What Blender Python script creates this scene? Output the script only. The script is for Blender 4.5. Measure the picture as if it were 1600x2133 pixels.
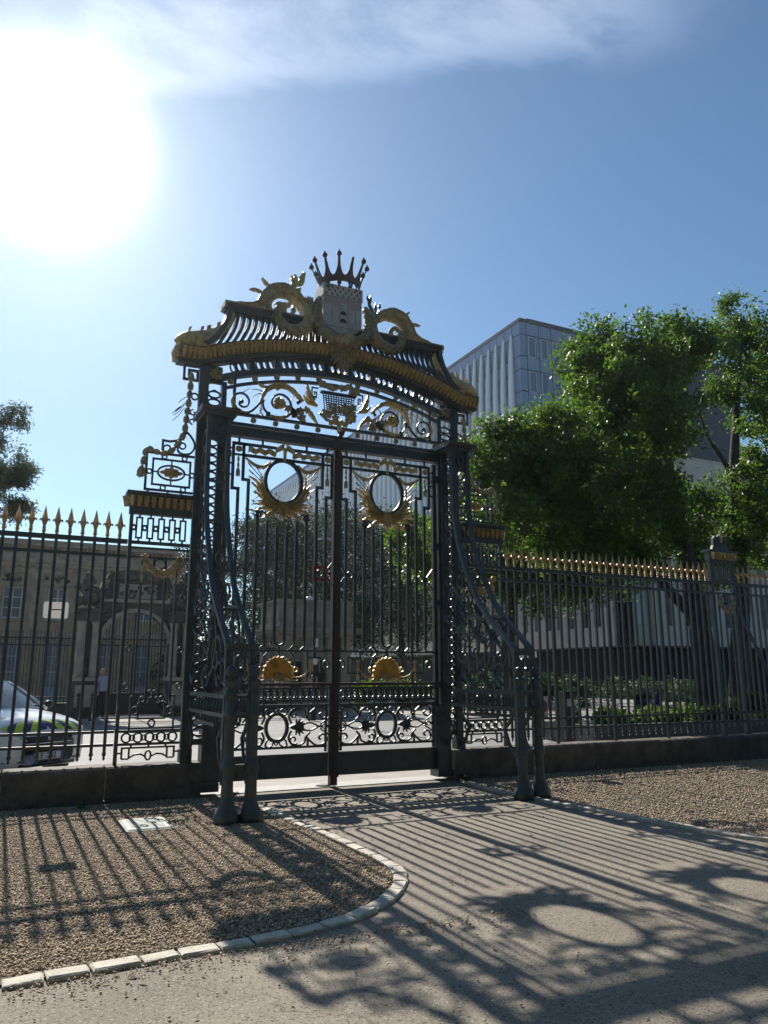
import bpy, math, random
import numpy as np
from mathutils import Vector, Matrix

R = math.radians
rnd = random.Random(11)
np.random.seed(5)
for o in list(bpy.data.objects):
    bpy.data.objects.remove(o, do_unlink=True)
SC = bpy.context.scene
COL = SC.collection

# ------------------------------------------------------------ camera
cam = bpy.data.cameras.new('camera')
cam.sensor_fit = 'HORIZONTAL'
cam.sensor_width = 36.0
cam.lens = 35.775
cam.clip_start = 0.05
cam.clip_end = 3000
camo = bpy.data.objects.new('camera', cam)
COL.objects.link(camo)
camo.location = (-4.35, -10.7, 1.6)
camo.rotation_euler = (R(90 + 11.93), 0, R(-25.8))
SC.camera = camo
SC.render.resolution_x = 768
SC.render.resolution_y = 1024

# ------------------------------------------------------------ light
SUN = Vector((-0.0065, 0.8220, 0.5694)).normalized()
SUN_EL = math.asin(SUN.z)
SC.view_settings.view_transform = 'Standard'
SC.view_settings.look = 'None'
SC.view_settings.gamma = 1.0
SC.view_settings.use_curve_mapping = False
SC.view_settings.exposure = 0.6
world = bpy.data.worlds.new('World')
SC.world = world
world.use_nodes = True
wn = world.node_tree.nodes
wl = world.node_tree.links
wn.clear()
w_out = wn.new('ShaderNodeOutputWorld')
w_bg = wn.new('ShaderNodeBackground')
w_sky = wn.new('ShaderNodeTexSky')
w_sky.sky_type = 'NISHITA'
w_sky.sun_disc = False
w_sky.sun_elevation = SUN_EL
w_sky.sun_rotation = math.atan2(SUN.x, SUN.y)
w_sky.altitude = 20
w_sky.air_density = 1.0
w_sky.dust_density = 0.15
w_sky.ozone_density = 3.0
w_bg.inputs['Strength'].default_value = 0.085
wl.new(w_bg.outputs[0], w_out.inputs[0])


def wmath(op, a, b=None, c=None, clamp=False):
    n = wn.new('ShaderNodeMath')
    n.operation = op
    n.use_clamp = clamp
    for i, v in enumerate((a, b, c)):
        if v is None:
            continue
        if isinstance(v, (int, float)):
            n.inputs[i].default_value = v
        else:
            wl.new(v, n.inputs[i])
    return n.outputs[0]


w_tc = wn.new('ShaderNodeTexCoord')
w_sep = wn.new('ShaderNodeSeparateXYZ')
wl.new(w_tc.outputs['Generated'], w_sep.inputs[0])
# circumsolar aureole, its core made strong to imitate the overexposed sun's bloom
w_dot = wn.new('ShaderNodeVectorMath')
w_dot.operation = 'DOT_PRODUCT'
wl.new(w_tc.outputs['Generated'], w_dot.inputs[0])
w_dot.inputs[1].default_value = SUN
w_ang = wmath('ARCCOSINE', wmath('MINIMUM', w_dot.outputs['Value'], 0.999999))
au1 = wmath('MULTIPLY', wmath('EXPONENT', wmath('MULTIPLY', wmath('POWER', wmath('DIVIDE', w_ang, 0.056), 2.0), -1.0)), 60.0)
au2 = wmath('MULTIPLY', wmath('EXPONENT', wmath('MULTIPLY', w_ang, -1 / 0.15)), 2.4)
au3 = wmath('MULTIPLY', wmath('EXPONENT', wmath('MULTIPLY', w_ang, -1 / 0.5)), 0.45)
aureole = wmath('ADD', wmath('ADD', au1, au2), au3)
# band of cirrus on a plane overhead
w_zz = wmath('MAXIMUM', w_sep.outputs['Z'], 0.02)
w_px = wmath('DIVIDE', w_sep.outputs['X'], w_zz)
w_py = wmath('DIVIDE', w_sep.outputs['Y'], w_zz)
w_cmb = wn.new('ShaderNodeCombineXYZ')
wl.new(w_px, w_cmb.inputs[0])
wl.new(w_py, w_cmb.inputs[1])
w_map = wn.new('ShaderNodeMapping')
w_map.inputs['Rotation'].default_value = (0, 0, R(33))
w_map.inputs['Scale'].default_value = (1.1, 1.9, 1)
wl.new(w_cmb.outputs[0], w_map.inputs[0])
w_no = wn.new('ShaderNodeTexNoise')
w_no.inputs['Scale'].default_value = 3.0
w_no.inputs['Detail'].default_value = 9
w_no.inputs['Roughness'].default_value = 0.62
w_no.inputs['Distortion'].default_value = 0.35
wl.new(w_map.outputs[0], w_no.inputs['Vector'])


def wsmooth(v, a, b):
    n = wn.new('ShaderNodeMapRange')
    n.interpolation_type = 'SMOOTHSTEP'
    lo, hi = min(a, b), max(a, b)
    n.inputs['From Min'].default_value = lo
    n.inputs['From Max'].default_value = hi
    n.inputs['To Min'].default_value = 0.0 if a < b else 1.0
    n.inputs['To Max'].default_value = 1.0 if a < b else 0.0
    wl.new(v, n.inputs['Value'])
    return n.outputs['Result']


nz = wmath('SUBTRACT', w_no.outputs['Fac'], 0.5)
c_n = wmath('ADD', w_py, wmath('MULTIPLY', w_px, 0.656))
c_n2 = wmath('ADD', c_n, wmath('MULTIPLY', nz, 0.26))
c_t = wmath('SUBTRACT', wmath('MULTIPLY', w_px, 0.836), wmath('MULTIPLY', w_py, 0.549))
c_t2 = wmath('ADD', c_t, wmath('MULTIPLY', nz, 0.3))
c_m = wmath('MULTIPLY', wsmooth(c_n2, 1.375, 1.27), wsmooth(c_n2, 0.98, 1.2))
c_m = wmath('MULTIPLY', c_m, wsmooth(c_t2, 0.44, 0.16))
c_m = wmath('MULTIPLY', c_m, wsmooth(w_no.outputs['Fac'], 0.18, 0.72))
c_m = wmath('MULTIPLY', c_m, wsmooth(w_sep.outputs['Z'], 0.02, 0.2))
w_cloud = wmath('MULTIPLY', c_m, wmath('ADD', 2.7, wmath('MULTIPLY', au2, 0.5)))


def wcol(val, col):
    n = wn.new('ShaderNodeMix')
    n.data_type = 'RGBA'
    n.blend_type = 'MULTIPLY'
    n.inputs['Factor'].default_value = 1.0
    n.inputs[6].default_value = (*col, 1)
    wl.new(val, n.inputs[7])
    return n.outputs[2]


def wadd(a, b):
    n = wn.new('ShaderNodeMix')
    n.data_type = 'RGBA'
    n.blend_type = 'ADD'
    n.clamp_result = False
    n.inputs['Factor'].default_value = 1.0
    wl.new(a, n.inputs[6])
    wl.new(b, n.inputs[7])
    return n.outputs[2]


w_tint = wn.new('ShaderNodeMix')
w_tint.data_type = 'RGBA'
w_tint.blend_type = 'MULTIPLY'
w_tint.inputs['Factor'].default_value = 1.0
wl.new(w_sky.outputs[0], w_tint.inputs[6])
w_tint.inputs[7].default_value = (0.73, 0.875, 0.90, 1)
w_sum = wadd(w_tint.outputs[2], wcol(aureole, (1.0, 0.99, 0.97)))
w_sum = wadd(w_sum, wcol(w_cloud, (0.96, 0.97, 1.0)))
wl.new(w_sum, w_bg.inputs['Color'])

sun = bpy.data.lights.new('sun', 'SUN')
sun.energy = 5.0
sun.angle = R(0.53)
sun.color = (1.0, 0.94, 0.84)
suno = bpy.data.objects.new('sun', sun)
COL.objects.link(suno)
suno.rotation_euler = SUN.to_track_quat('Z', 'Y').to_euler()
suno.location = (0, 40, 40)

# ------------------------------------------------------------ materials
MATS = {}


def mat(name, col, rough=0.6, metal=0.0, col2=None, nscale=6.0, lo=0.4, hi=0.65, detail=5,
        bump=0.0, bscale=60.0, vary=0.0, spec=0.5, col3=None, n3=(40.0, 0.55, 0.7), ndist=0.0, emit=None):
    m = bpy.data.materials.new(name)
    m.use_nodes = True
    nt = m.node_tree
    N, L = nt.nodes, nt.links
    b = N['Principled BSDF']
    b.inputs['Roughness'].default_value = rough
    b.inputs['Metallic'].default_value = metal
    b.inputs['Specular IOR Level'].default_value = spec
    geo = N.new('ShaderNodeNewGeometry')
    cur = None

    def rgb(c):
        n = N.new('ShaderNodeRGB')
        n.outputs[0].default_value = (*c, 1)
        return n.outputs[0]

    def mixc(a, bb, fac, mode='MIX'):
        n = N.new('ShaderNodeMix')
        n.data_type = 'RGBA'
        n.blend_type = mode
        if isinstance(fac, float):
            n.inputs['Factor'].default_value = fac
        else:
            L.new(fac, n.inputs['Factor'])
        L.new(a, n.inputs[6])
        L.new(bb, n.inputs[7])
        return n.outputs[2]

    def noise(sc, lo_, hi_, det=5, dist=0.0):
        n = N.new('ShaderNodeTexNoise')
        n.inputs['Scale'].default_value = sc
        n.inputs['Detail'].default_value = det
        n.inputs['Roughness'].default_value = 0.6
        n.inputs['Distortion'].default_value = dist
        L.new(geo.outputs['Position'], n.inputs['Vector'])
        r = N.new('ShaderNodeMapRange')
        r.interpolation_type = 'SMOOTHSTEP'
        r.inputs['From Min'].default_value = lo_
        r.inputs['From Max'].default_value = hi_
        L.new(n.outputs['Fac'], r.inputs['Value'])
        return r.outputs['Result']
    cur = rgb(col)
    if col2 is not None:
        cur = mixc(cur, rgb(col2), noise(nscale, lo, hi, detail, ndist))
    if col3 is not None:
        cur = mixc(cur, rgb(col3), noise(n3[0], n3[1], n3[2], 3))
    if vary:
        oi = N.new('ShaderNodeObjectInfo')
        r = N.new('ShaderNodeMapRange')
        r.inputs['To Min'].default_value = 1 - vary
        r.inputs['To Max'].default_value = 1 + vary
        L.new(oi.outputs['Random'], r.inputs['Value'])
        cmb = N.new('ShaderNodeCombineColor')
        for i in range(3):
            L.new(r.outputs[0], cmb.inputs[i])
        cur = mixc(cur, cmb.outputs[0], 1.0, 'MULTIPLY')
    L.new(cur, b.inputs['Base Color'])
    if bump:
        n = N.new('ShaderNodeTexNoise')
        n.inputs['Scale'].default_value = bscale
        n.inputs['Detail'].default_value = 4
        L.new(geo.outputs['Position'], n.inputs['Vector'])
        bp = N.new('ShaderNodeBump')
        bp.inputs['Strength'].default_value = bump
        bp.inputs['Distance'].default_value = 0.01
        L.new(n.outputs['Fac'], bp.inputs['Height'])
        L.new(bp.outputs[0], b.inputs['Normal'])
    if emit:
        b.inputs['Emission Color'].default_value = (*emit[0], 1)
        b.inputs['Emission Strength'].default_value = emit[1]
    MATS[name] = m
    return m


def leafmat(name, col, col2, trans=0.45, gloss=0.35, hue=0.47, sat=1.1, val=1.9):
    m = bpy.data.materials.new(name)
    m.use_nodes = True
    nt = m.node_tree
    N, L = nt.nodes, nt.links
    b = N['Principled BSDF']
    b.inputs['Roughness'].default_value = gloss
    out = N['Material Output']
    geo = N.new('ShaderNodeNewGeometry')
    mx = N.new('ShaderNodeMix')
    mx.data_type = 'RGBA'
    mx.inputs[6].default_value = (*col, 1)
    mx.inputs[7].default_value = (*col2, 1)
    L.new(geo.outputs['Random Per Island'], mx.inputs['Factor'])
    L.new(mx.outputs[2], b.inputs['Base Color'])
    tr = N.new('ShaderNodeBsdfTranslucent')
    hs = N.new('ShaderNodeHueSaturation')
    hs.inputs['Hue'].default_value = hue
    hs.inputs['Saturation'].default_value = sat
    hs.inputs['Value'].default_value = val
    L.new(mx.outputs[2], hs.inputs['Color'])
    L.new(hs.outputs[0], tr.inputs['Color'])
    ms = N.new('ShaderNodeMixShader')
    ms.inputs[0].default_value = trans
    L.new(b.outputs[0], ms.inputs[1])
    L.new(tr.outputs[0], ms.inputs[2])
    L.new(ms.outputs[0], out.inputs['Surface'])
    MATS[name] = m
    return m


mat('iron', (0.054, 0.070, 0.076), 0.40, 0.0, (0.032, 0.042, 0.046), 5, 0.4, 0.7, bump=0.25, bscale=90,
    col3=(0.085, 0.055, 0.035), n3=(9.0, 0.63, 0.74))
mat('iron_rust', (0.062, 0.034, 0.025), 0.6, 0.0, (0.045, 0.045, 0.045), 7, 0.45, 0.6, bump=0.4, bscale=70)
mat('iron_red', (0.23, 0.03, 0.03), 0.5, 0.0, (0.14, 0.02, 0.02), 8)
mat('gilt_ground', (0.17, 0.125, 0.07), 0.6, 0.2, (0.10, 0.08, 0.05), 12)
mat('gilt', (0.60, 0.45, 0.21), 0.42, 0.38, (0.33, 0.25, 0.12), 14, 0.40, 0.68, bump=0.4, bscale=80,
    col3=(0.13, 0.10, 0.06), n3=(60.0, 0.64, 0.74))
mat('gilt_backlit', (0.85, 0.50, 0.12), 0.4, 0.3, (0.5, 0.28, 0.07), 9, 0.4, 0.7)  # brighter, more orange gilding: the shells' backlit glow is put into the colour
mat('gilt_dull', (0.43, 0.36, 0.21), 0.55, 0.2, (0.22, 0.195, 0.13), 16, 0.38, 0.66, bump=0.5, bscale=70,
    col3=(0.12, 0.105, 0.07), n3=(50.0, 0.60, 0.74))
mat('gilt_spike', (0.55, 0.38, 0.20), 0.45, 0.45, (0.30, 0.20, 0.11), 12, 0.4, 0.7, vary=0.1)
mat('shield_stone', (0.42, 0.43, 0.42), 0.6, 0.1, (0.28, 0.285, 0.28), 8, 0.4, 0.7, bump=0.3, bscale=40)
mat('shield_red', (0.36, 0.29, 0.26), 0.6, 0.1, (0.30, 0.29, 0.285), 7, 0.4, 0.7, bump=0.3, bscale=40)
mat('plinth', (0.115, 0.096, 0.078), 0.85, 0, (0.055, 0.047, 0.040), 3.5, 0.35, 0.65, bump=0.6, bscale=35, vary=0.12,
    col3=(0.20, 0.18, 0.15), n3=(60, 0.58, 0.7))
mat('kerbstone', (0.54, 0.49, 0.40), 0.8, 0, (0.42, 0.375, 0.30), 11, 0.4, 0.65, bump=0.5, bscale=60, vary=0.13,
    col3=(0.20, 0.19, 0.16), n3=(24, 0.6, 0.72))
mat('asphalt', (0.295, 0.25, 0.188), 0.85, 0, (0.215, 0.182, 0.138), 0.9, 0.38, 0.68, bump=0.9, bscale=170,
    col3=(0.34, 0.295, 0.23), n3=(85, 0.56, 0.70))
def speckle(name, scale, lo, hi, col):
    m = MATS[name]
    N, L = m.node_tree.nodes, m.node_tree.links
    b = N['Principled BSDF']
    src = b.inputs['Base Color'].links[0].from_socket
    g = N.new('ShaderNodeNewGeometry')
    t = N.new('ShaderNodeTexVoronoi')
    t.inputs['Scale'].default_value = scale
    L.new(g.outputs['Position'], t.inputs['Vector'])
    w = N.new('ShaderNodeTexWhiteNoise')
    L.new(t.outputs['Color'], w.inputs['Vector'])
    r = N.new('ShaderNodeMapRange')
    r.inputs['From Min'].default_value = lo
    r.inputs['From Max'].default_value = hi
    L.new(w.outputs['Value'], r.inputs['Value'])
    x = N.new('ShaderNodeMix')
    x.data_type = 'RGBA'
    L.new(r.outputs['Result'], x.inputs['Factor'])
    L.new(src, x.inputs[6])
    x.inputs[7].default_value = (*col, 1)
    L.new(x.outputs[2], b.inputs['Base Color'])


speckle('asphalt', 95.0, 0.86, 0.89, (0.10, 0.088, 0.073))
speckle('asphalt', 120.0, 0.93, 0.95, (0.42, 0.37, 0.30))
def cracks(name, scale, width, col):
    m = MATS[name]
    N, L = m.node_tree.nodes, m.node_tree.links
    b = N['Principled BSDF']
    src = b.inputs['Base Color'].links[0].from_socket
    g = N.new('ShaderNodeNewGeometry')
    no = N.new('ShaderNodeTexNoise')
    no.inputs['Scale'].default_value = 1.6
    no.inputs['Detail'].default_value = 6
    L.new(g.outputs['Position'], no.inputs['Vector'])
    ad = N.new('ShaderNodeVectorMath')
    ad.operation = 'MULTIPLY_ADD'
    L.new(no.outputs['Color'], ad.inputs[0])
    ad.inputs[1].default_value = (0.9, 0.9, 0.9)
    L.new(g.outputs['Position'], ad.inputs[2])
    v = N.new('ShaderNodeTexVoronoi')
    v.feature = 'DISTANCE_TO_EDGE'
    v.inputs['Scale'].default_value = scale
    L.new(ad.outputs[0], v.inputs['Vector'])
    r = N.new('ShaderNodeMapRange')
    r.inputs['From Min'].default_value = 0.0
    r.inputs['From Max'].default_value = width
    r.inputs['To Min'].default_value = 0.75
    r.inputs['To Max'].default_value = 0.0
    L.new(v.outputs['Distance'], r.inputs['Value'])
    x = N.new('ShaderNodeMix')
    x.data_type = 'RGBA'
    L.new(r.outputs['Result'], x.inputs['Factor'])
    L.new(src, x.inputs[6])
    x.inputs[7].default_value = (*col, 1)
    L.new(x.outputs[2], b.inputs['Base Color'])


cracks('asphalt', 0.32, 0.004, (0.09, 0.078, 0.062))
mat('soil', (0.19, 0.155, 0.12), 0.95, 0, (0.12, 0.098, 0.077), 12, 0.4, 0.65, bump=1.0, bscale=120)
mat('road', (0.205, 0.200, 0.195), 0.8, 0, (0.165, 0.160, 0.155), 0.9, 0.4, 0.7, bump=0.5, bscale=150)
mat('paving', (0.34, 0.31, 0.27), 0.8, 0, (0.27, 0.245, 0.215), 2.2, 0.4, 0.7, bump=0.4, bscale=80)
mat('pale_stone', (0.46, 0.44, 0.40), 0.8, 0, (0.36, 0.34, 0.31), 5, 0.4, 0.7, bump=0.4, bscale=70)
mat('facade', (0.40, 0.28, 0.165), 0.85, 0, (0.27, 0.19, 0.115), 1.4, 0.4, 0.68, bump=0.4, bscale=20)
mat('facade_trim', (0.42, 0.325, 0.22), 0.85, 0, (0.24, 0.19, 0.14), 2.2, 0.4, 0.7, bump=0.4, bscale=20)
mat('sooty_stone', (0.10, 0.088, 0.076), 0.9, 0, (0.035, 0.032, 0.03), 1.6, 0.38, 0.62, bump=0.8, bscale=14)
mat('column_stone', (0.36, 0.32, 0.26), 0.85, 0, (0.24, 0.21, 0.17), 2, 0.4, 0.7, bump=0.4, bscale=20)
mat('kiosk_stone', (0.33, 0.28, 0.22), 0.85, 0, (0.22, 0.19, 0.15), 1.5, 0.4, 0.7, bump=0.4, bscale=15)
mat('roof_tile', (0.33, 0.17, 0.11), 0.85, 0, (0.20, 0.11, 0.08), 6, 0.4, 0.65, bump=0.5, bscale=20)
mat('concrete', (0.48, 0.435, 0.395), 0.85, 0, (0.40, 0.365, 0.33), 0.6, 0.4, 0.7, bump=0.2, bscale=20, vary=0.05)
mat('panel_grey', (0.165, 0.235, 0.34), 0.28, 0.12, None, vary=0.07)
mat('panel_edge', (0.03, 0.035, 0.045), 0.5)
mat('frame_white', (0.42, 0.46, 0.50), 0.4)
mat('fin_white', (0.82, 0.86, 0.88), 0.25, 0.0, spec=0.6)
mat('glass_blue', (0.06, 0.125, 0.19), 0.08, 0.0, spec=0.9, vary=0.12)
mat('glass_dark', (0.012, 0.014, 0.018), 0.08, 0.0, spec=0.8)
mat('glass_teal', (0.05, 0.12, 0.14), 0.06, 0.0, spec=0.9)
mat('pane_old', (0.17, 0.18, 0.20), 0.12, 0.0, spec=0.8, vary=0.2)
mat('shutter_blue', (0.36, 0.40, 0.46), 0.6)
mat('window_paint', (0.55, 0.54, 0.52), 0.6)
mat('dark_metal', (0.012, 0.013, 0.015), 0.5, 0.0, (0.022, 0.022, 0.022), 6)
mat('far_iron', (0.018, 0.019, 0.021), 0.5)
leafmat('bark_litter', (0.10, 0.06, 0.03), (0.22, 0.15, 0.08), 0.3, 0.8, 0.5)
mat('bark', (0.060, 0.050, 0.042), 0.95, 0, (0.028, 0.024, 0.021), 5, 0.35, 0.65, bump=1.0, bscale=22)
leafmat('leaf_plane', (0.022, 0.062, 0.013), (0.066, 0.122, 0.018), 0.48, 0.48, hue=0.48, val=2.5)
leafmat('leaf_bright', (0.05, 0.12, 0.015), (0.085, 0.17, 0.022), 0.5, 0.38)
leafmat('leaf_oak', (0.024, 0.060, 0.022), (0.044, 0.086, 0.028), 0.3, 0.6)
leafmat('plastic_white', (0.5, 0.5, 0.5), (0.52, 0.52, 0.52), 0.5, 0.4, 0.5, 0.0, 1.4)
leafmat('leaf_pine', (0.014, 0.036, 0.012), (0.030, 0.058, 0.016), 0.25, 0.85)
leafmat('leaf_bed', (0.03, 0.07, 0.014), (0.075, 0.15, 0.025), 0.45, 0.4)
mat('sign_white', (0.66, 0.66, 0.67), 0.45, 0.0, (0.56, 0.56, 0.57), 5)
mat('sign_back', (0.42, 0.43, 0.45), 0.45, 0.3)
mat('sign_blue', (0.03, 0.12, 0.42), 0.45)
mat('sign_red', (0.5, 0.02, 0.02), 0.45)
mat('sign_text', (0.10, 0.13, 0.30), 0.5)
mat('car_white', (0.78, 0.79, 0.80), 0.16, 0.0, spec=0.6)
mat('car_yellow', (0.42, 0.62, 0.02), 0.35)
mat('car_blue', (0.012, 0.015, 0.09), 0.3)
mat('car_black', (0.012, 0.012, 0.013), 0.4)
mat('car_glass', (0.05, 0.085, 0.09), 0.03, 0.0, spec=0.9)
mat('rubber', (0.015, 0.015, 0.015), 0.8)
mat('chrome', (0.6, 0.6, 0.62), 0.18, 1.0)
mat('lamp_amber', (0.6, 0.12, 0.01), 0.25)
mat('lamp_clear', (0.45, 0.47, 0.48), 0.1, 0.4)
mat('cover_green', (0.44, 0.47, 0.40), 0.7, 0.0, (0.34, 0.37, 0.31), 9, bump=0.3, bscale=120)
mat('shirt_blue', (0.30, 0.36, 0.50), 0.9)
mat('cloth_black', (0.012, 0.012, 0.016), 0.9)
mat('skin', (0.36, 0.21, 0.15), 0.6)
mat('hair_blond', (0.36, 0.27, 0.15), 0.8)
mat('shoe_white', (0.7, 0.7, 0.7), 0.7)
mat('cloth_pink', (0.35, 0.20, 0.20), 0.9)
mat('cloth_navy', (0.06, 0.08, 0.16), 0.9)
mat('clay_pot', (0.14, 0.125, 0.11), 0.85, 0, (0.09, 0.08, 0.07), 5, bump=0.4, bscale=30)


# ------------------------------------------------------------ mesh builder
class MB:
    def __init__(s):
        s.v = []
        s.f = []

    def add(s, vs, fs, M=None):
        k = len(s.v)
        if M is not None:
            vs = [tuple(M @ Vector(v)) for v in vs]
        s.v.extend(tuple(v) for v in vs)
        s.f.extend(tuple(i + k for i in f) for f in fs)
        return s

    def box(s, x0, x1, y0, y1, z0, z1, M=None):
        x0, x1 = min(x0, x1), max(x0, x1)
        vs = [(x0, y0, z0), (x1, y0, z0), (x1, y1, z0), (x0, y1, z0), (x0, y0, z1), (x1, y0, z1), (x1, y1, z1), (x0, y1, z1)]
        return s.add(vs, [(0, 3, 2, 1), (4, 5, 6, 7), (0, 1, 5, 4), (1, 2, 6, 5), (2, 3, 7, 6), (3, 0, 4, 7)], M)

    def strip(s, pts, w, y0, y1, closed=False, M=None, cap=True):
        """flat bar bent along a path in the XZ plane, width w (number or list), from depth y0 to y1"""
        n = len(pts)
        if isinstance(w, (int, float)):
            w = [w] * n
        P = [Vector((p[0], p[1])) for p in pts]
        vs = []
        for i in range(n):
            a = P[i - 1] if (i > 0 or closed) else P[i]
            b = P[(i + 1) % n] if (i < n - 1 or closed) else P[i]
            d1 = (P[i] - a)
            d2 = (b - P[i])
            if d1.length < 1e-9:
                d1 = d2
            if d2.length < 1e-9:
                d2 = d1
            d1 = d1.normalized()
            d2 = d2.normalized()
            t = d1 + d2
            if t.length < 1e-6:
                t = d1
            t.normalize()
            nn = Vector((-t.y, t.x))
            c = max(0.45, nn.dot(Vector((-d1.y, d1.x))))
            h = w[i] / 2 / c
            l = P[i] + nn * h
            r = P[i] - nn * h
            vs += [(l.x, y0, l.y), (r.x, y0, r.y), (r.x, y1, r.y), (l.x, y1, l.y)]
        fs = []
        m = n if closed else n - 1
        for i in range(m):
            a = 4 * i
            b = 4 * ((i + 1) % n)
            for j in range(4):
                k = (j + 1) % 4
                fs.append((a + j, a + k, b + k, b + j))
        if not closed and cap:
            fs.append((3, 2, 1, 0))
            e = 4 * (n - 1)
            fs.append((e, e + 1, e + 2, e + 3))
        return s.add(vs, fs, M)

    def ring(s, cx, cz, rx, rz, w, y0, y1, n=20, M=None):
        pts = [(cx + rx * math.cos(2 * math.pi * i / n), cz + rz * math.sin(2 * math.pi * i / n)) for i in range(n)]
        return s.strip(pts, w, y0, y1, True, M)

    def plate(s, poly, y0, y1, M=None):
        n = len(poly)
        vs = [(p[0], y0, p[1]) for p in poly] + [(p[0], y1, p[1]) for p in poly]
        fs = [tuple(range(n)), tuple(range(2 * n - 1, n - 1, -1))]
        for i in range(n):
            j = (i + 1) % n
            fs.append((j, i, n + i, n + j))
        return s.add(vs, fs, M)

    def tube(s, pts, rad, n=8, M=None, cap=True):
        P = [Vector(p) for p in pts]
        if isinstance(rad, (int, float)):
            rad = [rad] * len(P)
        vs = []
        fs = []
        up = None
        for i, p in enumerate(P):
            t = (P[min(i + 1, len(P) - 1)] - P[max(i - 1, 0)])
            if t.length < 1e-9:
                t = Vector((0, 0, 1))
            t.normalize()
            if up is None:
                up = Vector((0, 1, 0)) if abs(t.y) < 0.9 else Vector((1, 0, 0))
            u = up - t * up.dot(t)
            if u.length < 1e-6:
                u = t.orthogonal()
            u.normalize()
            up = u
            v = t.cross(u)
            for k in range(n):
                a = 2 * math.pi * k / n
                q = p + (u * math.cos(a) + v * math.sin(a)) * rad[i]
                vs.append(tuple(q))
        for i in range(len(P) - 1):
            for k in range(n):
                a = i * n + k
                b = i * n + (k + 1) % n
                fs.append((a, b, b + n, a + n))
        if cap:
            fs.append(tuple(range(n - 1, -1, -1)))
            fs.append(tuple(range((len(P) - 1) * n, len(P) * n)))
        return s.add(vs, fs, M)

    def lathe(s, prof, n=12, c=(0, 0, 0), M=None):
        """prof: list of (r, z), revolved about Z"""
        vs = []
        fs = []
        for r, z in prof:
            for k in range(n):
                a = 2 * math.pi * k / n
                vs.append((c[0] + r * math.cos(a), c[1] + r * math.sin(a), c[2] + z))
        for i in range(len(prof) - 1):
            for k in range(n):
                a = i * n + k
                b = i * n + (k + 1) % n
                fs.append((a, b, b + n, a + n))
        fs.append(tuple(range(n - 1, -1, -1)))
        fs.append(tuple(range((len(prof) - 1) * n, len(prof) * n)))
        return s.add(vs, fs, M)

    def ball(s, c, r, n=10, M=None, sq=(1, 1, 1)):
        prof = []
        m = max(4, n // 2)
        vs, fs = [], []
        for i in range(m + 1):
            th = math.pi * i / m
            rr, zz = max(0.02, math.sin(th)) * r, -math.cos(th) * r
            for k in range(n):
                a = 2 * math.pi * k / n
                vs.append((c[0] + rr * math.cos(a) * sq[0], c[1] + rr * math.sin(a) * sq[1], c[2] + zz * sq[2]))
        for i in range(m):
            for k in range(n):
                a = i * n + k
                b = i * n + (k + 1) % n
                fs.append((a, b, b + n, a + n))
        fs.append(tuple(range(n - 1, -1, -1)))
        fs.append(tuple(range(m * n, (m + 1) * n)))
        return s.add(vs, fs, M)

    def leaf(s, pts, w, yf, yb, lobes=4, relief=0.03, cup=0.0, M=None, tipw=0.0, base=0.25, depth=0.35):
        """carved acanthus leaf along a path in XZ: ridge in front (yf), lobed edges, flat back (yb)"""
        P = resample(pts, max(10, lobes * 4))
        n = len(P)
        vs = []
        cols = (-1.0, -0.55, 0.0, 0.55, 1.0)
        for i in range(n):
            t = i / (n - 1)
            a = Vector(P[max(0, i - 1)])
            b = Vector(P[min(n - 1, i + 1)])
            d = (b - a).normalized()
            nn = Vector((-d.y, d.x))
            env = base + (1 - base) * math.sin(math.pi * min(1, t / 0.75) / 2) if t < 0.45 else None
            if t < 0.45:
                env = base + (1 - base) * math.sin(math.pi / 2 * t / 0.45)
            else:
                env = tipw + (1 - tipw) * math.cos(math.pi / 2 * (t - 0.45) / 0.55)
            saw = (t * lobes) % 1.0
            lob = 1.0 - depth * saw ** 1.5
            hw = w / 2 * env
            for c in cols:
                ww = hw * c * (lob if abs(c) > 0.9 else 1.0)
                p = Vector(P[i]) + nn * ww
                yy = yf - relief * (1 - abs(c)) + relief * 0.55 * (1 if abs(c) == 0.55 else 0) + cup * abs(c)
                vs.append((p.x, yy, p.y))
            for c in cols:
                ww = hw * c * (lob if abs(c) > 0.9 else 1.0)
                p = Vector(P[i]) + nn * ww
                vs.append((p.x, yb, p.y))
        fs = []
        for i in range(n - 1):
            a, b = i * 10, (i + 1) * 10
            for j in range(4):
                fs.append((a + j, a + j + 1, b + j + 1, b + j))
                fs.append((a + 5 + j + 1, a + 5 + j, b + 5 + j, b + 5 + j + 1))
            fs.append((a + 5, a, b, b + 5))
            fs.append((a + 4, a + 9, b + 9, b + 4))
        fs.append((4, 3, 2, 1, 0, 5, 6, 7, 8, 9))
        e = (n - 1) * 10
        fs.append((e, e + 1, e + 2, e + 3, e + 4, e + 9, e + 8, e + 7, e + 6, e + 5))
        return s.add(vs, fs, M)

    def mesh(s, name, m=None, smooth=False):
        me = bpy.data.meshes.new(name)
        me.from_pydata(s.v, [], s.f)
        if smooth:
            me.polygons.foreach_set('use_smooth', [True] * len(me.polygons))
        if m:
            me.materials.append(MATS[m])
        me.update()
        return me


def resample(pts, n):
    P = [Vector(p) for p in pts]
    if len(P) > 2:
        P = catmull(P, 8)
    L = [0.0]
    for i in range(1, len(P)):
        L.append(L[-1] + (P[i] - P[i - 1]).length)
    out = []
    j = 0
    for i in range(n):
        d = L[-1] * i / (n - 1)
        while j < len(L) - 2 and L[j + 1] < d:
            j += 1
        seg = L[j + 1] - L[j]
        out.append(P[j].lerp(P[j + 1], (d - L[j]) / seg if seg > 1e-9 else 0))
    return out


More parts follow.
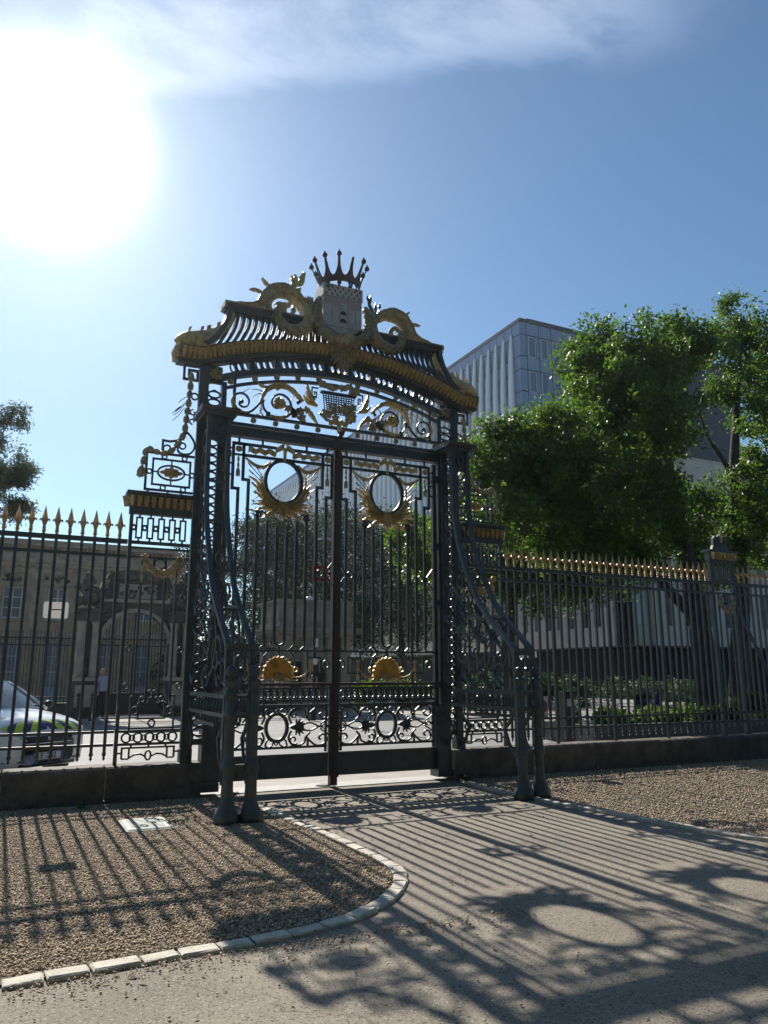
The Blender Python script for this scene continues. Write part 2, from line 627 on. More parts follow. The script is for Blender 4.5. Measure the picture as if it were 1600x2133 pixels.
def catmull(P, k):
    P = [Vector(p) for p in P]
    out = []
    n = len(P)
    for i in range(n - 1):
        p0 = P[max(i - 1, 0)]
        p1, p2 = P[i], P[i + 1]
        p3 = P[min(i + 2, n - 1)]
        for j in range(k):
            t = j / k
            out.append(0.5 * ((2 * p1) + (p2 - p0) * t + (2 * p0 - 5 * p1 + 4 * p2 - p3) * t * t + (3 * p1 - p0 - 3 * p2 + p3) * t ** 3))
    out.append(P[-1])
    return out


def spiral(cx, cz, r0, r1, a0, a1, n=28):
    """angles in degrees, radius runs r0 -> r1"""
    out = []
    for i in range(n):
        t = i / (n - 1)
        a = R(a0 + (a1 - a0) * t)
        r = r0 + (r1 - r0) * t
        out.append((cx + r * math.cos(a), cz + r * math.sin(a)))
    return out


def arcpts(cx, cz, r, a0, a1, n=16):
    return spiral(cx, cz, r, r, a0, a1, n)


# ------------------------------------------------------------ objects
BASE = {}


def tag(o, label=None, cat=None, group=None, kind=None):
    if label:
        o['label'] = label
    if cat:
        o['category'] = cat
    if group:
        o['group'] = group
    if kind:
        o['kind'] = kind
    return o


def thing(name, label, cat, loc=(0, 0, 0), rotz=0.0, group=None, local=False):
    o = bpy.data.objects.new(name, None)
    o.empty_display_size = 0.2
    COL.objects.link(o)
    o.location = loc
    o.rotation_euler = (0, 0, rotz)
    tag(o, label, cat, group)
    BASE[o.name] = Vector((0, 0, 0)) if local else Vector(loc)
    return o


def clusters(mb):
    """far-apart pieces of a builder: lists of face numbers"""
    nv = len(mb.v)
    par = list(range(nv))

    def find(a):
        while par[a] != a:
            par[a] = par[par[a]]
            a = par[a]
        return a
    for f in mb.f:
        r = find(f[0])
        for i in f[1:]:
            q = find(i)
            if q != r:
                par[q] = r
    root = np.array([find(i) for i in range(nv)])
    ids, isl = np.unique(root, return_inverse=True)
    k = len(ids)
    if k < 2 or k > 900:
        return None
    V = np.array(mb.v)
    lo = np.full((k, 3), 1e9)
    hi = np.full((k, 3), -1e9)
    np.minimum.at(lo, isl, V)
    np.maximum.at(hi, isl, V)
    size = np.sqrt(((hi - lo) ** 2).sum(1))
    gap = np.maximum(0, np.maximum(lo[:, None] - hi[None], lo[None] - hi[:, None]))
    near = np.sqrt((gap ** 2).sum(2)) <= np.maximum(0.02, 0.5 * np.maximum(size[:, None], size[None]))
    lab = np.arange(k)
    while True:
        new = np.where(near, lab[None, :], k).min(1)
        new = new[new]
        if (new == lab).all():
            break
        lab = new
    u, lab = np.unique(lab, return_inverse=True)
    if len(u) < 2:
        return None
    out = [[] for _ in u]
    for fi, f in enumerate(mb.f):
        out[lab[isl[f[0]]]].append(fi)
    return out


def part(name, mb, m, parent, smooth=False, kind=None, label=None):
    """child mesh(es) of a thing or part; pieces that stand apart become objects of their own"""
    b = BASE.get(parent.name, Vector((0, 0, 0))) if parent else Vector((0, 0, 0))
    if b.length > 0:
        mb.v = [(v[0] - b.x, v[1] - b.y, v[2] - b.z) for v in mb.v]
    cl = clusters(mb) if kind is None else None
    if cl is None:
        sets = [mb]
    else:
        sets = []
        for fl in cl:
            q = MB()
            mp = {}
            for fi in fl:
                for i in mb.f[fi]:
                    if i not in mp:
                        mp[i] = len(q.v)
                        q.v.append(mb.v[i])
                q.f.append(tuple(mp[i] for i in mb.f[fi]))
            sets.append(q)
    first = None
    for q in sets:
        o = bpy.data.objects.new(name, q.mesh(name, m, smooth))
        COL.objects.link(o)
        if parent:
            o.parent = parent
            BASE[o.name] = b
        tag(o, label, None, None, kind)
        first = first or o
    return first


def piece(name, me, parent, loc=(0, 0, 0), rot=None, scale=None):
    """an object sharing mesh data; loc in the frame of the thing the parent belongs to"""
    o = bpy.data.objects.new(name, me)
    COL.objects.link(o)
    b = BASE.get(parent.name, Vector((0, 0, 0))) if parent else Vector((0, 0, 0))
    o.location = Vector(loc) - b
    if rot is not None:
        o.rotation_euler = rot
    if scale is not None:
        o.scale = scale
    if parent:
        o.parent = parent
        BASE[o.name] = Vector(loc)
    return o


def single(name, mb, m, label, cat, group=None, smooth=False, kind=None, origin=None):
    """a thing that is one mesh; origin = its base"""
    if origin is not None:
        mb.v = [(v[0] - origin[0], v[1] - origin[1], v[2] - origin[2]) for v in mb.v]
    o = bpy.data.objects.new(name, mb.mesh(name, m, smooth))
    COL.objects.link(o)
    if origin is not None:
        o.location = origin
    tag(o, label, cat, group, kind)
    return o


def npmesh(name, V, F, m, smooth=False):
    """V (n,3) float array, F (k,3|4) int array"""
    me = bpy.data.meshes.new(name)
    nv, nf, c = len(V), len(F), F.shape[1]
    me.vertices.add(nv)
    me.vertices.foreach_set('co', V.astype(np.float32).ravel())
    me.loops.add(nf * c)
    me.loops.foreach_set('vertex_index', F.astype(np.int32).ravel())
    me.polygons.add(nf)
    me.polygons.foreach_set('loop_start', np.arange(0, nf * c, c, dtype=np.int32))
    me.polygons.foreach_set('loop_total', np.full(nf, c, dtype=np.int32))
    if smooth:
        me.polygons.foreach_set('use_smooth', np.ones(nf, dtype=bool))
    me.update(calc_edges=True)
    if m:
        me.materials.append(MATS[m])
    return me


def flip(pts, s):
    return [(s * p[0], p[1]) for p in pts]
# ============================================================ ground
def sheet(name, x0, x1, y0, y1, z, m, sub=1):
    mb = MB()
    mb.add([(x0, y0, z), (x1, y0, z), (x1, y1, z), (x0, y1, z)], [(0, 1, 2, 3)])
    o = bpy.data.objects.new(name, mb.mesh(name, m))
    COL.objects.link(o)
    tag(o, kind='structure')
    return o


sheet('ground', -700, 900, -500, 1200, -0.06, 'road')
sheet('park_drive', -60, 60, -60, 0.02, 0.0, 'asphalt')
sheet('street_pavement', -60, 60, 0.44, 2.1, 0.004, 'paving')
sheet('street_road', -80, 120, 2.1, 17.0, -0.02, 'road')
sheet('square_pavement', -80, 120, 17.0, 60, 0.0, 'paving')
mb = MB()
mb.box(-1.95, 1.95, -0.02, 0.43, -0.05, 0.012)
o = single('threshold', mb, 'pale_stone', None, None, kind='structure')

# gravel beds either side of the drive
KL = [(-9.0, -5.86), (-6.0, -5.86), (-4.24, -5.87), (-3.4, -5.82), (-2.83, -5.80), (-2.26, -5.69), (-1.92, -5.50), (-1.66, -5.28),
      (-1.45, -5.00), (-1.34, -4.78), (-1.27, -4.50), (-1.25, -4.2), (-1.26, -3.9), (-1.30, -3.2), (-1.345, -2.5), (-1.40, -1.8), (-1.44, -1.3)]
KR = [(2.02, -0.25), (1.88, -0.9), (1.88, -1.6), (1.95, -2.4), (2.06, -3.2), (2.16, -3.9), (2.28, -4.6), (2.45, -5.2), (2.8, -5.75),
      (3.4, -6.1), (4.4, -6.3), (9.0, -6.4), (14.0, -6.4)]
BL = KL + [(-1.62, -0.7), (-1.9, -0.25), (-9.0, -0.25)]
BR = KR + [(14.0, -0.25)]


def flatpoly(name, poly, z, m):
    me = bpy.data.meshes.new(name)
    me.from_pydata([(p[0], p[1], z) for p in poly], [], [tuple(range(len(poly)))])
    me.materials.append(MATS[m])
    o = bpy.data.objects.new(name, me)
    COL.objects.link(o)
    tag(o, kind='structure')
    return o


flatpoly('gravel_bed', BL, 0.012, 'soil')
flatpoly('gravel_bed', BR, 0.012, 'soil')

gm = bpy.data.materials.new('pebbles')
gm.use_nodes = True
N_, L_ = gm.node_tree.nodes, gm.node_tree.links
b_ = N_['Principled BSDF']
b_.inputs['Roughness'].default_value = 0.75
g_ = N_.new('ShaderNodeNewGeometry')
cr = N_.new('ShaderNodeValToRGB')
els = cr.color_ramp.elements
els[0].position = 0.0
els[0].color = (0.17, 0.125, 0.08, 1)
els[1].position = 1.0
els[1].color = (0.66, 0.55, 0.40, 1)
for p_, c_ in ((0.25, (0.35, 0.26, 0.165, 1)), (0.6, (0.46, 0.345, 0.225, 1)), (0.85, (0.53, 0.415, 0.28, 1))):
    e_ = els.new(p_)
    e_.color = c_
L_.new(g_.outputs['Random Per Island'], cr.inputs[0])
L_.new(cr.outputs[0], b_.inputs['Base Color'])
MATS['pebbles'] = gm


def inside(pts, poly):
    x, y = pts[:, 0], pts[:, 1]
    c = np.zeros(len(pts), bool)
    n = len(poly)
    for i in range(n):
        x1, y1 = poly[i]
        x2, y2 = poly[(i + 1) % n]
        if y1 == y2:
            continue
        cond = ((y1 > y) != (y2 > y)) & (x < (x2 - x1) * (y - y1) / (y2 - y1) + x1)
        c ^= cond
    return c


OCT_V = np.array([(1, 0, 0), (-1, 0, 0), (0, 1, 0), (0, -1, 0), (0, 0, 1), (0, 0, -1)], float)
OCT_F = np.array([(0, 2, 4), (2, 1, 4), (1, 3, 4), (3, 0, 4), (2, 0, 5), (1, 2, 5), (3, 1, 5), (0, 3, 5)])


def pebbles(name, pts, smin, smax, z0, label_kind='stuff'):
    n = len(pts)
    s = smin + (smax - smin) * np.random.rand(n) ** 1.8
    a = np.random.rand(n) * 6.283
    V = np.repeat(OCT_V[None], n, 0) * (0.75 + 0.5 * np.random.rand(n, 6, 1))
    V[:, :, 2] *= 0.72
    # tilt
    t = (np.random.rand(n) - 0.5) * 1.2
    y = V[:, :, 1] * np.cos(t)[:, None] - V[:, :, 2] * np.sin(t)[:, None]
    z = V[:, :, 1] * np.sin(t)[:, None] + V[:, :, 2] * np.cos(t)[:, None]
    x = V[:, :, 0]
    X = x * np.cos(a)[:, None] - y * np.sin(a)[:, None]
    Y = x * np.sin(a)[:, None] + y * np.cos(a)[:, None]
    P = np.stack([X, Y, z], 2) * s[:, None, None]
    zz = z0 + s * 0.35 + np.random.rand(n) * 0.012
    P += np.stack([pts[:, 0], pts[:, 1], zz], 1)[:, None, :]
    F = (OCT_F[None] + 6 * np.arange(n)[:, None, None]).reshape(-1, 3)
    me = npmesh(name, P.reshape(-1, 3), F, 'pebbles', True)
    o = bpy.data.objects.new(name, me)
    COL.objects.link(o)
    return o


def scatter(n, x0, x1, y0, y1, poly=None):
    p = np.random.rand(n, 2) * (x1 - x0, y1 - y0) + (x0, y0)
    return p if poly is None else p[inside(p, poly)]


def off_kerb(p, path, d):
    keep = np.ones(len(p), bool)
    for a, b in zip(path[:-1], path[1:]):
        a, b = np.array(a), np.array(b)
        t = np.clip(((p - a) @ (b - a)) / ((b - a) @ (b - a)), 0, 1)
        keep &= np.linalg.norm(p - (a + t[:, None] * (b - a)), axis=1) > d
    return p[keep]


pl = off_kerb(scatter(150000, -4.95, -1.2, -5.85, -0.25, BL), KL, 0.066)
o = pebbles('gravel', pl, 0.0045, 0.0135, 0.008)
tag(o, 'brown pea gravel filling the bed left of the drive', 'gravel', None, 'stuff')
pr = np.concatenate([scatter(44000, 1.85, 5.8, -5.2, -0.25, BR), scatter(34000, 5.8, 11.0, -3.8, -0.25, BR)])
o = pebbles('gravel', pr, 0.006, 0.017, 0.006)
tag(o, 'brown pea gravel filling the bed right of the drive', 'gravel', None, 'stuff')
# stones strayed over the kerb onto the drive
q1 = scatter(6000, -4.9, -1.0, -6.55, -5.9)
q1 = q1[np.random.rand(len(q1)) < np.exp(-(-5.92 - q1[:, 1]) * 9.0)]
q2 = scatter(1900, -1.25, 2.2, -7.5, -1.2)
q2 = q2[np.random.rand(len(q2)) < 0.10 + 0.8 * np.exp(-np.abs(q2[:, 0] + 1.18) * 9.0) * (q2[:, 1] < -3)]
q2 = q2[~inside(q2, BL) & ~inside(q2, BR)]
q3 = scatter(160, -4.5, 2.0, -8.5, -5.9)
o = pebbles('gravel', off_kerb(np.concatenate([q1, q2, q3]), KL, 0.062), 0.004, 0.0105, 0.0)
tag(o, 'loose pebbles strewn along the kerb on the asphalt drive', 'gravel', None, 'stuff')


# kerbs of single stones
def kerb(path, name, sl, w, h, seed, skip=0.0):
    rr = random.Random(seed)
    root = bpy.data.objects.new(name, None)
    COL.objects.link(root)
    tag(root, kind='structure')
    P = resample([(p[0], p[1]) for p in path], 600)
    L = [0.0]
    for i in range(1, len(P)):
        L.append(L[-1] + (P[i] - P[i - 1]).length)
    d = 0.0
    while d < L[-1] - 0.1:
        ln = sl * rr.uniform(0.86, 1.14)
        d1 = min(d + ln, L[-1])
        i0 = next(i for i in range(len(L)) if L[i] >= d)
        i1 = next(i for i in range(len(L)) if L[i] >= d1 - 1e-6)
        a, b = P[i0], P[i1]
        c = (a + b) / 2
        t = (b - a)
        hl = t.length / 2 - 0.006
        ang = math.atan2(t.y, t.x)
        mb = MB()
        ch = 0.008
        hw = w / 2 * rr.uniform(0.95, 1.05)
        hh = h * rr.uniform(0.85, 1.15)
        j = lambda: rr.uniform(-0.006, 0.006)
        lo = [(-hl, -hw), (hl, -hw), (hl, hw), (-hl, hw)]
        vs = [(x + j(), y + j(), -0.05) for x, y in lo] + [(x + j(), y + j(), hh - ch + j() * 0.4) for x, y in lo]
        vs += [((abs(x) - ch * 1.6) * (1 if x > 0 else -1), (abs(y) - ch * 1.3) * (1 if y > 0 else -1), hh + j() * 0.4) for x, y in lo]
        fs = [(8, 9, 10, 11)]
        for k in range(4):
            m = (k + 1) % 4
            fs += [(k, m, 4 + m, 4 + k), (4 + k, 4 + m, 8 + m, 8 + k)]
        mb.add(vs, fs)
        o = bpy.data.objects.new('kerb_stone', mb.mesh('kerb_stone', 'kerbstone'))
        COL.objects.link(o)
        o.parent = root
        o.location = (c.x, c.y, 0)
        o.rotation_euler = (rr.uniform(-.02, .02), rr.uniform(-.015, .015), ang + rr.uniform(-.02, .02))
        d = d1
    return root


kerb(KL[1:], 'kerb', 0.245, 0.118, 0.027, 3)
kerb(KR[:11], 'kerb', 0.30, 0.085, 0.035, 4)

# utility cover in the left bed
ct = thing('utility_cover', 'pale green rectangular utility cover set in the gravel bed', 'utility cover', (-2.87, -1.83, 0))
mb = MB()
mb.box(-3.12, -2.64, -2.17, -1.49, 0.0, 0.03)
part('cover_frame', mb, 'cover_green', ct)
mb = MB()
mb.add([(-3.10, -2.15, 0.034), (-2.66, -2.15, 0.034), (-2.66, -1.51, 0.034), (-3.10, -1.51, 0.034),
        (-3.085, -2.13, 0.044), (-2.675, -2.13, 0.044), (-2.675, -1.53, 0.044), (-3.085, -1.53, 0.044),
        (-3.10, -2.15, 0.024), (-2.66, -2.15, 0.024), (-2.66, -1.51, 0.024), (-3.10, -1.51, 0.024)],
       [(4, 5, 6, 7)] + [(i, (i + 1) % 4, 4 + (i + 1) % 4, 4 + i) for i in range(4)] + [(8 + i, 8 + (i + 1) % 4, (i + 1) % 4, i) for i in range(4)])
lid = part('lid', mb, 'cover_green', ct)
mb = MB()
for k in range(7):
    y = -2.06 + k * 0.076
    mb.box(-3.05, -2.71, y, y + 0.02, 0.0435, 0.048)
part('grip_rib', mb, 'cover_green', lid)


# small weeds
def weed(loc, n, r, m, label, seed):
    rr = random.Random(seed)
    mb = MB()
    for i in range(n):
        a = rr.uniform(0, 6.28)
        l = r * rr.uniform(.6, 1.2)
        w = l * 0.24
        u = Vector((math.cos(a), math.sin(a), 0))
        v = Vector((-math.sin(a), math.cos(a), 0))
        z0 = rr.uniform(0.01, 0.03)
        b0 = Vector(loc)
        p = [b0, b0 + u * l * .5 + v * w + Vector((0, 0, z0 + l * .55)), b0 + u * l + Vector((0, 0, l * rr.uniform(.4, .8))),
             b0 + u * l * .5 - v * w + Vector((0, 0, z0 + l * .5))]
        mb.add([tuple(q) for q in p], [(0, 1, 2, 3)])
    return single('weed', mb, m, label, 'weed', 'weeds in the gravel', origin=loc)


weed((-3.43, -0.46, 0.012), 16, 0.085, 'leaf_bright', 'bright yellow-green weed at the foot of the left plinth wall', 1)
weed((1.98, -0.42, 0.012), 22, 0.14, 'leaf_bed', 'tuft of weeds at the corner of the right plinth wall by the gate', 2)
weed((-1.62, -0.55, 0.012), 18, 0.12, 'leaf_oak', 'dusty weeds at the foot of the left gate pylon', 3)
weed((4.5, -0.95, 0.012), 9, 0.06, 'leaf_bright', 'tiny yellow weed in the gravel right of the gate', 4)

# dry leaf litter
rr_ = random.Random(31)
mb = MB()
for i in range(260):
    if i % 3 == 0:
        x, y = rr_.uniform(-4.6, 2.2), rr_.uniform(-8.4, -1.0)
    else:
        x, y = rr_.choice(((rr_.uniform(-4.7, -1.4), rr_.gauss(-.45, .25)), (rr_.uniform(2.0, 8.0), rr_.gauss(-.7, .4)), (rr_.gauss(-1.1, .15), rr_.uniform(-5.2, -1.5)), (rr_.uniform(-4.6, -1.6), rr_.gauss(-6.05, .1))))
    y = min(y, -.28)
    a, l = rr_.uniform(0, 6.28), rr_.uniform(.012, .032)
    u, v = Vector((math.cos(a), math.sin(a), 0)), Vector((-math.sin(a), math.cos(a), 0))
    c = Vector((x, y, .028 if (x < -1.3 and y > -5.8) or x > 2.2 else .004))
    mb.add([tuple(c - u * l), tuple(c + v * l * .45 + Vector((0, 0, l * .35))), tuple(c + u * l + Vector((0, 0, l * .5))), tuple(c - v * l * .45 + Vector((0, 0, l * .3)))], [(0, 1, 2, 3)])
o = single('leaf_litter', mb, 'bark_litter', 'scattered dry brown leaf litter on the gravel and drive', 'leaf litter', kind='stuff')
# ============================================================ plinth walls and fences
def plinth(name, label, cuts, x_in, group):
    t = thing(name, label, 'wall', ((cuts[0] + cuts[-1]) / 2, 0, 0), group=group)
    rr = random.Random(len(cuts))
    for a, b in zip(cuts[:-1], cuts[1:]):
        g = 0.006
        prof = [(-0.205, 0.0), (-0.20, 0.385), (-0.185, 0.425), (-0.15, 0.447), (0.15, 0.452), (0.19, 0.43), (0.205, 0.39), (0.205, 0.0)]
        mb = MB()
        xs = [a + g, a + g + 0.015, b - g - 0.015, b - g]
        n = len(prof)
        for i, x in enumerate(xs):
            k = 0.985 if i in (0, 3) else 1.0
            for (y, z) in prof:
                mb.v.append((x, y * k, z * k + rr.uniform(-.003, .003) * (z > 0)))
        for i in range(3):
            for j in range(n - 1):
                mb.f.append((i * n + j, i * n + j + 1, (i + 1) * n + j + 1, (i + 1) * n + j))
        mb.f.append(tuple(range(n)))
        mb.f.append(tuple(range(4 * n - 1, 3 * n - 1, -1)))
        part('stone_block', mb, 'plinth', t)
    # footing course
    mb = MB()
    lo, hi = min(cuts[0], cuts[-1]), max(cuts[0], cuts[-1])
    mb.box(lo, hi, -0.245, 0.245, -0.05, 0.055)
    part('footing', mb, 'plinth', t)
    return t


plinth('plinth_wall', 'dark weathered stone plinth under the left iron fence, beside the car', [-8.0, -6.6, -5.2, -4.3, -3.13, -1.93], -1.93,
       'plinth walls under the fence')
plinth('plinth_wall', 'dark weathered stone plinth under the right iron fence, shaded by the trees', [1.93, 3.13, 4.7, 6.2, 7.9, 8.7, 10.2, 12.0], 1.93,
       'plinth walls under the fence')

# one bar, one gilt spear head, one drop finial, shared by every bar
mb = MB()
mb.box(-0.019, 0.019, -0.015, 0.015, 0.60, 3.37)
bar_me = mb.mesh('bar', 'iron')
mb = MB()
mb.lathe([(0.021, 3.36), (0.021, 3.385), (0.015, 3.395), (0.027, 3.41), (0.027, 3.425), (0.016, 3.438), (0.026, 3.45), (0.022, 3.462), (0.017, 3.475),
          (0.020, 3.50), (0.027, 3.54), (0.031, 3.556)], 8)
for s in (-1, 1):   # curled side leaves
    pts = [(s * 0.012, 3.485), (s * 0.022, 3.53), (s * 0.036, 3.562), (s * 0.052, 3.566), (s * 0.060, 3.552), (s * 0.055, 3.540)]
    mb.strip(pts, [0.016, 0.018, 0.020, 0.018, 0.014, 0.008], -0.012, 0.012)
    Mx = Matrix.Rotation(R(90), 4, 'Z')
    mb.strip(pts, [0.016, 0.018, 0.018, 0.016, 0.012, 0.008], -0.012, 0.012, M=Mx)
Mq = Matrix.Rotation(R(45), 4, 'Z')
vs = [(-.030, -.030, 3.556), (.030, -.030, 3.556), (.030, .030, 3.556), (-.030, .030, 3.556),
      (-.0235, -.0235, 3.60), (.0235, -.0235, 3.60), (.0235, .0235, 3.60), (-.0235, .0235, 3.60), (0, 0, 3.752)]
mb.add(vs, [(i, (i + 1) % 4, 4 + (i + 1) % 4, 4 + i) for i in range(4)] + [(4 + i, 4 + (i + 1) % 4, 8) for i in range(4)], Mq)
spear_me = mb.mesh('spear_head', 'gilt_spike')
mb = MB()
mb.lathe([(0.015, 0.60), (0.018, 0.612), (0.026, 0.60), (0.028, 0.585), (0.019, 0.57), (0.014, 0.556), (0.014, 0.545), (0.021, 0.536), (0.004, 0.512)][::-1], 8)
drop_me = mb.mesh('drop_finial', 'iron')


def fence(label, xs, x0, x1, posts=()):
    t = thing('iron_fence', label, 'fence', ((x0 + x1) / 2, 0, 0.45), group='fences beside the gate')
    for z, h, d in ((3.345, 0.06, 0.03), (3.145, 0.042, 0.022), (0.862, 0.034, 0.022), (0.70, 0.034, 0.022)):
        mb = MB()
        mb.box(x0, x1, -d, d, z - h / 2, z + h / 2)
        part('rail', mb, 'iron', t)
    for x in posts:
        mb = MB()
        mb.box(x - .02, x + .02, -.021, .021, 0.44, 3.36)
        part('post', mb, 'iron', t)
    for x in xs:
        b = piece('bar', bar_me, t, (x, 0, 0))
        piece('spear_head', spear_me, b, (x, 0, 0))
        piece('drop_finial', drop_me, b, (x, 0, 0))
    return t


SP = 0.1565
fence('tall dark iron fence with gilt spear heads left of the gate', [-3.145 - SP * k for k in range(26)], -7.2, -3.04)
fence('long dark iron fence with gilt spear heads between the gate and the iron pier', [3.145 + SP * k for k in range(31)], 3.04, 7.97, posts=(4.06, 5.31, 6.56))
fence('iron fence with gilt spear heads beyond the iron pier at the right edge', [8.76 + SP * k for k in range(15)], 8.62, 11.1)

# sign plates wired to the fence
st = thing('sign_plate', 'blank grey sign plate wired to the left fence bars, above the car', 'sign', (-3.855, 0.03, 2.29))
mb = MB()
poly = []
for cx, cz, a in ((-3.73, 2.475, 0), (-3.98, 2.475, 90), (-3.98, 2.315, 180), (-3.73, 2.315, 270)):
    poly += arcpts(cx, cz, 0.025, a, a + 90, 5)
mb.plate(poly, 0.026, 0.030)
part('plate', mb, 'plastic_white', st)
mb = MB()
mb.box(-3.94, -3.77, 0.018, 0.0255, 2.392, 2.408)
part('bracket', mb, 'chrome', st)
st = thing('sign_plate', 'second sign plate wired to the fence at the far left', 'sign', (-4.85, 0.03, 2.5))
mb = MB()
mb.box(-5.06, -4.66, 0.026, 0.030, 2.55, 3.0)
part('plate', mb, 'sign_back', st)

ps = thing('no_parking_sign', 'white plate with a blue and red round no parking sign on the right fence', 'sign', (3.78, 0.03, 0.85))
mb = MB()
mb.box(3.66, 3.90, 0.022, 0.028, 0.86, 1.22)
part('plate', mb, 'sign_white', ps)
mb = MB()
mb.plate([(3.78 + .098 * math.cos(a * math.pi / 14), 1.06 + .098 * math.sin(a * math.pi / 14)) for a in range(28)], 0.017, 0.0215)
dsc = part('disc', mb, 'sign_blue', ps)
mb = MB()
mb.ring(3.78, 1.06, .098, .098, .02, 0.013, 0.0165, 28)
mb.strip([(3.72, 1.12), (3.84, 1.00)], .02, 0.013, 0.0165)
part('red_slash', mb, 'sign_red', dsc)
mb = MB()
for k in range(2):
    mb.box(3.70, 3.86 - .04 * k, 0.0185, 0.0215, 0.90 + .03 * k, 0.912 + .03 * k)
part('caption', mb, 'sign_text', ps)
# ============================================================ ornament helpers
def sweep(mb, path, prof):
    """sweep closed profile [(offset along normal, y)] along XZ path (mitred)"""
    P = [Vector(p) for p in path]
    n = len(P)
    m = len(prof)
    for i in range(n):
        d1 = (P[i] - P[i - 1]).normalized() if i else (P[1] - P[0]).normalized()
        d2 = (P[i + 1] - P[i]).normalized() if i < n - 1 else d1
        t = (d1 + d2).normalized()
        nn = Vector((-t.y, t.x))
        c = max(.5, nn.dot(Vector((-d1.y, d1.x))))
        for (o, y) in prof:
            p = P[i] + nn * (o / c)
            mb.v.append((p.x, y, p.y))
    k = len(mb.v) - n * m
    for i in range(n - 1):
        for j in range(m):
            a = k + i * m + j
            b = k + i * m + (j + 1) % m
            mb.f.append((a, b, b + m, a + m))
    mb.f.append(tuple(range(k + m - 1, k - 1, -1)))
    mb.f.append(tuple(range(k + (n - 1) * m, k + n * m)))
    return mb


def rosette(mb, cx, cz, r, y, petals=8, d=0.03, M=None):
    n = petals * 3
    rings = [(0.12, -d * 1.0), (0.30, -d * 0.95), (0.36, -d * 0.45), (0.72, -d * 0.95), (1.0, -d * 0.35), (0.98, 0.0)]
    vs, fs = [], []
    for ri, (q, yy) in enumerate(rings):
        for k in range(n):
            a = 2 * math.pi * k / n
            f = 1.0 if ri < 3 else (1 - 0.13 * (1 + math.cos(petals * a)) / 2)
            dy = 0 if ri < 3 else (-0.25 * d * (math.cos(petals * a + math.pi)))
            vs.append((cx + r * q * f * math.cos(a), y + yy + dy, cz + r * q * f * math.sin(a)))
    for i in range(len(rings) - 1):
        for k in range(n):
            a = i * n + k
            b = i * n + (k + 1) % n
            fs.append((a, b, b + n, a + n))
    fs.append(tuple(range(n - 1, -1, -1)))
    fs.append(tuple(range((len(rings) - 1) * n, len(rings) * n)))
    return mb.add(vs, fs, M)


def husk(mb, p0, p1, w, y, lob=4):
    a, b = Vector((p0[0], y, p0[1])), Vector((p1[0], y, p1[1]))
    d = b - a
    q = Vector((0, 0, 1)).rotation_difference(d.normalized())
    L = d.length
    n = lob * 3
    prof = [(.12, 0), (.45, .10), (.85, .32), (1.0, .55), (.88, .78), (.98, .97)]
    vs, fs = [], []
    for ri, (r, t) in enumerate(prof):
        for k in range(n):
            ang = 2 * math.pi * k / n
            f = 1 + (0.12 * math.cos(lob * ang) if ri > 1 else 0)
            tt = t - (0.16 * (1 - math.cos(lob * ang)) / 2 if ri == 5 else 0)
            v = Vector((r * f * w / 2 * math.cos(ang), r * f * w / 2 * math.sin(ang) * 0.8, tt * L))
            vs.append(tuple(a + q @ v))
    for i in range(len(prof) - 1):
        for k in range(n):
            aa = i * n + k
            bb = i * n + (k + 1) % n
            fs.append((aa, bb, bb + n, aa + n))
    fs.append(tuple(range(n - 1, -1, -1)))
    fs.append(tuple(range((len(prof) - 1) * n, len(prof) * n)))
    return mb.add(vs, fs)


def swag(mb, pts, rads, around=7, step=0.6, out=1.25, back=False):
    """bound rope of overlapping laurel leaves along a 3D path"""
    P = catmull([Vector(p) for p in pts], 10)
    n0 = len(P)
    Rr = [rads[0] + 0.0] * n0
    for i in range(n0):
        t = i / (n0 - 1) * (len(rads) - 1)
        k = min(int(t), len(rads) - 2)
        Rr[i] = rads[k] + (rads[k + 1] - rads[k]) * (t - k)
    mb.tube(P, [r * .62 for r in Rr], 8)
    L = [0]
    for i in range(1, n0):
        L.append(L[-1] + (P[i] - P[i - 1]).length)
    d = 0.0
    row = 0
    while d < L[-1]:
        i = max(k for k in range(n0) if L[k] <= d)
        r = Rr[i]
        t = (P[min(i + 1, n0 - 1)] - P[max(i - 1, 0)]).normalized()
        u = Vector((0, 1, 0))
        u = (u - t * u.dot(t))
        u = u.normalized() if u.length > 1e-3 else t.orthogonal().normalized()
        v = t.cross(u)
        for k in range(around):
            a = 2 * math.pi * (k + 0.5 * (row % 2)) / around + rnd.uniform(-.12, .12)
            e = u * math.cos(a) + v * math.sin(a)
            f = t.cross(e)
            ln = r * 1.5
            hw = r * 0.42
            c = P[i] + e * r * .60
            tip = c + t * ln + e * r * (out - .65) * rnd.uniform(.6, 1.4)
            mid = c + t * ln * .5 + e * r * .30
            mb.add([tuple(c), tuple(mid + f * hw - e * r * .12), tuple(tip), tuple(mid - f * hw - e * r * .12), tuple(mid + e * r * .06)],
                   [(0, 1, 4), (1, 2, 4), (2, 3, 4), (3, 0, 4)])
        row += 1
        d += r * step
    return mb


def grapes(mb, c, r, n, y, rb=0.022, tail=1.6):
    for i in range(n):
        t = rnd.random()
        a = rnd.uniform(0, 6.28)
        q = r * (1 - t * .75) * math.sqrt(rnd.random())
        mb.ball((c[0] + q * math.cos(a), y - rnd.uniform(0, .03), c[1] - t * r * tail + r * .5 + q * math.sin(a) * .3), rb, 6)
    return mb


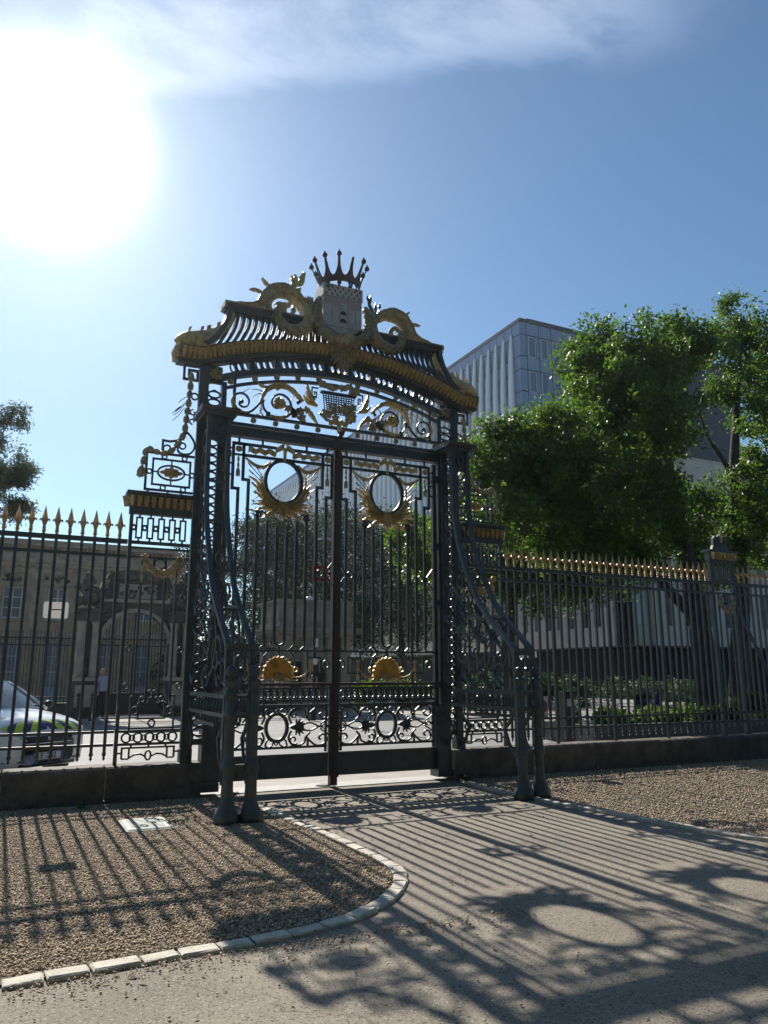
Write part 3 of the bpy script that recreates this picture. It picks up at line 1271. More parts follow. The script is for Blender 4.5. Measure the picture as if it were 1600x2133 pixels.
def vine_leaf(mb, cx, cz, r, y, rot=0.0, d=0.02):
    n = 20
    vs = [(cx, y - d, cz)]
    for k in range(n):
        a = 2 * math.pi * k / n + rot
        q = r * (0.62 + 0.38 * abs(math.cos(2.5 * (a - rot)))) * (1 - .12 * (k % 2))
        vs.append((cx + q * math.cos(a), y - d * .2 + d * .6 * math.sin(5 * (a - rot)), cz + q * math.sin(a)))
    k0 = len(vs)
    vs += [(v[0], y + d * .8, v[2]) for v in vs[1:]]
    fs = [(0, 1 + k, 1 + (k + 1) % n) for k in range(n)] + [(1 + k, k0 + k, k0 + (k + 1) % n, 1 + (k + 1) % n) for k in range(n)]
    fs.append(tuple(range(k0 + n - 1, k0 - 1, -1)))
    return mb.add(vs, fs)


ZC = 0.88


def arcz(r, x):
    return ZC + math.sqrt(r * r - x * x)


def arcpath(r, x0, x1, n=40):
    a0, a1 = math.asin(x0 / r), math.asin(x1 / r)
    return [(r * math.sin(a0 + (a1 - a0) * i / (n - 1)), ZC + r * math.cos(a0 + (a1 - a0) * i / (n - 1))) for i in range(n)]


# shared small pieces
mb = MB()
mb.ring(0, 0, 0.088, 0.052, 0.024, -0.014, 0.014, 16)
oval_me = mb.mesh('oval_ring', 'iron')
mb = MB()
rosette(mb, 0, 0, 0.048, 0.0, 8, 0.03)
rosette(mb, 0, 0, 0.048, 0.0, 8, 0.03, Matrix.Rotation(math.pi, 4, 'Z'))
rosette_me = mb.mesh('rosette', 'gilt_dull')
mb = MB()     # leaf of the gilt cornices: 0.084 wide, 0.165 tall, lower edge at 0
mb.leaf([(0, 0.165), (0, 0.10), (0, 0.0)], 0.064, -0.020, 0.02, 3, 0.035, 0.012, base=0.85, tipw=0.45, depth=.25)
cleaf_me = mb.mesh('cornice_leaf', 'gilt')

# ============================================================ portal
POR = thing('gate_portal', 'monumental dark iron gateway frame with gilt cornice, shield and crown', 'gateway', (0, 0, 0))

# buttress profile: (Y, z) of the curved front struts
BP = [(-0.45, 5.22), (-0.45, 4.6), (-0.48, 4.1), (-0.56, 3.7), (-0.70, 3.35), (-0.88, 3.0), (-1.14, 2.62), (-1.44, 2.34), (-1.78, 2.08), (-1.97, 1.90), (-2.0, 1.6), (-2.0, 0.4)]
post_prof = [(0.135, 0.0), (0.135, 0.09), (0.120, 0.13), (0.098, 0.17), (0.080, 0.22), (0.068, 0.29), (0.064, 0.40), (0.063, 0.53), (0.066, 0.545), (0.080, 0.56), (0.083, 0.60), (0.080, 0.63), (0.064, 0.65),
             (0.062, 0.70), (0.060, 1.10), (0.060, 1.12), (0.072, 1.135), (0.072, 1.16), (0.060, 1.175), (0.060, 1.34), (0.074, 1.36), (0.076, 1.40), (0.060, 1.42),
             (0.070, 1.47), (0.084, 1.50), (0.084, 1.52), (0.045, 1.535), (0.030, 1.55), (0.045, 1.565), (0.060, 1.59), (0.064, 1.62), (0.056, 1.655), (0.036, 1.68), (0.008, 1.69)]
mb = MB()
nfl = 16
for r, z in post_prof:
    fl = 0.66 < z < 1.12
    for k in range(nfl):
        a = 2 * math.pi * k / nfl
        q = r * (1 if (not fl or k % 2 == 0) else 0.86)
        mb.v.append((q * math.cos(a), q * math.sin(a), z))
for i in range(len(post_prof) - 1):
    for k in range(nfl):
        a = i * nfl + k
        b = i * nfl + (k + 1) % nfl
        mb.f.append((a, b, b + nfl, a + nfl))
mb.f.append(tuple(range(nfl - 1, -1, -1)))
mb.f.append(tuple(range((len(post_prof) - 1) * nfl, len(post_prof) * nfl)))
fpost_me = mb.mesh('foot_post', 'iron', True)

YZ = Matrix(((0, 1, 0, 0), (1, 0, 0, 0), (0, 0, 1, 0), (0, 0, 0, 1)))   # builder XZ plane -> YZ plane (x is depth)


def yz(x):
    return Matrix.Translation((x, 0, 0)) @ YZ


for s in (-1, 1):
    def bx(m, a, b, y0, y1, z0, z1):
        m.box(s * a, s * b, y0, y1, z0, z1)
    mb = MB()
    bx(mb, 2.065, 2.185, -0.055, 0.055, 0.45, 6.05)
    bx(mb, 2.055, 2.195, -0.035, 0.035, 0.45, 6.045)
    bx(mb, 2.045, 2.205, -0.075, 0.075, 0.43, 0.62)
    bx(mb, 1.79, 1.862, -0.055, 0.055, 0.12, 5.83)
    bx(mb, 1.862, 2.065, -0.02, 0.02, 0.66, 0.74)
    pyl = part('pylon', mb, 'iron', POR)
    # solid foot of the inner stile
    mb = MB()
    bx(mb, 1.70, 1.925, -0.11, 0.11, 0.10, 1.05)
    bx(mb, 1.68, 1.945, -0.13, 0.13, 0.06, 0.17)
    bx(mb, 1.69, 1.935, -0.12, 0.12, 1.05, 1.10)
    bx(mb, 1.735, 1.90, -0.10, 0.10, 1.10, 1.145)
    part('stile_foot', mb, 'iron', POR)
    # stack of oval rings between the stiles
    z = 0.83
    while z < 5.75:
        piece('oval_ring', oval_me, pyl, (s * 1.9625, 0, z))
        z += 0.123
    mb = MB()
    z = 0.83 - 0.0615
    while z < 5.8:
        mb.plate([(s * 1.9625 - .028, z + .012), (s * 1.9625 + .028, z + .012), (s * 1.9625 + .012, z), (s * 1.9625 + .028, z - .012), (s * 1.9625 - .028, z - .012), (s * 1.9625 - .012, z)], -.013, .013)
        z += 0.123
    part('spacer', mb, 'iron', pyl)
    # gilt leaf boss where pylon and frieze meet
    mb = MB()
    for a in (150, 190, 230, 270, 310, 350, 30, 90):
        c, d = math.cos(R(a)), math.sin(R(a))
        mb.leaf([(s * 1.955 + c * .012, 5.935 + d * .012), (s * 1.955 + c * .06, 5.935 + d * .06), (s * 1.955 + c * .11, 5.935 + d * .11)], .07, -0.075, -0.02, 2, .025)
    part('corner_leaf', mb, 'gilt_dull', pyl)
    mb = MB()
    bx(mb, 1.862, 2.065, -0.03, 0.03, 5.80, 6.06)
    part('corner_plate', mb, 'iron', pyl)

    # buttress: cap slab, two curved struts, side scrolls, foot posts
    mb = MB()
    prof = [(0.0, -0.52), (0.03, -0.56), (0.06, -0.58), (0.085, -0.50), (0.085, 0.07), (0.0, 0.07)]
    x0, x1 = (1.71, 2.24)
    vs = []
    for (dz, y) in prof:
        vs.append((s * x0, y, 5.20 + dz))
    for (dz, y) in prof:
        vs.append((s * x1, y, 5.20 + dz))
    n = len(prof)
    mb.add(vs, [tuple(range(n)), tuple(range(2 * n - 1, n - 1, -1))] + [(i, (i + 1) % n, n + (i + 1) % n, n + i) for i in range(n)])
    bx(mb, 1.76, 2.19, -0.50, 0.06, 5.15, 5.20)
    cap = part('buttress_cap', mb, 'iron', POR)
    path = catmull([Vector(p) for p in BP], 6)
    for ax in (1.83, 2.11):
        mb = MB()
        mb.strip([(p.x, p.y) for p in path], 0.06, -0.03, 0.03, M=yz(s * ax))
        st_ = part('strut', mb, 'iron', POR)
        # side scrollwork in the plane of the strut
        mb = MB()
        M = yz(s * ax)
        mb.strip(spiral(-0.98, 1.98, 0.46, 0.44, 20, 250, 30), 0.035, -.012, .012, M=M)
        mb.strip(spiral(-0.62, 1.93, 0.32, 0.05, 60, 420, 40), [0.032 - .012 * i / 39 for i in range(40)], -.012, .012, M=M)
        mb.strip(spiral(-1.45, 1.80, 0.27, 0.05, 170, -260, 40), [0.032 - .012 * i / 39 for i in range(40)], -.012, .012, M=M)
        mb.strip([(-.06, 3.1), (-.35, 3.0), (-.6, 2.75), (-.75, 2.5), (-.72, 2.3), (-.5, 2.28), (-.42, 2.42)], .03, -.012, .012, M=M)
        mb.strip([(-.06, 4.2), (-.2, 4.0), (-.36, 3.7), (-.4, 3.4), (-.3, 3.22), (-.16, 3.28), (-.17, 3.42)], .03, -.012, .012, M=M)
        mb.strip([(-.06, 2.2), (-.3, 2.1), (-.2, 1.8), (-.06, 1.6)], .03, -.012, .012, M=M)
        for (yy, zz, r0_, a0_, a1_) in ((-.30, 2.55, .20, 200, -170), (-.20, 3.75, .14, 120, 460), (-.75, 2.62, .16, 30, 380), (-1.20, 2.20, .17, 200, -160), (-1.65, 1.60, .16, 0, 330), (-.25, 1.62, .17, 90, -240), (-.95, 1.60, .2, 180, 520), (-.30, 3.1, .16, 60, 420)):
            mb.strip(spiral(yy, zz, r0_, .035, a0_, a1_, 26), [.028 - .01 * i / 25 for i in range(26)], -.012, .012, M=M)
            mb.leaf([(yy - r0_ * .2, zz - r0_), (yy + r0_ * .6, zz - r0_ * .5), (yy + r0_ * 1.1, zz + r0_ * .3)], .09, -.02, .012, 3, .012, M=M)
        part('side_scroll', mb, 'iron', st_)
        mb = MB()
        for (yy, zz, rr_) in ((-.25, 4.85, .13), (-.25, 4.55, .13), (-.26, 4.25, .13), (-.98, 1.98, .13), (-.4, 2.75, .12), (-.62, 2.98, .09)):
            mb.ring(yy, zz, rr_, rr_, .028, -.012, .012, 20, M=M)
        part('side_ring', mb, 'iron', st_)
        mb = MB()
        for zz in (1.34, 1.13):
            mb.box(s * ax - .02, s * ax + .02, -2.0, -.05, zz - .022, zz + .022)
        mb.box(s * ax - .018, s * ax + .018, -1.55, -.55, 0.99, 1.03)
        mb.strip([(-.06, 1.12), (-.14, .96), (-.34, .80), (-.24, .62), (-.06, .5)], .04, -.015, .015, M=M)
        mb.strip([(-1.95, 1.12), (-1.83, .96), (-1.70, .86), (-1.8, .66), (-1.95, .52)], .04, -.015, .015, M=M)
        part('side_rail', mb, 'iron', st_)
        mb = MB()
        for k in range(12):
            yy = -.2 - k * .155
            mb.lathe([(.012, 1.15), (.022, 1.19), (.028, 1.22), (.014, 1.26), (.012, 1.32)], 6, (s * ax, yy, 0))
            if .5 < -yy < 1.6:
                mb.lathe([(.012, 1.03), (.018, 1.06), (.012, 1.11)], 6, (s * ax, yy, 0))
        part('baluster', mb, 'iron', st_)
    # ornaments on the front between the struts
    for (pz, rz) in ((4.98, .075), (3.08, .07), (1.72, .075)):
        # find depth on profile
        yy = min(path, key=lambda p: abs(p.y - pz)).x
        mb = MB()
        mb.ring(s * 1.97, pz, .052, rz, .03, yy - .03, yy + .02, 18)
        part('front_ring', mb, 'iron', cap)
    mb = MB()
    bx(mb, 1.86, 2.08, -.44, -.42, 4.80, 5.15)
    for zz in (4.2, 3.62, 2.9, 2.36, 1.86):
        yy = min(path, key=lambda p: abs(p.y - zz)).x
        bx(mb, 1.86, 2.08, yy - .012, yy + .012, zz - .018, zz + .018)
    bx(mb, 1.80, 1.915, -.16, -.13, 1.12, 5.15)
    part('front_plate', mb, 'iron', cap)
    mb = MB()
    for zz in (1.34, 1.13, .60):
        bx(mb, 1.81, 2.09, -2.1 - .018, -2.1 + .018, zz - .02, zz + .02)
    bx(mb, 1.79, 2.13, -2.04, -1.98, 1.86, 1.93)
    rung = part('rung', mb, 'iron', POR)
    for ax in (1.82, 2.085):
        piece('foot_post', fpost_me, POR, (s * ax, -2.1, 0))

# --- arch, frieze and cornice
mb = MB()
for r0, r1, y in ((5.560, 5.640, 0.075), (5.320, 5.405, 0.06)):
    mb.strip(arcpath((r0 + r1) / 2, -2.06, 2.06, 60), r1 - r0, -y, y)
mb.strip(arcpath(5.60, -2.19, 2.19, 60), 0.03, -0.11, 0.11)
fr = part('frieze', mb, 'iron', POR)
mb = MB()
mb.ring(0, 0, 0.036, 0.066, 0.018, -0.018, 0.018, 16)
foval_me = mb.mesh('frieze_oval', 'iron')
mb = MB()
mb.plate([(-.030, .078), (.030, .078), (.010, .0), (.030, -.078), (-.030, -.078), (-.010, 0)], -.016, .016)
fill_me = mb.mesh('frieze_spacer', 'iron')
ra = 5.4825
for g_ in range(-4, 5):
    ac = g_ * 0.0745
    for k in range(3):
        a = ac + (k - 1) * 0.0181
        piece('frieze_oval', foval_me, fr, (ra * math.sin(a), 0, ZC + ra * math.cos(a)), (0, a, 0))
    for k in (-1, 0):
        a = ac + (k + .5) * 0.0181
        piece('frieze_spacer', fill_me, fr, (ra * math.sin(a), 0, ZC + ra * math.cos(a)), (0, a, 0), (.62, 1, 1))
    if g_ < 4:
        a = ac + 0.0745 / 2
        M = Matrix.Translation((ra * math.sin(a), 0, ZC + ra * math.cos(a))) @ Matrix.Rotation(a, 4, 'Y')
        mb = MB()
        mb.box(-0.050, 0.050, -.03, .03, -.085, .085, M)
        mb.box(-0.030, 0.030, -.042, .042, -.06, .06, M)
        part('frieze_block', mb, 'iron', fr)
mb = MB()
for k in range(9):
    a = R(270 + (k - 4) * 17)
    c, d = math.cos(a), math.sin(a)
    mb.leaf([(c * .04, 6.66 + d * .04), (c * .2, 6.62 + d * .2), (c * (.30 - .015 * abs(k - 4)), 6.60 + d * (.36 - .03 * abs(k - 4)))], .075, -.24, -.16, 3, .03, base=.5)
part('keystone_leaf', mb, 'gilt_dull', fr)

cor_path = [(-2.53, 6.165), (-2.23, 6.165)] + arcpath(5.725, -2.2, 2.2, 61) + [(2.23, 6.165), (2.53, 6.165)]
cor_path = [(-2.53, 6.16)] + [(-2.24, 6.16)] + arcpath(5.725, -2.16, 2.16, 61) + [(2.24, 6.16)] + [(2.53, 6.16)]
mb = MB()
sweep(mb, cor_path, [(-0.085, -0.12), (-0.045, -0.17), (0.03, -0.20), (0.085, -0.235), (0.088, 0.235), (0.03, 0.20), (-0.045, 0.17), (-0.085, 0.12)])
cor = part('cornice', mb, 'gilt_ground', POR, label='gilt arched cornice carved with leaves')
mb = MB()
sweep(mb, [(p[0], p[1] - 0.112) for p in cor_path], [(-0.025, -0.09), (0.025, -0.135), (0.025, 0.135), (-0.025, 0.09)])
mb.box(-2.51, -2.19, -0.10, 0.10, 6.035, 6.055)
mb.box(2.19, 2.51, -0.10, 0.10, 6.035, 6.055)
part('soffit', mb, 'iron', cor)
P_ = resample([tuple(p) for p in cor_path], 72)
for i in range(1, 71):
    t = (P_[i + 1] - P_[i - 1])
    a = -math.atan2(t.y, t.x)
    nn = Vector((-t.y, t.x)).normalized()
    q = P_[i] - nn * 0.082
    piece('cornice_leaf', cleaf_me, cor, (q.x, -0.150, q.y), (R(24), a, 0))
for s in (-1, 1):
    for k in range(4):
        piece('cornice_leaf', cleaf_me, cor, (s * 2.515, -0.13 + k * 0.088, 6.085), (R(10), 0, R(90) * s))
    mb = MB()
    mb.leaf([(s * 2.53, 6.10), (s * 2.57, 6.06), (s * 2.60, 6.07)], .06, -.1, -.05, 2, .02)
    part('corner_tip', mb, 'gilt', cor)
    # Greek key bracket under the cornice ends
    mb = MB()
    pts = [(2.195, 6.02), (2.415, 6.02), (2.415, 5.80), (2.22, 5.80), (2.22, 5.945), (2.345, 5.945), (2.345, 5.865), (2.29, 5.865)]
    mb.strip(flip(pts, s), 0.034, -.02, .02)
    part('key_bracket', mb, 'iron', POR)

# --- roof of fluted ribs
rb_root = None
mb = MB()
sweep(mb, [(-1.88, 7.03), (1.88, 7.03)], [(-0.06, -0.05), (-0.05, -0.085), (0.0, -0.10), (0.02, -0.125), (0.055, -0.135), (0.07, -0.10), (0.07, 0.10), (0.055, 0.135), (0.02, 0.125), (0.0, 0.10), (-0.05, 0.085), (-0.06, 0.05)])
ridge = part('roof_ridge', mb, 'iron', POR)
mb = MB()
for s in (-1, 1):
    mb.box(s * 0.62, s * 1.895, -0.142, 0.142, 7.085, 7.106)
    mb.box(s * 1.862, s * 1.90, -0.142, 0.142, 7.02, 7.085)
part('ridge_trim', mb, 'gilt_dull', ridge)


def ribmesh(xt, w, front):
    xb = xt * 1.13
    xb = max(-2.16, min(2.16, xb))
    zb = arcz(5.81, xb) - 0.01
    zt = 6.985
    m = MB()
    sec = []
    for k in range(6):
        t = k / 5
        q = (1 - t) ** 1.9
        x = xt + (xb - xt) * q
        y = -(0.055 + 0.135 * q)
        z = zb + (zt - zb) * t
        sec.append((x, y, z))
    if front < 0:
        sec = [(x, -y, z) for x, y, z in sec]
    for (x, y, z) in sec:
        o_ = -0.012 if front > 0 else 0.012
        m.v += [(x - w / 2, y, z), (x, y + o_, z), (x + w / 2, y, z), (x + w / 2, y - o_ * 1.5, z), (x - w / 2, y - o_ * 1.5, z)]
    for k in range(5):
        for j in range(5):
            a = k * 5 + j
            b = k * 5 + (j + 1) % 5
            m.f.append((a, b, b + 5, a + 5))
    m.f.append((0, 1, 2, 3, 4))
    m.f.append((29, 28, 27, 26, 25))
    return m


for i in range(-18, 19):
    part('roof_rib', ribmesh(i * 0.098, 0.054, 1), 'iron', ridge)
bk = MB()
for i in range(-18, 19):
    m_ = ribmesh(i * 0.098, 0.054, -1)
    bk.add(m_.v, m_.f)
part('back_ribs', bk, 'iron', ridge)
for s in (-1, 1):
    mb = MB()
    pts = [(1.80, 7.0), (1.82, 6.88), (1.88, 6.70), (1.98, 6.52), (2.10, 6.38), (2.2, 6.31)]
    mb.strip(flip(resample(pts, 14), s), 0.07, -0.17, 0.17)
    part('roof_verge', mb, 'iron', ridge)
    # dolphin sliding down the verge
    sp = [(1.80, 6.99), (1.755, 6.92), (1.79, 6.80), (1.87, 6.68), (2.00, 6.56), (2.14, 6.47), (2.28, 6.42), (2.39, 6.395), (2.48, 6.37), (2.555, 6.335)]
    rd = [.020, .035, .050, .072, .098, .118, .125, .120, .095, .045]
    Pc = catmull([Vector((s * a, -0.06, b)) for a, b in sp], 5)
    rads = []
    for i in range(len(Pc)):
        t = i / (len(Pc) - 1) * (len(rd) - 1)
        k = min(int(t), len(rd) - 2)
        rads.append(rd[k] + (rd[k + 1] - rd[k]) * (t - k))
    mb = MB()
    mb.tube(Pc, rads, 14)
    mb.ball((s * 2.555, -.06, 6.345), .045, 8)
    dol = part('dolphin', mb, 'gilt', POR, True, label='gilt dolphin with scaly body and curled tail')
    mb = MB()
    for (a, b, w) in ((2.12, 6.595, .07), (2.22, 6.56, .05), (1.98, 6.68, .05), (2.40, 6.52, .04)):
        mb.leaf([(s * a, b - .02), (s * (a - .02), b + .05), (s * (a - .05), b + .09)], w, -.08, -.04, 2, .01)
    mb.leaf([(s * 2.30, 6.36), (s * 2.20, 6.28), (s * 2.05, 6.245)], .12, -.19, -.14, 4, .03)
    mb.leaf([(s * 1.78, 6.95), (s * 1.84, 7.02), (s * 1.92, 7.0)], .06, -.08, -.04, 2, .02)
    part('fin', mb, 'gilt', dol)
    mb = MB()
    mb.lathe([(.046, 0), (.044, .012), (.030, .016), (.020, .022), (.004, .026)], 12, M=Matrix.Translation((s * 2.40, -.172, 6.42)) @ Matrix.Rotation(R(90), 4, 'X'))
    mb.strip(flip([(2.56, 6.31), (2.50, 6.285), (2.44, 6.29)], s), [.012, .03, .012], -.16, .0)
    part('eye', mb, 'gilt', dol)
    sc = MB()
    for i in range(10, 34):
        p, r = Pc[i], rads[i]
        t = (Pc[min(i + 1, len(Pc) - 1)] - Pc[i - 1]).normalized()
        v = t.cross(Vector((0, -1, 0))).normalized()
        for k in range(-2, 3):
            if (k + i) % 2:
                continue
            a = k * 0.42
            e = Vector((0, -1, 0)) * math.cos(a) + v * math.sin(a)
            c = p + e * r * .985
            f = t.cross(e)
            sc.add([tuple(c - t * .018 + e * .001), tuple(c + f * .02 + e * .004), tuple(c + t * .022 + e * .010), tuple(c - f * .02 + e * .004)], [(0, 1, 2, 3)])
    part('scales', sc, 'gilt', dol, kind='stuff')

    # acanthus volute beside the shield
    arc = [(1.60, 7.11), (1.44, 7.13), (1.30, 7.21), (1.24, 7.35), (1.13, 7.48), (0.96, 7.53), (0.79, 7.47), (0.64, 7.35), (0.57, 7.20)]
    mb = MB()
    mb.leaf(flip(arc, s), .17, -.13, .09, 7, .05, base=.35, tipw=.6, depth=.18)
    off = [(1.50, 7.14), (1.36, 7.22), (1.29, 7.36), (1.17, 7.50), (1.03, 7.57), (.90, 7.56)]
    mb.leaf(flip(off, s), .09, -.11, .07, 5, .04, base=.2, tipw=.3, depth=.2)
    for a, b, c in (((1.15, 7.53), (1.24, 7.59), (1.31, 7.66)), ((1.30, 7.42), (1.40, 7.44), (1.50, 7.43)), ((1.48, 7.15), (1.60, 7.17), (1.70, 7.16))):
        mb.leaf(flip([a, b, c], s), .045, -.04, .03, 2, .015)
    vol = part('volute', mb, 'gilt_dull', POR)
    mb = MB()
    inner = [(0.90, 7.44), (1.06, 7.42), (1.17, 7.32), (1.19, 7.19), (1.12, 7.09), (1.02, 7.07), (0.945, 7.13), (0.94, 7.22), (1.00, 7.28), (1.06, 7.26), (1.065, 7.21)]
    Pi = catmull([Vector((s * a, -.03, b)) for a, b in inner], 6)
    mb.tube(Pi, [.062 - .028 * i / (len(Pi) - 1) for i in range(len(Pi))], 8)
    part('volute_eye', mb, 'gilt_dull', vol, True)
    mb = MB()
    swag(mb, [(s * 1.06, -.12, 7.20), (s * 1.075, -.15, 7.03), (s * .98, -.17, 6.87), (s * .80, -.18, 6.83), (s * .63, -.16, 6.93), (s * .555, -.13, 7.12), (s * .55, -.10, 7.40)], [.06, .075, .09, .105, .105, .085, .06], 9, .5)
    part('laurel_swag', mb, 'gilt_dull', POR)

# oak branch left, laurel branch right
mb = MB()
stem = [(-.78, 7.40), (-.775, 7.55), (-.73, 7.68), (-.67, 7.80)]
mb.tube(catmull([Vector((a, -.02, b)) for a, b in stem], 4), .012, 6)
for a, b in (((-.775, 7.57), (-.82, 7.78)), ((-.75, 7.64), (-.77, 7.82)), ((-.70, 7.74), (-.62, 7.90)), ((-.72, 7.66), (-.63, 7.79)), ((-.77, 7.50), (-.69, 7.62)),
             ((-.84, 7.46), (-.92, 7.60)), ((-.90, 7.42), (-1.02, 7.58)), ((-.82, 7.36), (-.95, 7.22)), ((-.78, 7.3), (-.80, 7.14)), ((-.86, 7.30), (-1.0, 7.28))):
    m_ = ((a[0] + b[0]) / 2 + .01, (a[1] + b[1]) / 2)
    mb.leaf([a, m_, (b[0] + (b[0] - a[0]) * .12, b[1] + (b[1] - a[1]) * .12)], .10, -.035, -.005, 3, .012, base=.3, tipw=.45, depth=.5)
part('oak_branch', mb, 'gilt', POR, label='gilt oak branch with lobed leaves')
mb = MB()
for stem in ([(.62, 7.38), (.60, 7.52), (.55, 7.64)], [(.64, 7.38), (.66, 7.50), (.665, 7.58)], [(.65, 7.38), (.70, 7.50), (.73, 7.62)], [(.66, 7.36), (.72, 7.44), (.74, 7.56)]):
    mb.tube(catmull([Vector((a, -.02, b)) for a, b in stem], 3), .010, 6)
for a, b in (((.555, 7.63), (.49, 7.77)), ((.555, 7.63), (.56, 7.79)), ((.59, 7.52), (.51, 7.65)), ((.60, 7.50), (.55, 7.62)), ((.61, 7.42), (.54, 7.54)), ((.66, 7.5), (.65, 7.67)), ((.62, 7.44), (.53, 7.47)), ((.72, 7.57), (.74, 7.68))):
    mb.leaf([a, ((a[0] + b[0]) / 2, (a[1] + b[1]) / 2), b], .05, -.03, -.01, 1, .01, base=.2, depth=0)
part('laurel_branch', mb, 'iron', POR, label='dark laurel branch with narrow leaves')

# --- shield with ermine band and a walled city
sh = [(-.335, 7.735), (.335, 7.735), (.335, 7.10), (.27, 6.99), (.12, 6.93), (0, 6.90), (-.12, 6.93), (-.27, 6.99), (-.335, 7.10)]
mb = MB()
mb.plate(sh, -.17, .17)
shield = part('shield', mb, 'shield_red', POR, label='grey shield carved with a walled town')
mb = MB()
mb.box(-.345, .345, -.185, .185, 7.545, 7.745)
mb.box(-.350, .350, -.19, .19, 7.535, 7.547)
band = part('shield_band', mb, 'shield_stone', shield)
mb = MB()
for r_ in range(3):
    for k in range(7):
        x, z = -.29 + k * .097 + (.048 if r_ % 2 else 0), 7.575 + r_ * .06
        if x > .32:
            continue
        mb.plate([(x, z + .026), (x + .012, z), (x + .024, z), (x + .012, z - .012), (x + .016, z - .028), (x, z - .016), (x - .016, z - .028), (x - .012, z - .012), (x - .024, z), (x - .012, z)], -.190, -.1855)
part('ermine_spot', mb, 'iron', band)
mb = MB()
lowp = [(-.335, 7.36), (.335, 7.36), (.335, 7.10), (.27, 6.99), (.12, 6.93), (0, 6.90), (-.12, 6.93), (-.27, 6.99), (-.335, 7.10)]
mb.plate([(a * .985, b if b > 7.3 else b + .006) for a, b in lowp], -.182, -.1705)
town = part('town_field', mb, 'shield_stone', shield)
mb = MB()
for x, w, h in ((-.27, .10, .28), (-.14, .09, .24), (.0, .13, .34), (.14, .09, .24), (.27, .10, .28)):
    mb.box(x - w / 2, x + w / 2, -.198, -.1825, 7.08, 7.08 + h)
    for k in range(3):
        xx = x - w / 2 + w * (k + .5) / 3
        mb.box(xx - w / 9, xx + w / 9, -.198, -.1825, 7.0805 + h, 7.105 + h)
mb.box(-.32, .32, -.194, -.1825, 7.02, 7.079)
part('town_tower', mb, 'shield_stone', town)
mb = MB()
for zc in (7.23, 7.10):
    mb.plate([(-.06, zc)] + [(.06 * math.cos(R(180 - a)), zc + .07 * math.sin(R(a))) for a in range(20, 161, 20)] + [(.06, zc)], -.202, -.1985)
part('town_gate', mb, 'dark_metal', town)
mb = MB()
for sgn in (-1, 1):
    swag(mb, [(sgn * .40, -.17, 7.46), (sgn * .44, -.20, 7.25), (sgn * .425, -.22, 7.06), (sgn * .36, -.24, 6.90), (sgn * .2, -.25, 6.80), (0.0, -.26, 6.755)], [.06, .075, .085, .095, .10, .10], 9, .5)
part('laurel_wreath', mb, 'gilt_dull', POR)
mb = MB()
for k in range(3):
    xx = -.05 + .05 * k
    mb.strip([(xx - .05, 6.66), (xx + .05, 6.85)], .03, -.38, -.20)
part('wreath_ribbon', mb, 'gilt', POR)

# --- crown
cx_, cy_, cz_ = 0.0, 0.0, 7.735
mb = MB()
n = 32
pr = [(.325, 0.02), (.345, .02), (.356, .118), (.330, .12)]
for k in range(n):
    a = 2 * math.pi * k / n
    for (r, z) in pr:
        mb.v.append((cx_ + r * math.cos(a), cy_ + r * math.sin(a), cz_ + z))
for k in range(n):
    for j in range(4):
        a = k * 4 + j
        b = k * 4 + (j + 1) % 4
        c = ((k + 1) % n) * 4
        mb.f.append((a, b, c + (j + 1) % 4, c + j))
for k in range(12):
    a = 2 * math.pi * k / 12 + .13
    mb.lathe([(.018, -.075), (.010, -.03), (.030, .032)], 6, (cx_ + .33 * math.cos(a), cy_ + .33 * math.sin(a), cz_))
crown = part('crown', mb, 'iron_rust', POR, label='openwork iron crown with ball-tipped points')
mb = MB()
pts = [(0, 0.0), (0.06, .10), (0.10, .20), (0.145, .325)]
poly = [(-.088, 0.0), (-.066, .008), (-.045, .055), (-.028, .12), (-.016, .28), (.016, .28), (.028, .12), (.045, .055), (.066, .008), (.088, 0.0), (.04, -.03), (0, -.012), (-.04, -.03)]
vs, fs = [], []
for (x, z) in poly:
    vs.append((x, .30 * z + .25 * z * z, z))
for (x, z) in poly:
    vs.append((x, .30 * z + .25 * z * z + .016, z))
m_ = len(poly)
mb.add(vs, [tuple(range(m_)), tuple(range(2 * m_ - 1, m_ - 1, -1))] + [(i, (i + 1) % m_, m_ + (i + 1) % m_, m_ + i) for i in range(m_)])
point_me = mb.mesh('crown_point', 'iron_rust')
mb = MB()
mb.ball((0, .118, .30), .044, 10)
mb.lathe([(.012, .335), (.012, .355), (.017, .36), (.004, .375)], 6, (0, .122, 0))
ball_me = mb.mesh('crown_ball', 'iron_rust', True)
mb = MB()
mb.ball((0, .055, .09), .036, 10)
for k in range(12):
    a = 2 * math.pi * (k + .25) / 12
    p_ = piece('crown_point', point_me, crown, (cx_ + .340 * math.cos(a), cy_ + .340 * math.sin(a), cz_ + .125), (0, 0, a - math.pi / 2))
    if k != 9:
        b_o = bpy.data.objects.new('crown_ball', ball_me)
        COL.objects.link(b_o)
        b_o.parent = crown
        b_o.location = p_.location
        b_o.rotation_euler = p_.rotation_euler

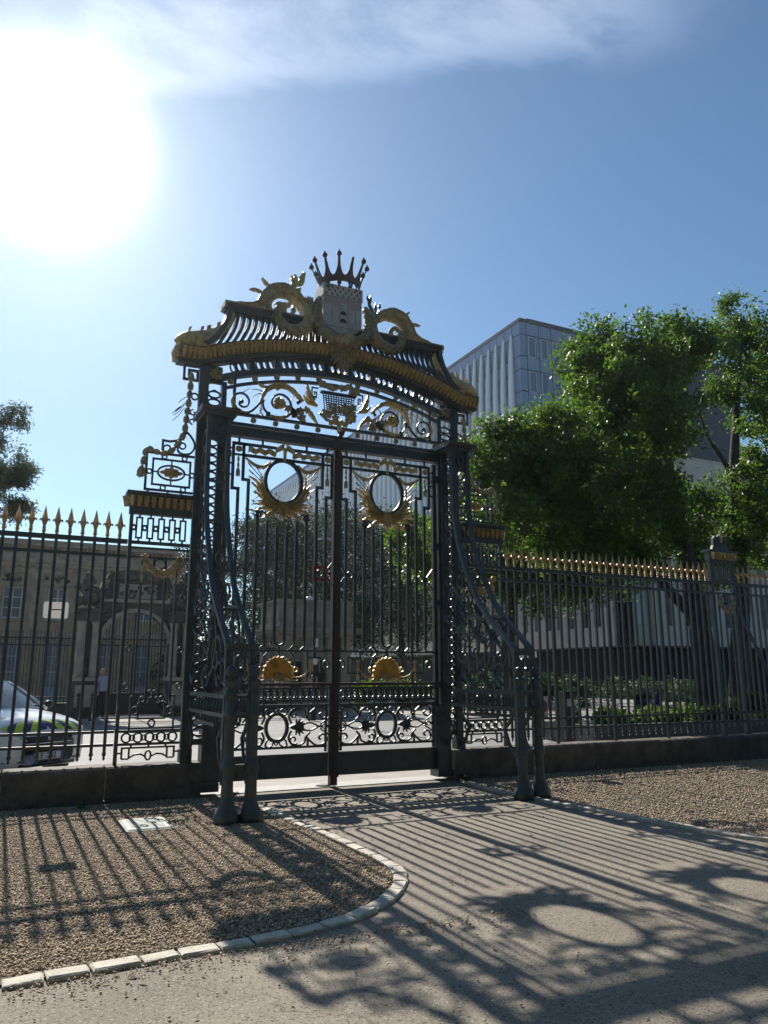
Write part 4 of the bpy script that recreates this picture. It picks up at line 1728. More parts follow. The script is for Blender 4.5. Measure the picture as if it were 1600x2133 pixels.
# --- tympanum: lintel rails, scrolls, basket
mb = MB()
mb.box(-1.79, 1.79, -.03, .03, 5.365, 5.405)
mb.box(-1.79, 1.79, -.045, .045, 5.195, 5.245)
mb.box(-1.79, 1.79, -.07, .07, 5.03, 5.17)
mb.box(-1.79, 1.79, -.09, .09, 5.125, 5.16)
for x in (-1.2, -.42, .42, 1.2):
    mb.box(x - .02, x + .02, -.03, .03, 5.16, 5.20)
lin = part('lintel', mb, 'iron', POR)
mb = MB()
mb.strip(arcpath(5.21, -1.68, 1.68, 40), .042, -.028, .028)
for s in (-1, 1):
    mb.strip(flip([(1.665, 5.40), (1.665, 5.99)], s), .04, -.03, .03)
    mb.strip(flip([(1.665, 5.805), (1.80, 5.76)], s), .042, -.028, .028)
part('inner_arch', mb, 'iron', POR)
for s in (-1, 1):
    for x in (.335, .68, 1.02, 1.365):
        piece('rosette', rosette_me, lin, (s * x, -.03, 5.305))
        piece('rosette', rosette_me, lin, (s * x, -.03, arcz(5.265, x)))
    mb = MB()
    rosette(mb, s * 1.735, 5.86, .055, -.03, 6, .03)
    rosette(mb, s * 1.735, 5.30, .045, -.03, 6, .03)
    part('corner_rosette', mb, 'gilt_dull', lin)
    # rinceau
    mb = MB()
    sp1 = [(1.20, 5.66), (1.27, 5.60), (1.34, 5.51), (1.43, 5.435), (1.54, 5.42), (1.63, 5.46), (1.685, 5.56), (1.66, 5.66), (1.58, 5.715), (1.49, 5.70), (1.435, 5.62), (1.46, 5.53), (1.53, 5.505), (1.58, 5.54), (1.575, 5.59), (1.545, 5.60)]
    Pp = [(p.x, p.y) for p in catmull([Vector(p) for p in sp1], 4)]
    mb.strip(flip(Pp, s), [.034 - .012 * i / (len(Pp) - 1) for i in range(len(Pp))], -.014, .014)
    rin = part('scroll', mb, 'iron', POR)
    mb = MB()
    mb.lathe([(.03, -.022), (.035, 0), (.03, .022)], 12, M=Matrix.Translation((s * 1.55, 0, 5.585)) @ Matrix.Rotation(R(90), 4, 'X'))
    mb.lathe([(.012, 0), (.03, .02), (.03, .04), (.016, .05), (.03, .06), (.026, .08), (.01, .09)], 10, M=Matrix.Translation((s * .62, 0, 5.76)) @ Matrix.Rotation(R(s * 145), 4, 'Y'))
    mb.lathe([(.012, 0), (.03, .02), (.03, .04), (.016, .05), (.03, .06), (.026, .08), (.01, .09)], 10, M=Matrix.Translation((s * 1.11, 0, 5.49)) @ Matrix.Rotation(R(s * 150), 4, 'Y'))
    part('scroll_knob', mb, 'iron', rin)
    mb = MB()
    sp2 = [(1.22, 5.66), (1.21, 5.55), (1.15, 5.47), (1.08, 5.425), (.97, 5.41), (.86, 5.435), (.78, 5.50), (.76, 5.60), (.80, 5.72), (.88, 5.785), (.97, 5.795), (1.05, 5.74), (1.08, 5.65), (1.04, 5.58), (.98, 5.565)]
    Pp = [(p.x, p.y) for p in catmull([Vector(p) for p in sp2], 4)]
    mb.strip(flip(Pp, s), .028, -.014, .014)
    part('scroll', mb, 'iron', POR)
    mb = MB()
    main = [(1.27, 5.60), (1.22, 5.74), (1.15, 5.85), (1.0, 5.925), (.87, 5.93), (.77, 5.89), (.67, 5.81), (.59, 5.73)]
    mb.leaf(flip(main, s), .085, -.05, .02, 7, .025, base=.4, tipw=.5, depth=.3)
    mb.leaf(flip([(.87, 5.94), (.97, 5.90), (1.02, 5.83)], s), .06, -.04, .01, 3, .015)
    mb.leaf(flip([(1.13, 5.87), (1.24, 5.88), (1.32, 5.925)], s), .05, -.03, .01, 2, .012)
    mb.leaf(flip([(1.66, 5.70), (1.69, 5.58), (1.64, 5.47), (1.53, 5.42), (1.42, 5.43)], s), .06, -.035, .015, 5, .02)
    mb.leaf(flip([(1.10, 5.43), (.98, 5.405), (.86, 5.44), (.79, 5.53)], s), .07, -.04, .015, 4, .02)
    mb.leaf(flip([(.55, 5.66), (.45, 5.55), (.34, 5.405)], s), .07, -.04, .015, 5, .02)
    mb.leaf(flip([(.35, 5.69), (.44, 5.76), (.50, 5.89), (.53, 6.05)], s), .085, -.05, .015, 5, .025)
    mb.leaf(flip([(.40, 5.70), (.50, 5.74), (.58, 5.84)], s), .06, -.04, .01, 3, .02)
    for a, b, c in (((1.20, 5.77), (1.30, 5.75), (1.38, 5.68)), ((1.21, 5.79), (1.31, 5.82), (1.40, 5.80)), ((1.58, 5.71), (1.50, 5.76), (1.42, 5.83)), ((.79, 5.68), (.75, 5.78), (.70, 5.83))):
        mb.strip(flip([a, b, c], s), [.012, .010, .006], -.01, .01)
    part('acanthus', mb, 'gilt', POR)
    mb = MB()
    rosette(mb, s * .96, 5.645, .10, -.015, 12, .06)
    rosette(mb, s * .96, 5.645, .085, .015, 12, .05, Matrix.Rotation(math.pi, 4, 'Z') @ Matrix.Translation((-2 * s * .96, 0, 0)))
    part('flower', mb, 'gilt', POR)
    mb = MB()
    for cx, cz, r_ in ((.70, 5.53, .08), (.60, 5.46, .085), (.62, 5.57, .075), (.83, 5.58, .07), (.52, 5.60, .06)):
        vine_leaf(mb, s * cx, cz, r_, -.03, rnd.uniform(0, 6))
    part('vine_leaf', mb, 'gilt_dull', POR)
    mb = MB()
    grapes(mb, (s * .73, 5.54), .08, 26, -.03)
    part('grape_cluster', mb, 'iron_rust', POR)
    mb = MB()
    mb.strip(flip([(.41, 5.86), (.36, 5.84), (.36, 5.93), (.395, 5.93), (.395, 5.885)], s), .016, -.012, .012)
    mb.strip(flip([(.33, 6.0), (.435, 6.0), (.435, 5.88), (.38, 5.80)], s), .018, -.012, .012)
    part('key_fret', mb, 'iron', POR)
    mb = MB()
    mb.strip(flip(spiral(1.255, 5.50, .035, .008, 60, 400, 14), s), .008, -.008, .008)
    mb.strip(flip([(1.245, 5.62), (1.25, 5.47), (1.29, 5.41), (1.32, 5.43)], s), .012, -.008, .008)
    mb.strip(flip([(1.25, 5.47), (1.20, 5.405)], s), .012, -.008, .008)
    part('tendril', mb, 'gilt_dull', POR)
# basket of fruit in the middle
mb = MB()
for k in range(10):
    zz = 5.60 + k * .035
    hw = .27 - .012 * abs(k - 9)
    mb.strip([(-hw, zz), (hw, zz)], .014, -.05, -.03 if k % 2 else -.036)
for k in range(13):
    x = -.27 + k * .045
    mb.strip([(x * .85, 5.59), (x, 5.93)], .014, -.06, -.045)
mb.box(-.30, .30, -.07, .0, 5.92, 5.955)
mb.strip([(-.3, 5.6), (-.18, 5.5), (0, 5.46), (.18, 5.5), (.3, 5.6)], .03, -.03, .02)
basket = part('fruit_basket', mb, 'iron', POR)
mb = MB()
for k in range(22):
    x = rnd.uniform(-.31, .31)
    z = 6.02 + rnd.uniform(-.06, .10) * (1 - abs(x) / .5)
    if k % 3 == 0:
        vine_leaf(mb, x, z, .07, -.07, rnd.uniform(0, 6))
    else:
        mb.ball((x, -.06, z), rnd.uniform(.03, .045), 8)
for k in range(14):
    x = rnd.uniform(-.26, .26)
    vine_leaf(mb, x, 5.62 + rnd.uniform(-.11, .13), .075, -.085, rnd.uniform(0, 6))
grapes(mb, (-.1, 5.68), .09, 34, -.09)
grapes(mb, (.12, 5.66), .09, 34, -.09)
part('fruit', mb, 'gilt_dull', basket)
mb = MB()
for k in range(5):
    vine_leaf(mb, -.12 + k * .06, 5.45 + .02 * (k % 2), .06, -.05, k)
mb.leaf([(0, 5.42), (.02, 5.33), (.05, 5.22)], .1, -.08, -.04, 3, .03)
part('basket_foot_leaf', mb, 'gilt', basket)
# ============================================================ wing panels
for s in (-1, 1):
    side = 'left' if s < 0 else 'right'
    wt = thing('wing_panel', 'stepped openwork iron panel with gilt garlands %s' % ('between the left fence and the gate' if s < 0 else 'between the gate and the right fence'),
               'ironwork panel', (s * 2.6, 0, 0.45), group='side panels of the gate')

    def bx(m, a, b, y0, y1, z0, z1):
        m.box(s * a, s * b, y0, y1, z0, z1)

    def stp(m, pts, w=.03, y=.014, closed=False):
        m.strip(flip(pts, s), w, -y, y, closed)
    mb = MB()
    bx(mb, 2.985, 3.03, -.025, .025, .44, 3.80)
    part('post', mb, 'iron', wt)
    for z, h in ((3.345, .045), (3.27, .028), (3.145, .03), (.862, .034), (.70, .034)):
        mb = MB()
        bx(mb, 2.205, 2.985, -.018, .018, z - h / 2, z + h / 2)
        part('rail', mb, 'iron', wt)
    # entablature
    mb = MB()
    bx(mb, 2.205, 3.045, -.05, .05, 3.735, 3.835)
    bx(mb, 2.205, 3.07, -.09, .09, 3.985, 4.005)
    bx(mb, 2.205, 3.095, -.115, .115, 4.005, 4.045)
    bx(mb, 2.205, 3.04, -.040, .040, 3.835, 3.985)
    ent = part('entablature', mb, 'iron', wt)
    mb = MB()
    bx(mb, 2.206, 3.052, -.048, .048, 3.838, 3.982)
    part('gilt_band', mb, 'gilt_ground', ent)
    for k in range(9):
        piece('cornice_leaf', cleaf_me, ent, (s * (2.26 + k * .095), -.055, 3.834), (R(12), 0, 0), (1.05, 1, .93))
        piece('cornice_leaf', cleaf_me, ent, (s * (2.26 + k * .095), .055, 3.834), (R(12), 0, R(180)), (1.05, 1, .93))
    piece('cornice_leaf', cleaf_me, ent, (s * 3.06, 0, 3.834), (R(12), 0, R(90) * s), (1.05, 1, .93))
    # fret
    mb = MB()
    for k in range(5):
        x = 2.90 - k * .147
        stp(mb, [(x - .036, 3.41), (x + .036, 3.41), (x + .036, 3.69), (x - .036, 3.69)], .022, .013, True)
        bx(mb, x - .012, x + .012, -.012, .012, 3.69, 3.74)
        bx(mb, x - .012, x + .012, -.012, .012, 3.36, 3.41)
        xm = x + .0735
        m2 = (xm - .026, xm + .026)
        mb.ring(s * xm, 3.55, .026, .026, .016, -.013, .013, 12)
        bx(mb, xm - .042, xm + .042, -.01, .01, 3.578, 3.594)
        bx(mb, xm - .042, xm + .042, -.01, .01, 3.506, 3.522)
    part('fret', mb, 'iron', wt)
    # box with oval rosette
    mb = MB()
    stp(mb, [(2.205, 4.10), (2.86, 4.10), (2.86, 4.635), (2.205, 4.635)], .032, .016)
    stp(mb, [(2.255, 4.18), (2.77, 4.18), (2.77, 4.55), (2.255, 4.55)], .026, .014, True)
    for x in (2.36, 2.55, 2.82):
        bx(mb, x - .014, x + .014, -.014, .014, 4.045, 4.09)
    for x, z in ((2.34, 4.14), (2.62, 4.14), (2.34, 4.593), (2.62, 4.593), (2.815, 4.36), (2.225, 4.36)):
        mb.ring(s * x, z, .034, .034, .018, -.016, .016, 14)
    mb.ring(s * 2.515, 4.365, .185, .105, .024, -.016, .016, 28)
    for a, b in (((2.70, 4.365), (2.77, 4.365)), ((2.255, 4.365), (2.33, 4.365)), ((2.515, 4.47), (2.515, 4.55)), ((2.515, 4.18), (2.515, 4.26))):
        stp(mb, [a, b], .018, .012)
    boxo = part('framed_box', mb, 'iron', wt)
    mb = MB()
    for a in range(0, 360, 45):
        c, d = math.cos(R(a)), math.sin(R(a))
        k = 1.0 if a % 90 == 0 else .8
        mb.leaf(flip([(2.515 + c * .02, 4.365 + d * .015), (2.515 + c * .09, 4.365 + d * .05), (2.515 + c * .165 * k, 4.365 + d * .092 * k)], s), .075, -.03, .015, 3, .02, depth=.4)
    rosette(mb, s * 2.515, 4.365, .04, -.04, 6, .02)
    part('oval_rosette', mb, 'gilt', boxo)
    # stepped scroll above the box
    mb = MB()
    stp(mb, [(2.655, 4.64), (2.655, 4.83), (2.56, 4.825), (2.46, 4.85), (2.38, 4.91), (2.32, 5.0)], .03, .014)
    stp(mb, [(p.x, p.y) for p in catmull([Vector(q) for q in [(2.36, 5.02), (2.28, 4.95), (2.215, 4.85), (2.215, 4.76), (2.27, 4.68), (2.37, 4.66), (2.44, 4.70), (2.44, 4.76)]], 4)], .026, .014)
    mb.ring(s * 2.59, 4.71, .055, .055, .02, -.014, .014, 16)
    mb.ring(s * 2.38, 4.78, .045, .045, .018, -.014, .014, 16)
    part('step_scroll', mb, 'iron', wt)
    mb = MB()
    stp(mb, spiral(2.255, 5.17, .05, .014, -90, 250, 16), .016, .012)
    stp(mb, spiral(2.255, 5.30, .05, .014, 90, -250, 16), .016, .012)
    part('side_scroll', mb, 'iron', wt)
    mb = MB()
    mb.ring(s * 2.245, 5.55, .048, .048, .02, -.014, .014, 16)
    part('side_ring', mb, 'iron', wt)
    # garland of husks
    ch = [(2.315, 5.90), (2.32, 5.77), (2.325, 5.63), (2.33, 5.50), (2.34, 5.37), (2.35, 5.25), (2.36, 5.12), (2.37, 4.99), (2.41, 4.86), (2.48, 4.74), (2.57, 4.65), (2.68, 4.615), (2.77, 4.65), (2.86, 4.68)]
    for a, b in zip(ch[:-1], ch[1:]):
        mb = MB()
        e = (b[0] + (b[0] - a[0]) * .12, b[1] + (b[1] - a[1]) * .12)
        husk(mb, (s * a[0], a[1]), (s * e[0], e[1]), .082, -.05)
        part('garland_husk', mb, 'gilt_dull', wt, True)
    for a, b, w in (((2.875, 4.69), (2.90, 4.56), .075), ((2.90, 4.57), (2.92, 4.42), .07), ((2.92, 4.43), (2.95, 4.24), .095), ((2.92, 4.43), (2.87, 4.25), .05)):
        mb = MB()
        husk(mb, (s * a[0], a[1]), (s * b[0], b[1]), w, -.05)
        part('garland_husk', mb, 'gilt_dull', wt, True)
    mb = MB()
    for a, b, c in (((2.37, 5.52), (2.43, 5.47), (2.47, 5.42)), ((2.38, 5.43), (2.46, 5.34), (2.55, 5.25)), ((2.38, 5.42), (2.45, 5.30), (2.53, 5.22)), ((2.38, 5.36), (2.46, 5.23), (2.54, 5.14))):
        stp(mb, [a, b, c], .009, .006)
    mb.tube([(s * 2.44, -.01, 5.36), (s * 2.51, -.01, 5.285)], [.014, .014], 6)
    part('reed', mb, 'iron', wt)
    # swag under the fret
    mb = MB()
    swag(mb, [(s * 2.81, -.05, 3.12), (s * 2.75, -.06, 3.03), (s * 2.66, -.07, 2.955), (s * 2.57, -.075, 2.93), (s * 2.48, -.07, 2.96), (s * 2.40, -.06, 3.04), (s * 2.34, -.05, 3.12)], [.03, .045, .055, .06, .055, .045, .03], 8, .5)
    swg = part('swag', mb, 'gilt', wt)
    mb = MB()
    for x in (2.815, 2.335):
        rosette(mb, s * x, 3.135, .055, -.07, 8, .03)
        husk(mb, (s * x, 3.06), (s * (x + .012), 2.93), .05, -.05)
        husk(mb, (s * (x + .012), 2.94), (s * (x + .012), 2.79), .04, -.05)
    part('swag_rosette', mb, 'gilt', swg)
    # inner bars and rings
    for x, z0, z1 in ((2.83, 1.30, 3.13), (2.675, 1.22, 3.13), (2.515, 1.32, 3.13), (2.36, 1.22, 3.13)):
        mb = MB()
        bx(mb, x - .014, x + .014, -.014, .014, z0, z1)
        part('inner_bar', mb, 'iron', wt)
    mb = MB()
    for z in (2.62, 1.91, 1.43):
        for x in (2.935, 2.255):
            mb.ring(s * x, z, .036, .036, .018, -.014, .014, 14)
    mb.ring(s * 2.595, 3.06, .075, .07, .02, -.014, .014, 18)
    part('bar_ring', mb, 'iron', wt)
    # lower cartouche
    mb = MB()
    stp(mb, [(2.42, 1.02), (2.76, 1.02), (2.76, 1.215), (2.42, 1.215)], .024, .014, True)
    stp(mb, [(2.30, .865), (2.30, 1.31), (2.36, 1.31), (2.36, 1.36)], .022, .014)
    stp(mb, [(2.86, .865), (2.86, 1.30), (2.80, 1.30), (2.80, 1.36)], .022, .014)
    stp(mb, [(2.285, .90), (2.875, .90)], .02, .014)
    for x in (2.80, 2.36):
        mb.ring(s * x, 1.12, .04, .05, .018, -.014, .014, 14)
    mb.ring(s * 2.58, .96, .042, .042, .02, -.014, .014, 16)
    mb.ring(s * 2.715, 1.265, .035, .035, .016, -.014, .014, 14)
    mb.ring(s * 2.465, 1.265, .035, .035, .016, -.014, .014, 14)
    mb.ring(s * 2.62, 1.33, .04, .05, .016, -.014, .014, 14)
    mb.ring(s * 2.555, 1.33, .04, .05, .016, -.014, .014, 14)
    mb.plate(flip([(2.53, 1.215), (2.65, 1.215), (2.63, 1.29), (2.55, 1.29)], s), -.012, .012)
    part('cartouche', mb, 'iron', wt)
    mb = MB()
    for k in range(5):
        x = 2.30 + k * .147
        mb.ring(s * x, .781, .056, .056, .022, -.016, .016, 18)
    for k in range(4):
        x = 2.3735 + k * .147
        mb.ring(s * x, .781, .032, .032, .018, -.016, .016, 14)
    part('ring_band', mb, 'iron', wt)
    mb = MB()
    stp(mb, [(2.27, .52), (2.27, .655), (2.93, .655), (2.93, .52)], .024, .014)
    for a, b in ((2.27, 2.36), (2.84, 2.93)):
        stp(mb, [(a, .52), (b, .52)], .022, .014)
        xx = b if a < 2.5 else a
        stp(mb, [(xx, .52), (xx, .65)], .022, .014)
    stp(mb, [(2.36, .53), (2.42, .565), (2.50, .575), (2.56, .545)], .022, .014)
    stp(mb, [(2.84, .53), (2.78, .565), (2.70, .575), (2.64, .545)], .022, .014)
    mb.ring(s * 2.60, .555, .036, .056, .022, -.014, .014, 16)
    for x in (2.38, 2.60, 2.82):
        bx(mb, x - .012, x + .012, -.012, .012, .655, .69)
    bx(mb, 2.205, 2.27, -.012, .012, .58, .604)
    bx(mb, 2.93, 2.985, -.012, .012, .58, .604)
    part('bottom_bracket', mb, 'iron', wt)
# ============================================================ gate leaves
mb = MB()
mb.box(-.0175, .0175, -.012, .012, 2.06, 3.83)
for s in (-1, 1):
    gl = thing('gate_leaf', 'closed iron gate leaf with a gilt oval wreath, %s of the pair' % ('left-hand one' if s < 0 else 'right-hand one'),
               'gate', (s * .86, 0, 0.12), group='leaves of the gate')
    C0 = .86

    def bx(m, a, b, y0, y1, z0, z1):
        m.box(s * a, s * b, y0, y1, z0, z1)

    def stp(m, pts, w=.03, y=.014, closed=False):
        m.strip(flip(pts, s), w, -y, y, closed)

    def both(m, pts, w=.03, y=.014):
        stp(m, pts, w, y)
        stp(m, [(2 * C0 - p[0], p[1]) for p in pts], w, y)

    def mir(pts):
        return [(2 * C0 - p[0], p[1]) for p in pts]
    # stiles
    mb = MB()
    bx(mb, 1.695, 1.76, -.035, .035, .14, 4.99)
    hs = part('hinge_stile', mb, 'iron_rust' if s > 0 else 'iron', gl)
    mb = MB()
    for z in (.35, 1.43, 2.7, 3.62, 4.75):
        bx(mb, 1.68, 1.80, -.052, .052, z - .045, z + .045)
    part('hinge', mb, 'iron', hs)
    mb = MB()
    if s < 0:
        mb.box(-.052, .052, -.05, .05, .03, 5.0)
        mb.box(-.020, .020, -.066, .05, .03, 5.02)
        part('meeting_stile', mb, 'iron_rust', gl, label='rust red meeting stile')
        mb = MB()
        mb.box(-.075, -.0525, -.03, .03, .16, 1.45)
        part('stile_shoe', mb, 'iron', gl)
    else:
        mb.box(.055, .085, -.022, .022, .14, 4.99)
        part('meeting_stile', mb, 'iron', gl)
    # upper frame
    mb = MB()
    both(mb, [(.86, 4.93), (1.64, 4.93), (1.64, 4.245), (1.55, 4.245), (1.55, 2.0)], .044)
    both(mb, [(1.485, 4.93), (1.485, 4.39), (1.397, 4.39), (1.397, 2.0)], .044)
    stp(mb, [(.235, 4.76), (1.485, 4.76)], .044)
    both(mb, [(1.485, 4.76), (1.64, 4.76)], .03)
    for z in (4.85, 4.62, 4.45):
        bx(mb, 1.64, 1.70, -.012, .012, z - .012, z + .012)
        bx(mb, .04, .085, -.012, .012, z - .012, z + .012)
    for x in (.16, .5, 1.2, 1.56):
        bx(mb, x - .014, x + .014, -.014, .014, 4.945, 5.03)
    part('frame', mb, 'iron', gl)
    # straight bars
    for k in range(6):
        x = .48 + k * .153
        top = (3.93, 3.80, 3.74, 3.74, 3.80, 3.93)[k]
        mb = MB()
        bx(mb, x - .023, x + .023, -.012, .012, 2.06, top)
        part('bar', mb, 'iron', gl)
    # ring and wreath
    mb = MB()
    mb.ring(s * C0, 4.415, .28, .33, .05, -.022, .022, 48)
    mb.ring(s * C0, 4.415, .30, .35, .018, -.034, .034, 48)
    rg = part('oval_ring', mb, 'iron', gl)
    mb = MB()
    for q in (0, 1):
        f = mir if q else (lambda p: p)
        for pts, w in (([(.90, 4.05), (1.05, 4.12), (1.16, 4.25), (1.21, 4.40), (1.20, 4.52)], .10),
                       ([(.90, 4.04), (1.08, 4.10), (1.20, 4.24), (1.27, 4.38), (1.40, 4.445)], .10),
                       ([(1.0, 4.08), (1.14, 4.17), (1.24, 4.27), (1.36, 4.36)], .07),
                       ([(1.0, 4.06), (1.15, 4.12), (1.27, 4.21), (1.33, 4.22)], .06),
                       ([(.92, 4.03), (1.06, 4.05), (1.18, 4.09), (1.28, 4.085)], .07),
                       ([(.93, 4.02), (1.07, 4.02), (1.20, 4.05), (1.34, 4.03)], .07),
                       ([(.92, 4.01), (1.06, 3.985), (1.18, 3.985), (1.30, 3.935), (1.37, 3.95)], .07)):
            mb.leaf(flip(f(pts), s), w * .72, -.035, .02, 5, .025, base=.3, depth=.55)
    part('palm_spray', mb, 'gilt', rg)
    mb = MB()
    for q in (0, 1):
        f = mir if q else (lambda p: p)
        for pts in ([(1.10, 4.30), (1.22, 4.46), (1.42, 4.66)], [(1.12, 4.28), (1.25, 4.43), (1.40, 4.55)], [(1.10, 4.3), (1.20, 4.48), (1.30, 4.62)]):
            mb.strip(flip(f(pts), s), .008, -.008, .008)
        for a, b in (((1.36, 4.60), (1.42, 4.66)), ((1.33, 4.49), (1.40, 4.55))):
            p = flip(f([a, b]), s)
            mb.tube([(p[0][0], 0, p[0][1]), (p[1][0], 0, p[1][1])], [.012, .008], 6)
        mb.strip(flip(f(spiral(1.275, 4.215, .045, .012, 180, -160, 16)), s), .009, -.008, .008)
        mb.strip(flip(f([(1.23, 4.215), (1.24, 4.16), (1.32, 4.09), (1.28, 4.07)]), s), .009, -.008, .008)
        mb.strip(flip(f(spiral(1.345, 4.05, .045, .02, 90, 270, 12)), s), .010, -.008, .008)
    part('wheat_stalk', mb, 'iron', rg)
    mb = MB()
    for k in range(7):
        a = R(270 + (k - 3) * 15)
        c, d = math.cos(a), math.sin(a)
        l = .27 - .02 * abs(k - 3)
        mb.leaf(flip([(C0 + (k - 3) * .014, 4.10), (C0 + c * l * .5, 4.08 + d * l * .5), (C0 + c * l, 4.09 + d * l)], s), .07, -.05 + .004 * abs(k - 3), .02, 4, .025, base=.5)
    for q in (0, 1):
        f = mir if q else (lambda p: p)
        mb.leaf(flip(f([(.92, 4.04), (1.02, 3.93), (1.10, 3.89), (1.18, 3.84)]), s), .08, -.04, .02, 4, .025)
    part('acanthus_foot', mb, 'gilt', rg)
    mb = MB()
    for q in (0, 1):
        f = mir if q else (lambda p: p)
        mb.strip(flip(f([(1.397, 3.945), (1.32, 3.94), (1.24, 3.92)]), s), .014, -.01, .01)
        mb.strip(flip(f(spiral(1.24, 3.885, .055, .03, 60, 360, 16)), s), .03, -.012, .012)
        mb.strip(flip(f([(1.085, 3.80), (1.085, 3.87), (1.14, 3.92), (1.20, 3.94)]), s), .022, -.012, .012)
    part('bar_scroll', mb, 'iron', gl)
    # ribbon and bow
    mb = MB()
    for q in (0, 1):
        f = mir if q else (lambda p: p)
        n = 26
        pts = [(1.42 - .43 * i / (n - 1), 4.845 + .018 * math.sin(i * .75)) for i in range(n)]
        pts = f(pts)
        vs = []
        for i, (x, z) in enumerate(pts):
            yy = -.03 - .012 * math.sin(i * 1.5)
            for dz in (-.042, 0, .042):
                vs.append((s * x, yy - (.006 if dz == 0 else 0), z + dz))
        m_ = len(vs)
        vs += [(v[0], v[1] + .02, v[2]) for v in vs]
        fs = []
        for i in range(n - 1):
            for j in range(2):
                a = i * 3 + j
                fs += [(a, a + 1, a + 4, a + 3), (m_ + a + 1, m_ + a, m_ + a + 3, m_ + a + 4)]
            a = i * 3
            fs += [(a, a + 3, m_ + a + 3, m_ + a), (a + 2, m_ + a + 2, m_ + a + 5, a + 5)]
        mb.add(vs, fs)
        # loop of the bow
        for k in range(6):
            t = k / 5
            x0_, z0_ = .885 + .10 * t, 4.95 - .05 * t
            p = f([(x0_, z0_ + .045 - .02 * t), (x0_ + .02, z0_ - .055)])
            mb.strip(flip(p, s), .024, -.075 + .01 * (k % 2), -.035)
    mb.strip(flip([(.86, 4.90), (.862, 4.73)], s), [.05, .035], -.06, -.025)
    mb.ball((s * .86, -.06, 4.90), .035, 8)
    part('ribbon_bow', mb, 'gilt', gl)
    mb = MB()
    for q in (0, 1):
        f = mir if q else (lambda p: p)
        p = flip(f([(1.46, 4.72), (1.36, 4.65), (1.25, 4.605), (1.16, 4.62), (1.08, 4.69)]), s)
        swag(mb, [(a, -.02, b) for a, b in p], [.016, .026, .034, .028, .016], 6, .7)
    part('small_swag', mb, 'gilt', gl)
    mb = MB()
    for x in (1.5625, 2 * C0 - 1.5625):
        rosette(mb, s * x, 4.845, .055, -.012, 4, .02)
        rosette(mb, s * x, 4.845, .03, -.02, 6, .02)
    part('corner_rosette', mb, 'gilt', gl)
    mb = MB()
    for x in (1.5625, 2 * C0 - 1.5625):
        husk(mb, (s * x, 4.74), (s * x, 4.65), .042, -.01)
        husk(mb, (s * x, 4.655), (s * x, 4.56), .042, -.01)
        husk(mb, (s * x, 4.57), (s * x, 4.42), .075, -.01)
    part('tassel', mb, 'gilt_dull', gl)
    # lock stage
    mb = MB()
    for x in (.247, 2 * C0 - .247):
        mb.ring(s * x, 3.07, .046, .05, .024, -.014, .014, 18)
    for x0_, d in ((.055, 1), (1.69, -1)):
        stp(mb, [(x0_, 3.24), (x0_ + d * .13, 3.07), (x0_, 2.90)], .018, .014)
        stp(mb, spiral(x0_ + d * .045, 3.12, .03, .012, 0, 300, 10), .012, .012)
        stp(mb, spiral(x0_ + d * .045, 3.02, .03, .012, 0, -300, 10), .012, .012)
    part('lock_scroll', mb, 'iron', gl)
    if s < 0:
        mb = MB()
        stp(mb, [(.155, 2.97), (.34, 2.97), (.34, 3.16), (.155, 3.16)], .036, .020, True)
        part('red_guard', mb, 'iron_red', gl, label='red painted guard round the lock')
    # foot of the bars: linked loops
    mb = MB()
    for a in (.86,):
        stp(mb, [(a - .0765, 2.08), (a - .07, 2.02), (a, 1.985), (a + .07, 2.02), (a + .0765, 2.08)], .03)
        bx(mb, a - .012, a + .012, -.012, .012, 1.86, 1.99)
    both(mb, [(1.092, 2.08), (1.085, 2.0), (1.03, 1.93), (.98, 1.92)], .026)
    both(mb, spiral(1.10, 1.93, .065, .02, 170, -150, 18), .02)
    both(mb, [(1.245, 2.08), (1.245, 1.98), (1.19, 1.93)], .026)
    both(mb, [(1.40, 2.02), (1.40, 1.92), (1.30, 1.92), (1.30, 1.82)], .024)
    both(mb, [(1.55, 2.0), (1.55, 1.93), (1.69, 1.93)], .024)
    both(mb, [(1.30, 1.60), (1.50, 1.60), (1.50, 1.825), (1.30, 1.825), (1.30, 1.48)], .024)
    for x in (1.595, 2 * C0 - 1.595):
        mb.ring(s * x, 1.73, .045, .055, .02, -.014, .014, 16)
    both(mb, [(1.0, 1.92), (1.08, 1.84), (1.12, 1.72), (1.10, 1.6)], .018)
    bx(mb, .085, 1.695, -.016, .016, 1.905, 1.93)
    part('bar_foot', mb, 'iron', gl)
    # shell
    mb = MB()
    n = 13
    cx, cz = C0, 1.585
    vs, fs = [], []
    rings = [(.03, -.03), (.10, -.055), (.19, -.06), (.245, -.035)]
    for ri, (r_, yy) in enumerate(rings):
        for k in range(n * 2 + 1):
            a = R(-14 + 208 * k / (n * 2))
            q = r_ * (1 + ((.07 if k % 2 else -.03) if ri == 3 else 0))
            dy = -.022 if k % 2 else .030
            vs.append((s * (cx + q * math.cos(a) * .92), yy + dy * (ri / 3), cz + q * math.sin(a)))
    w_ = n * 2 + 1
    for i in range(3):
        for k in range(w_ - 1):
            a = i * w_ + k
            fs.append((a, a + 1, a + w_ + 1, a + w_))
    k0 = len(vs)
    vs += [(v[0], .015, v[2]) for v in vs]
    fs += [tuple(k0 + i for i in reversed(f)) for f in list(fs)]
    e = 3 * w_
    fs += [(e + k, k0 + e + k, k0 + e + k + 1, e + k + 1) for k in range(w_ - 1)]
    mb.add(vs, fs)
    shl = part('shell', mb, 'gilt_backlit', gl, label='fan-shaped gilt shell')
    mb = MB()
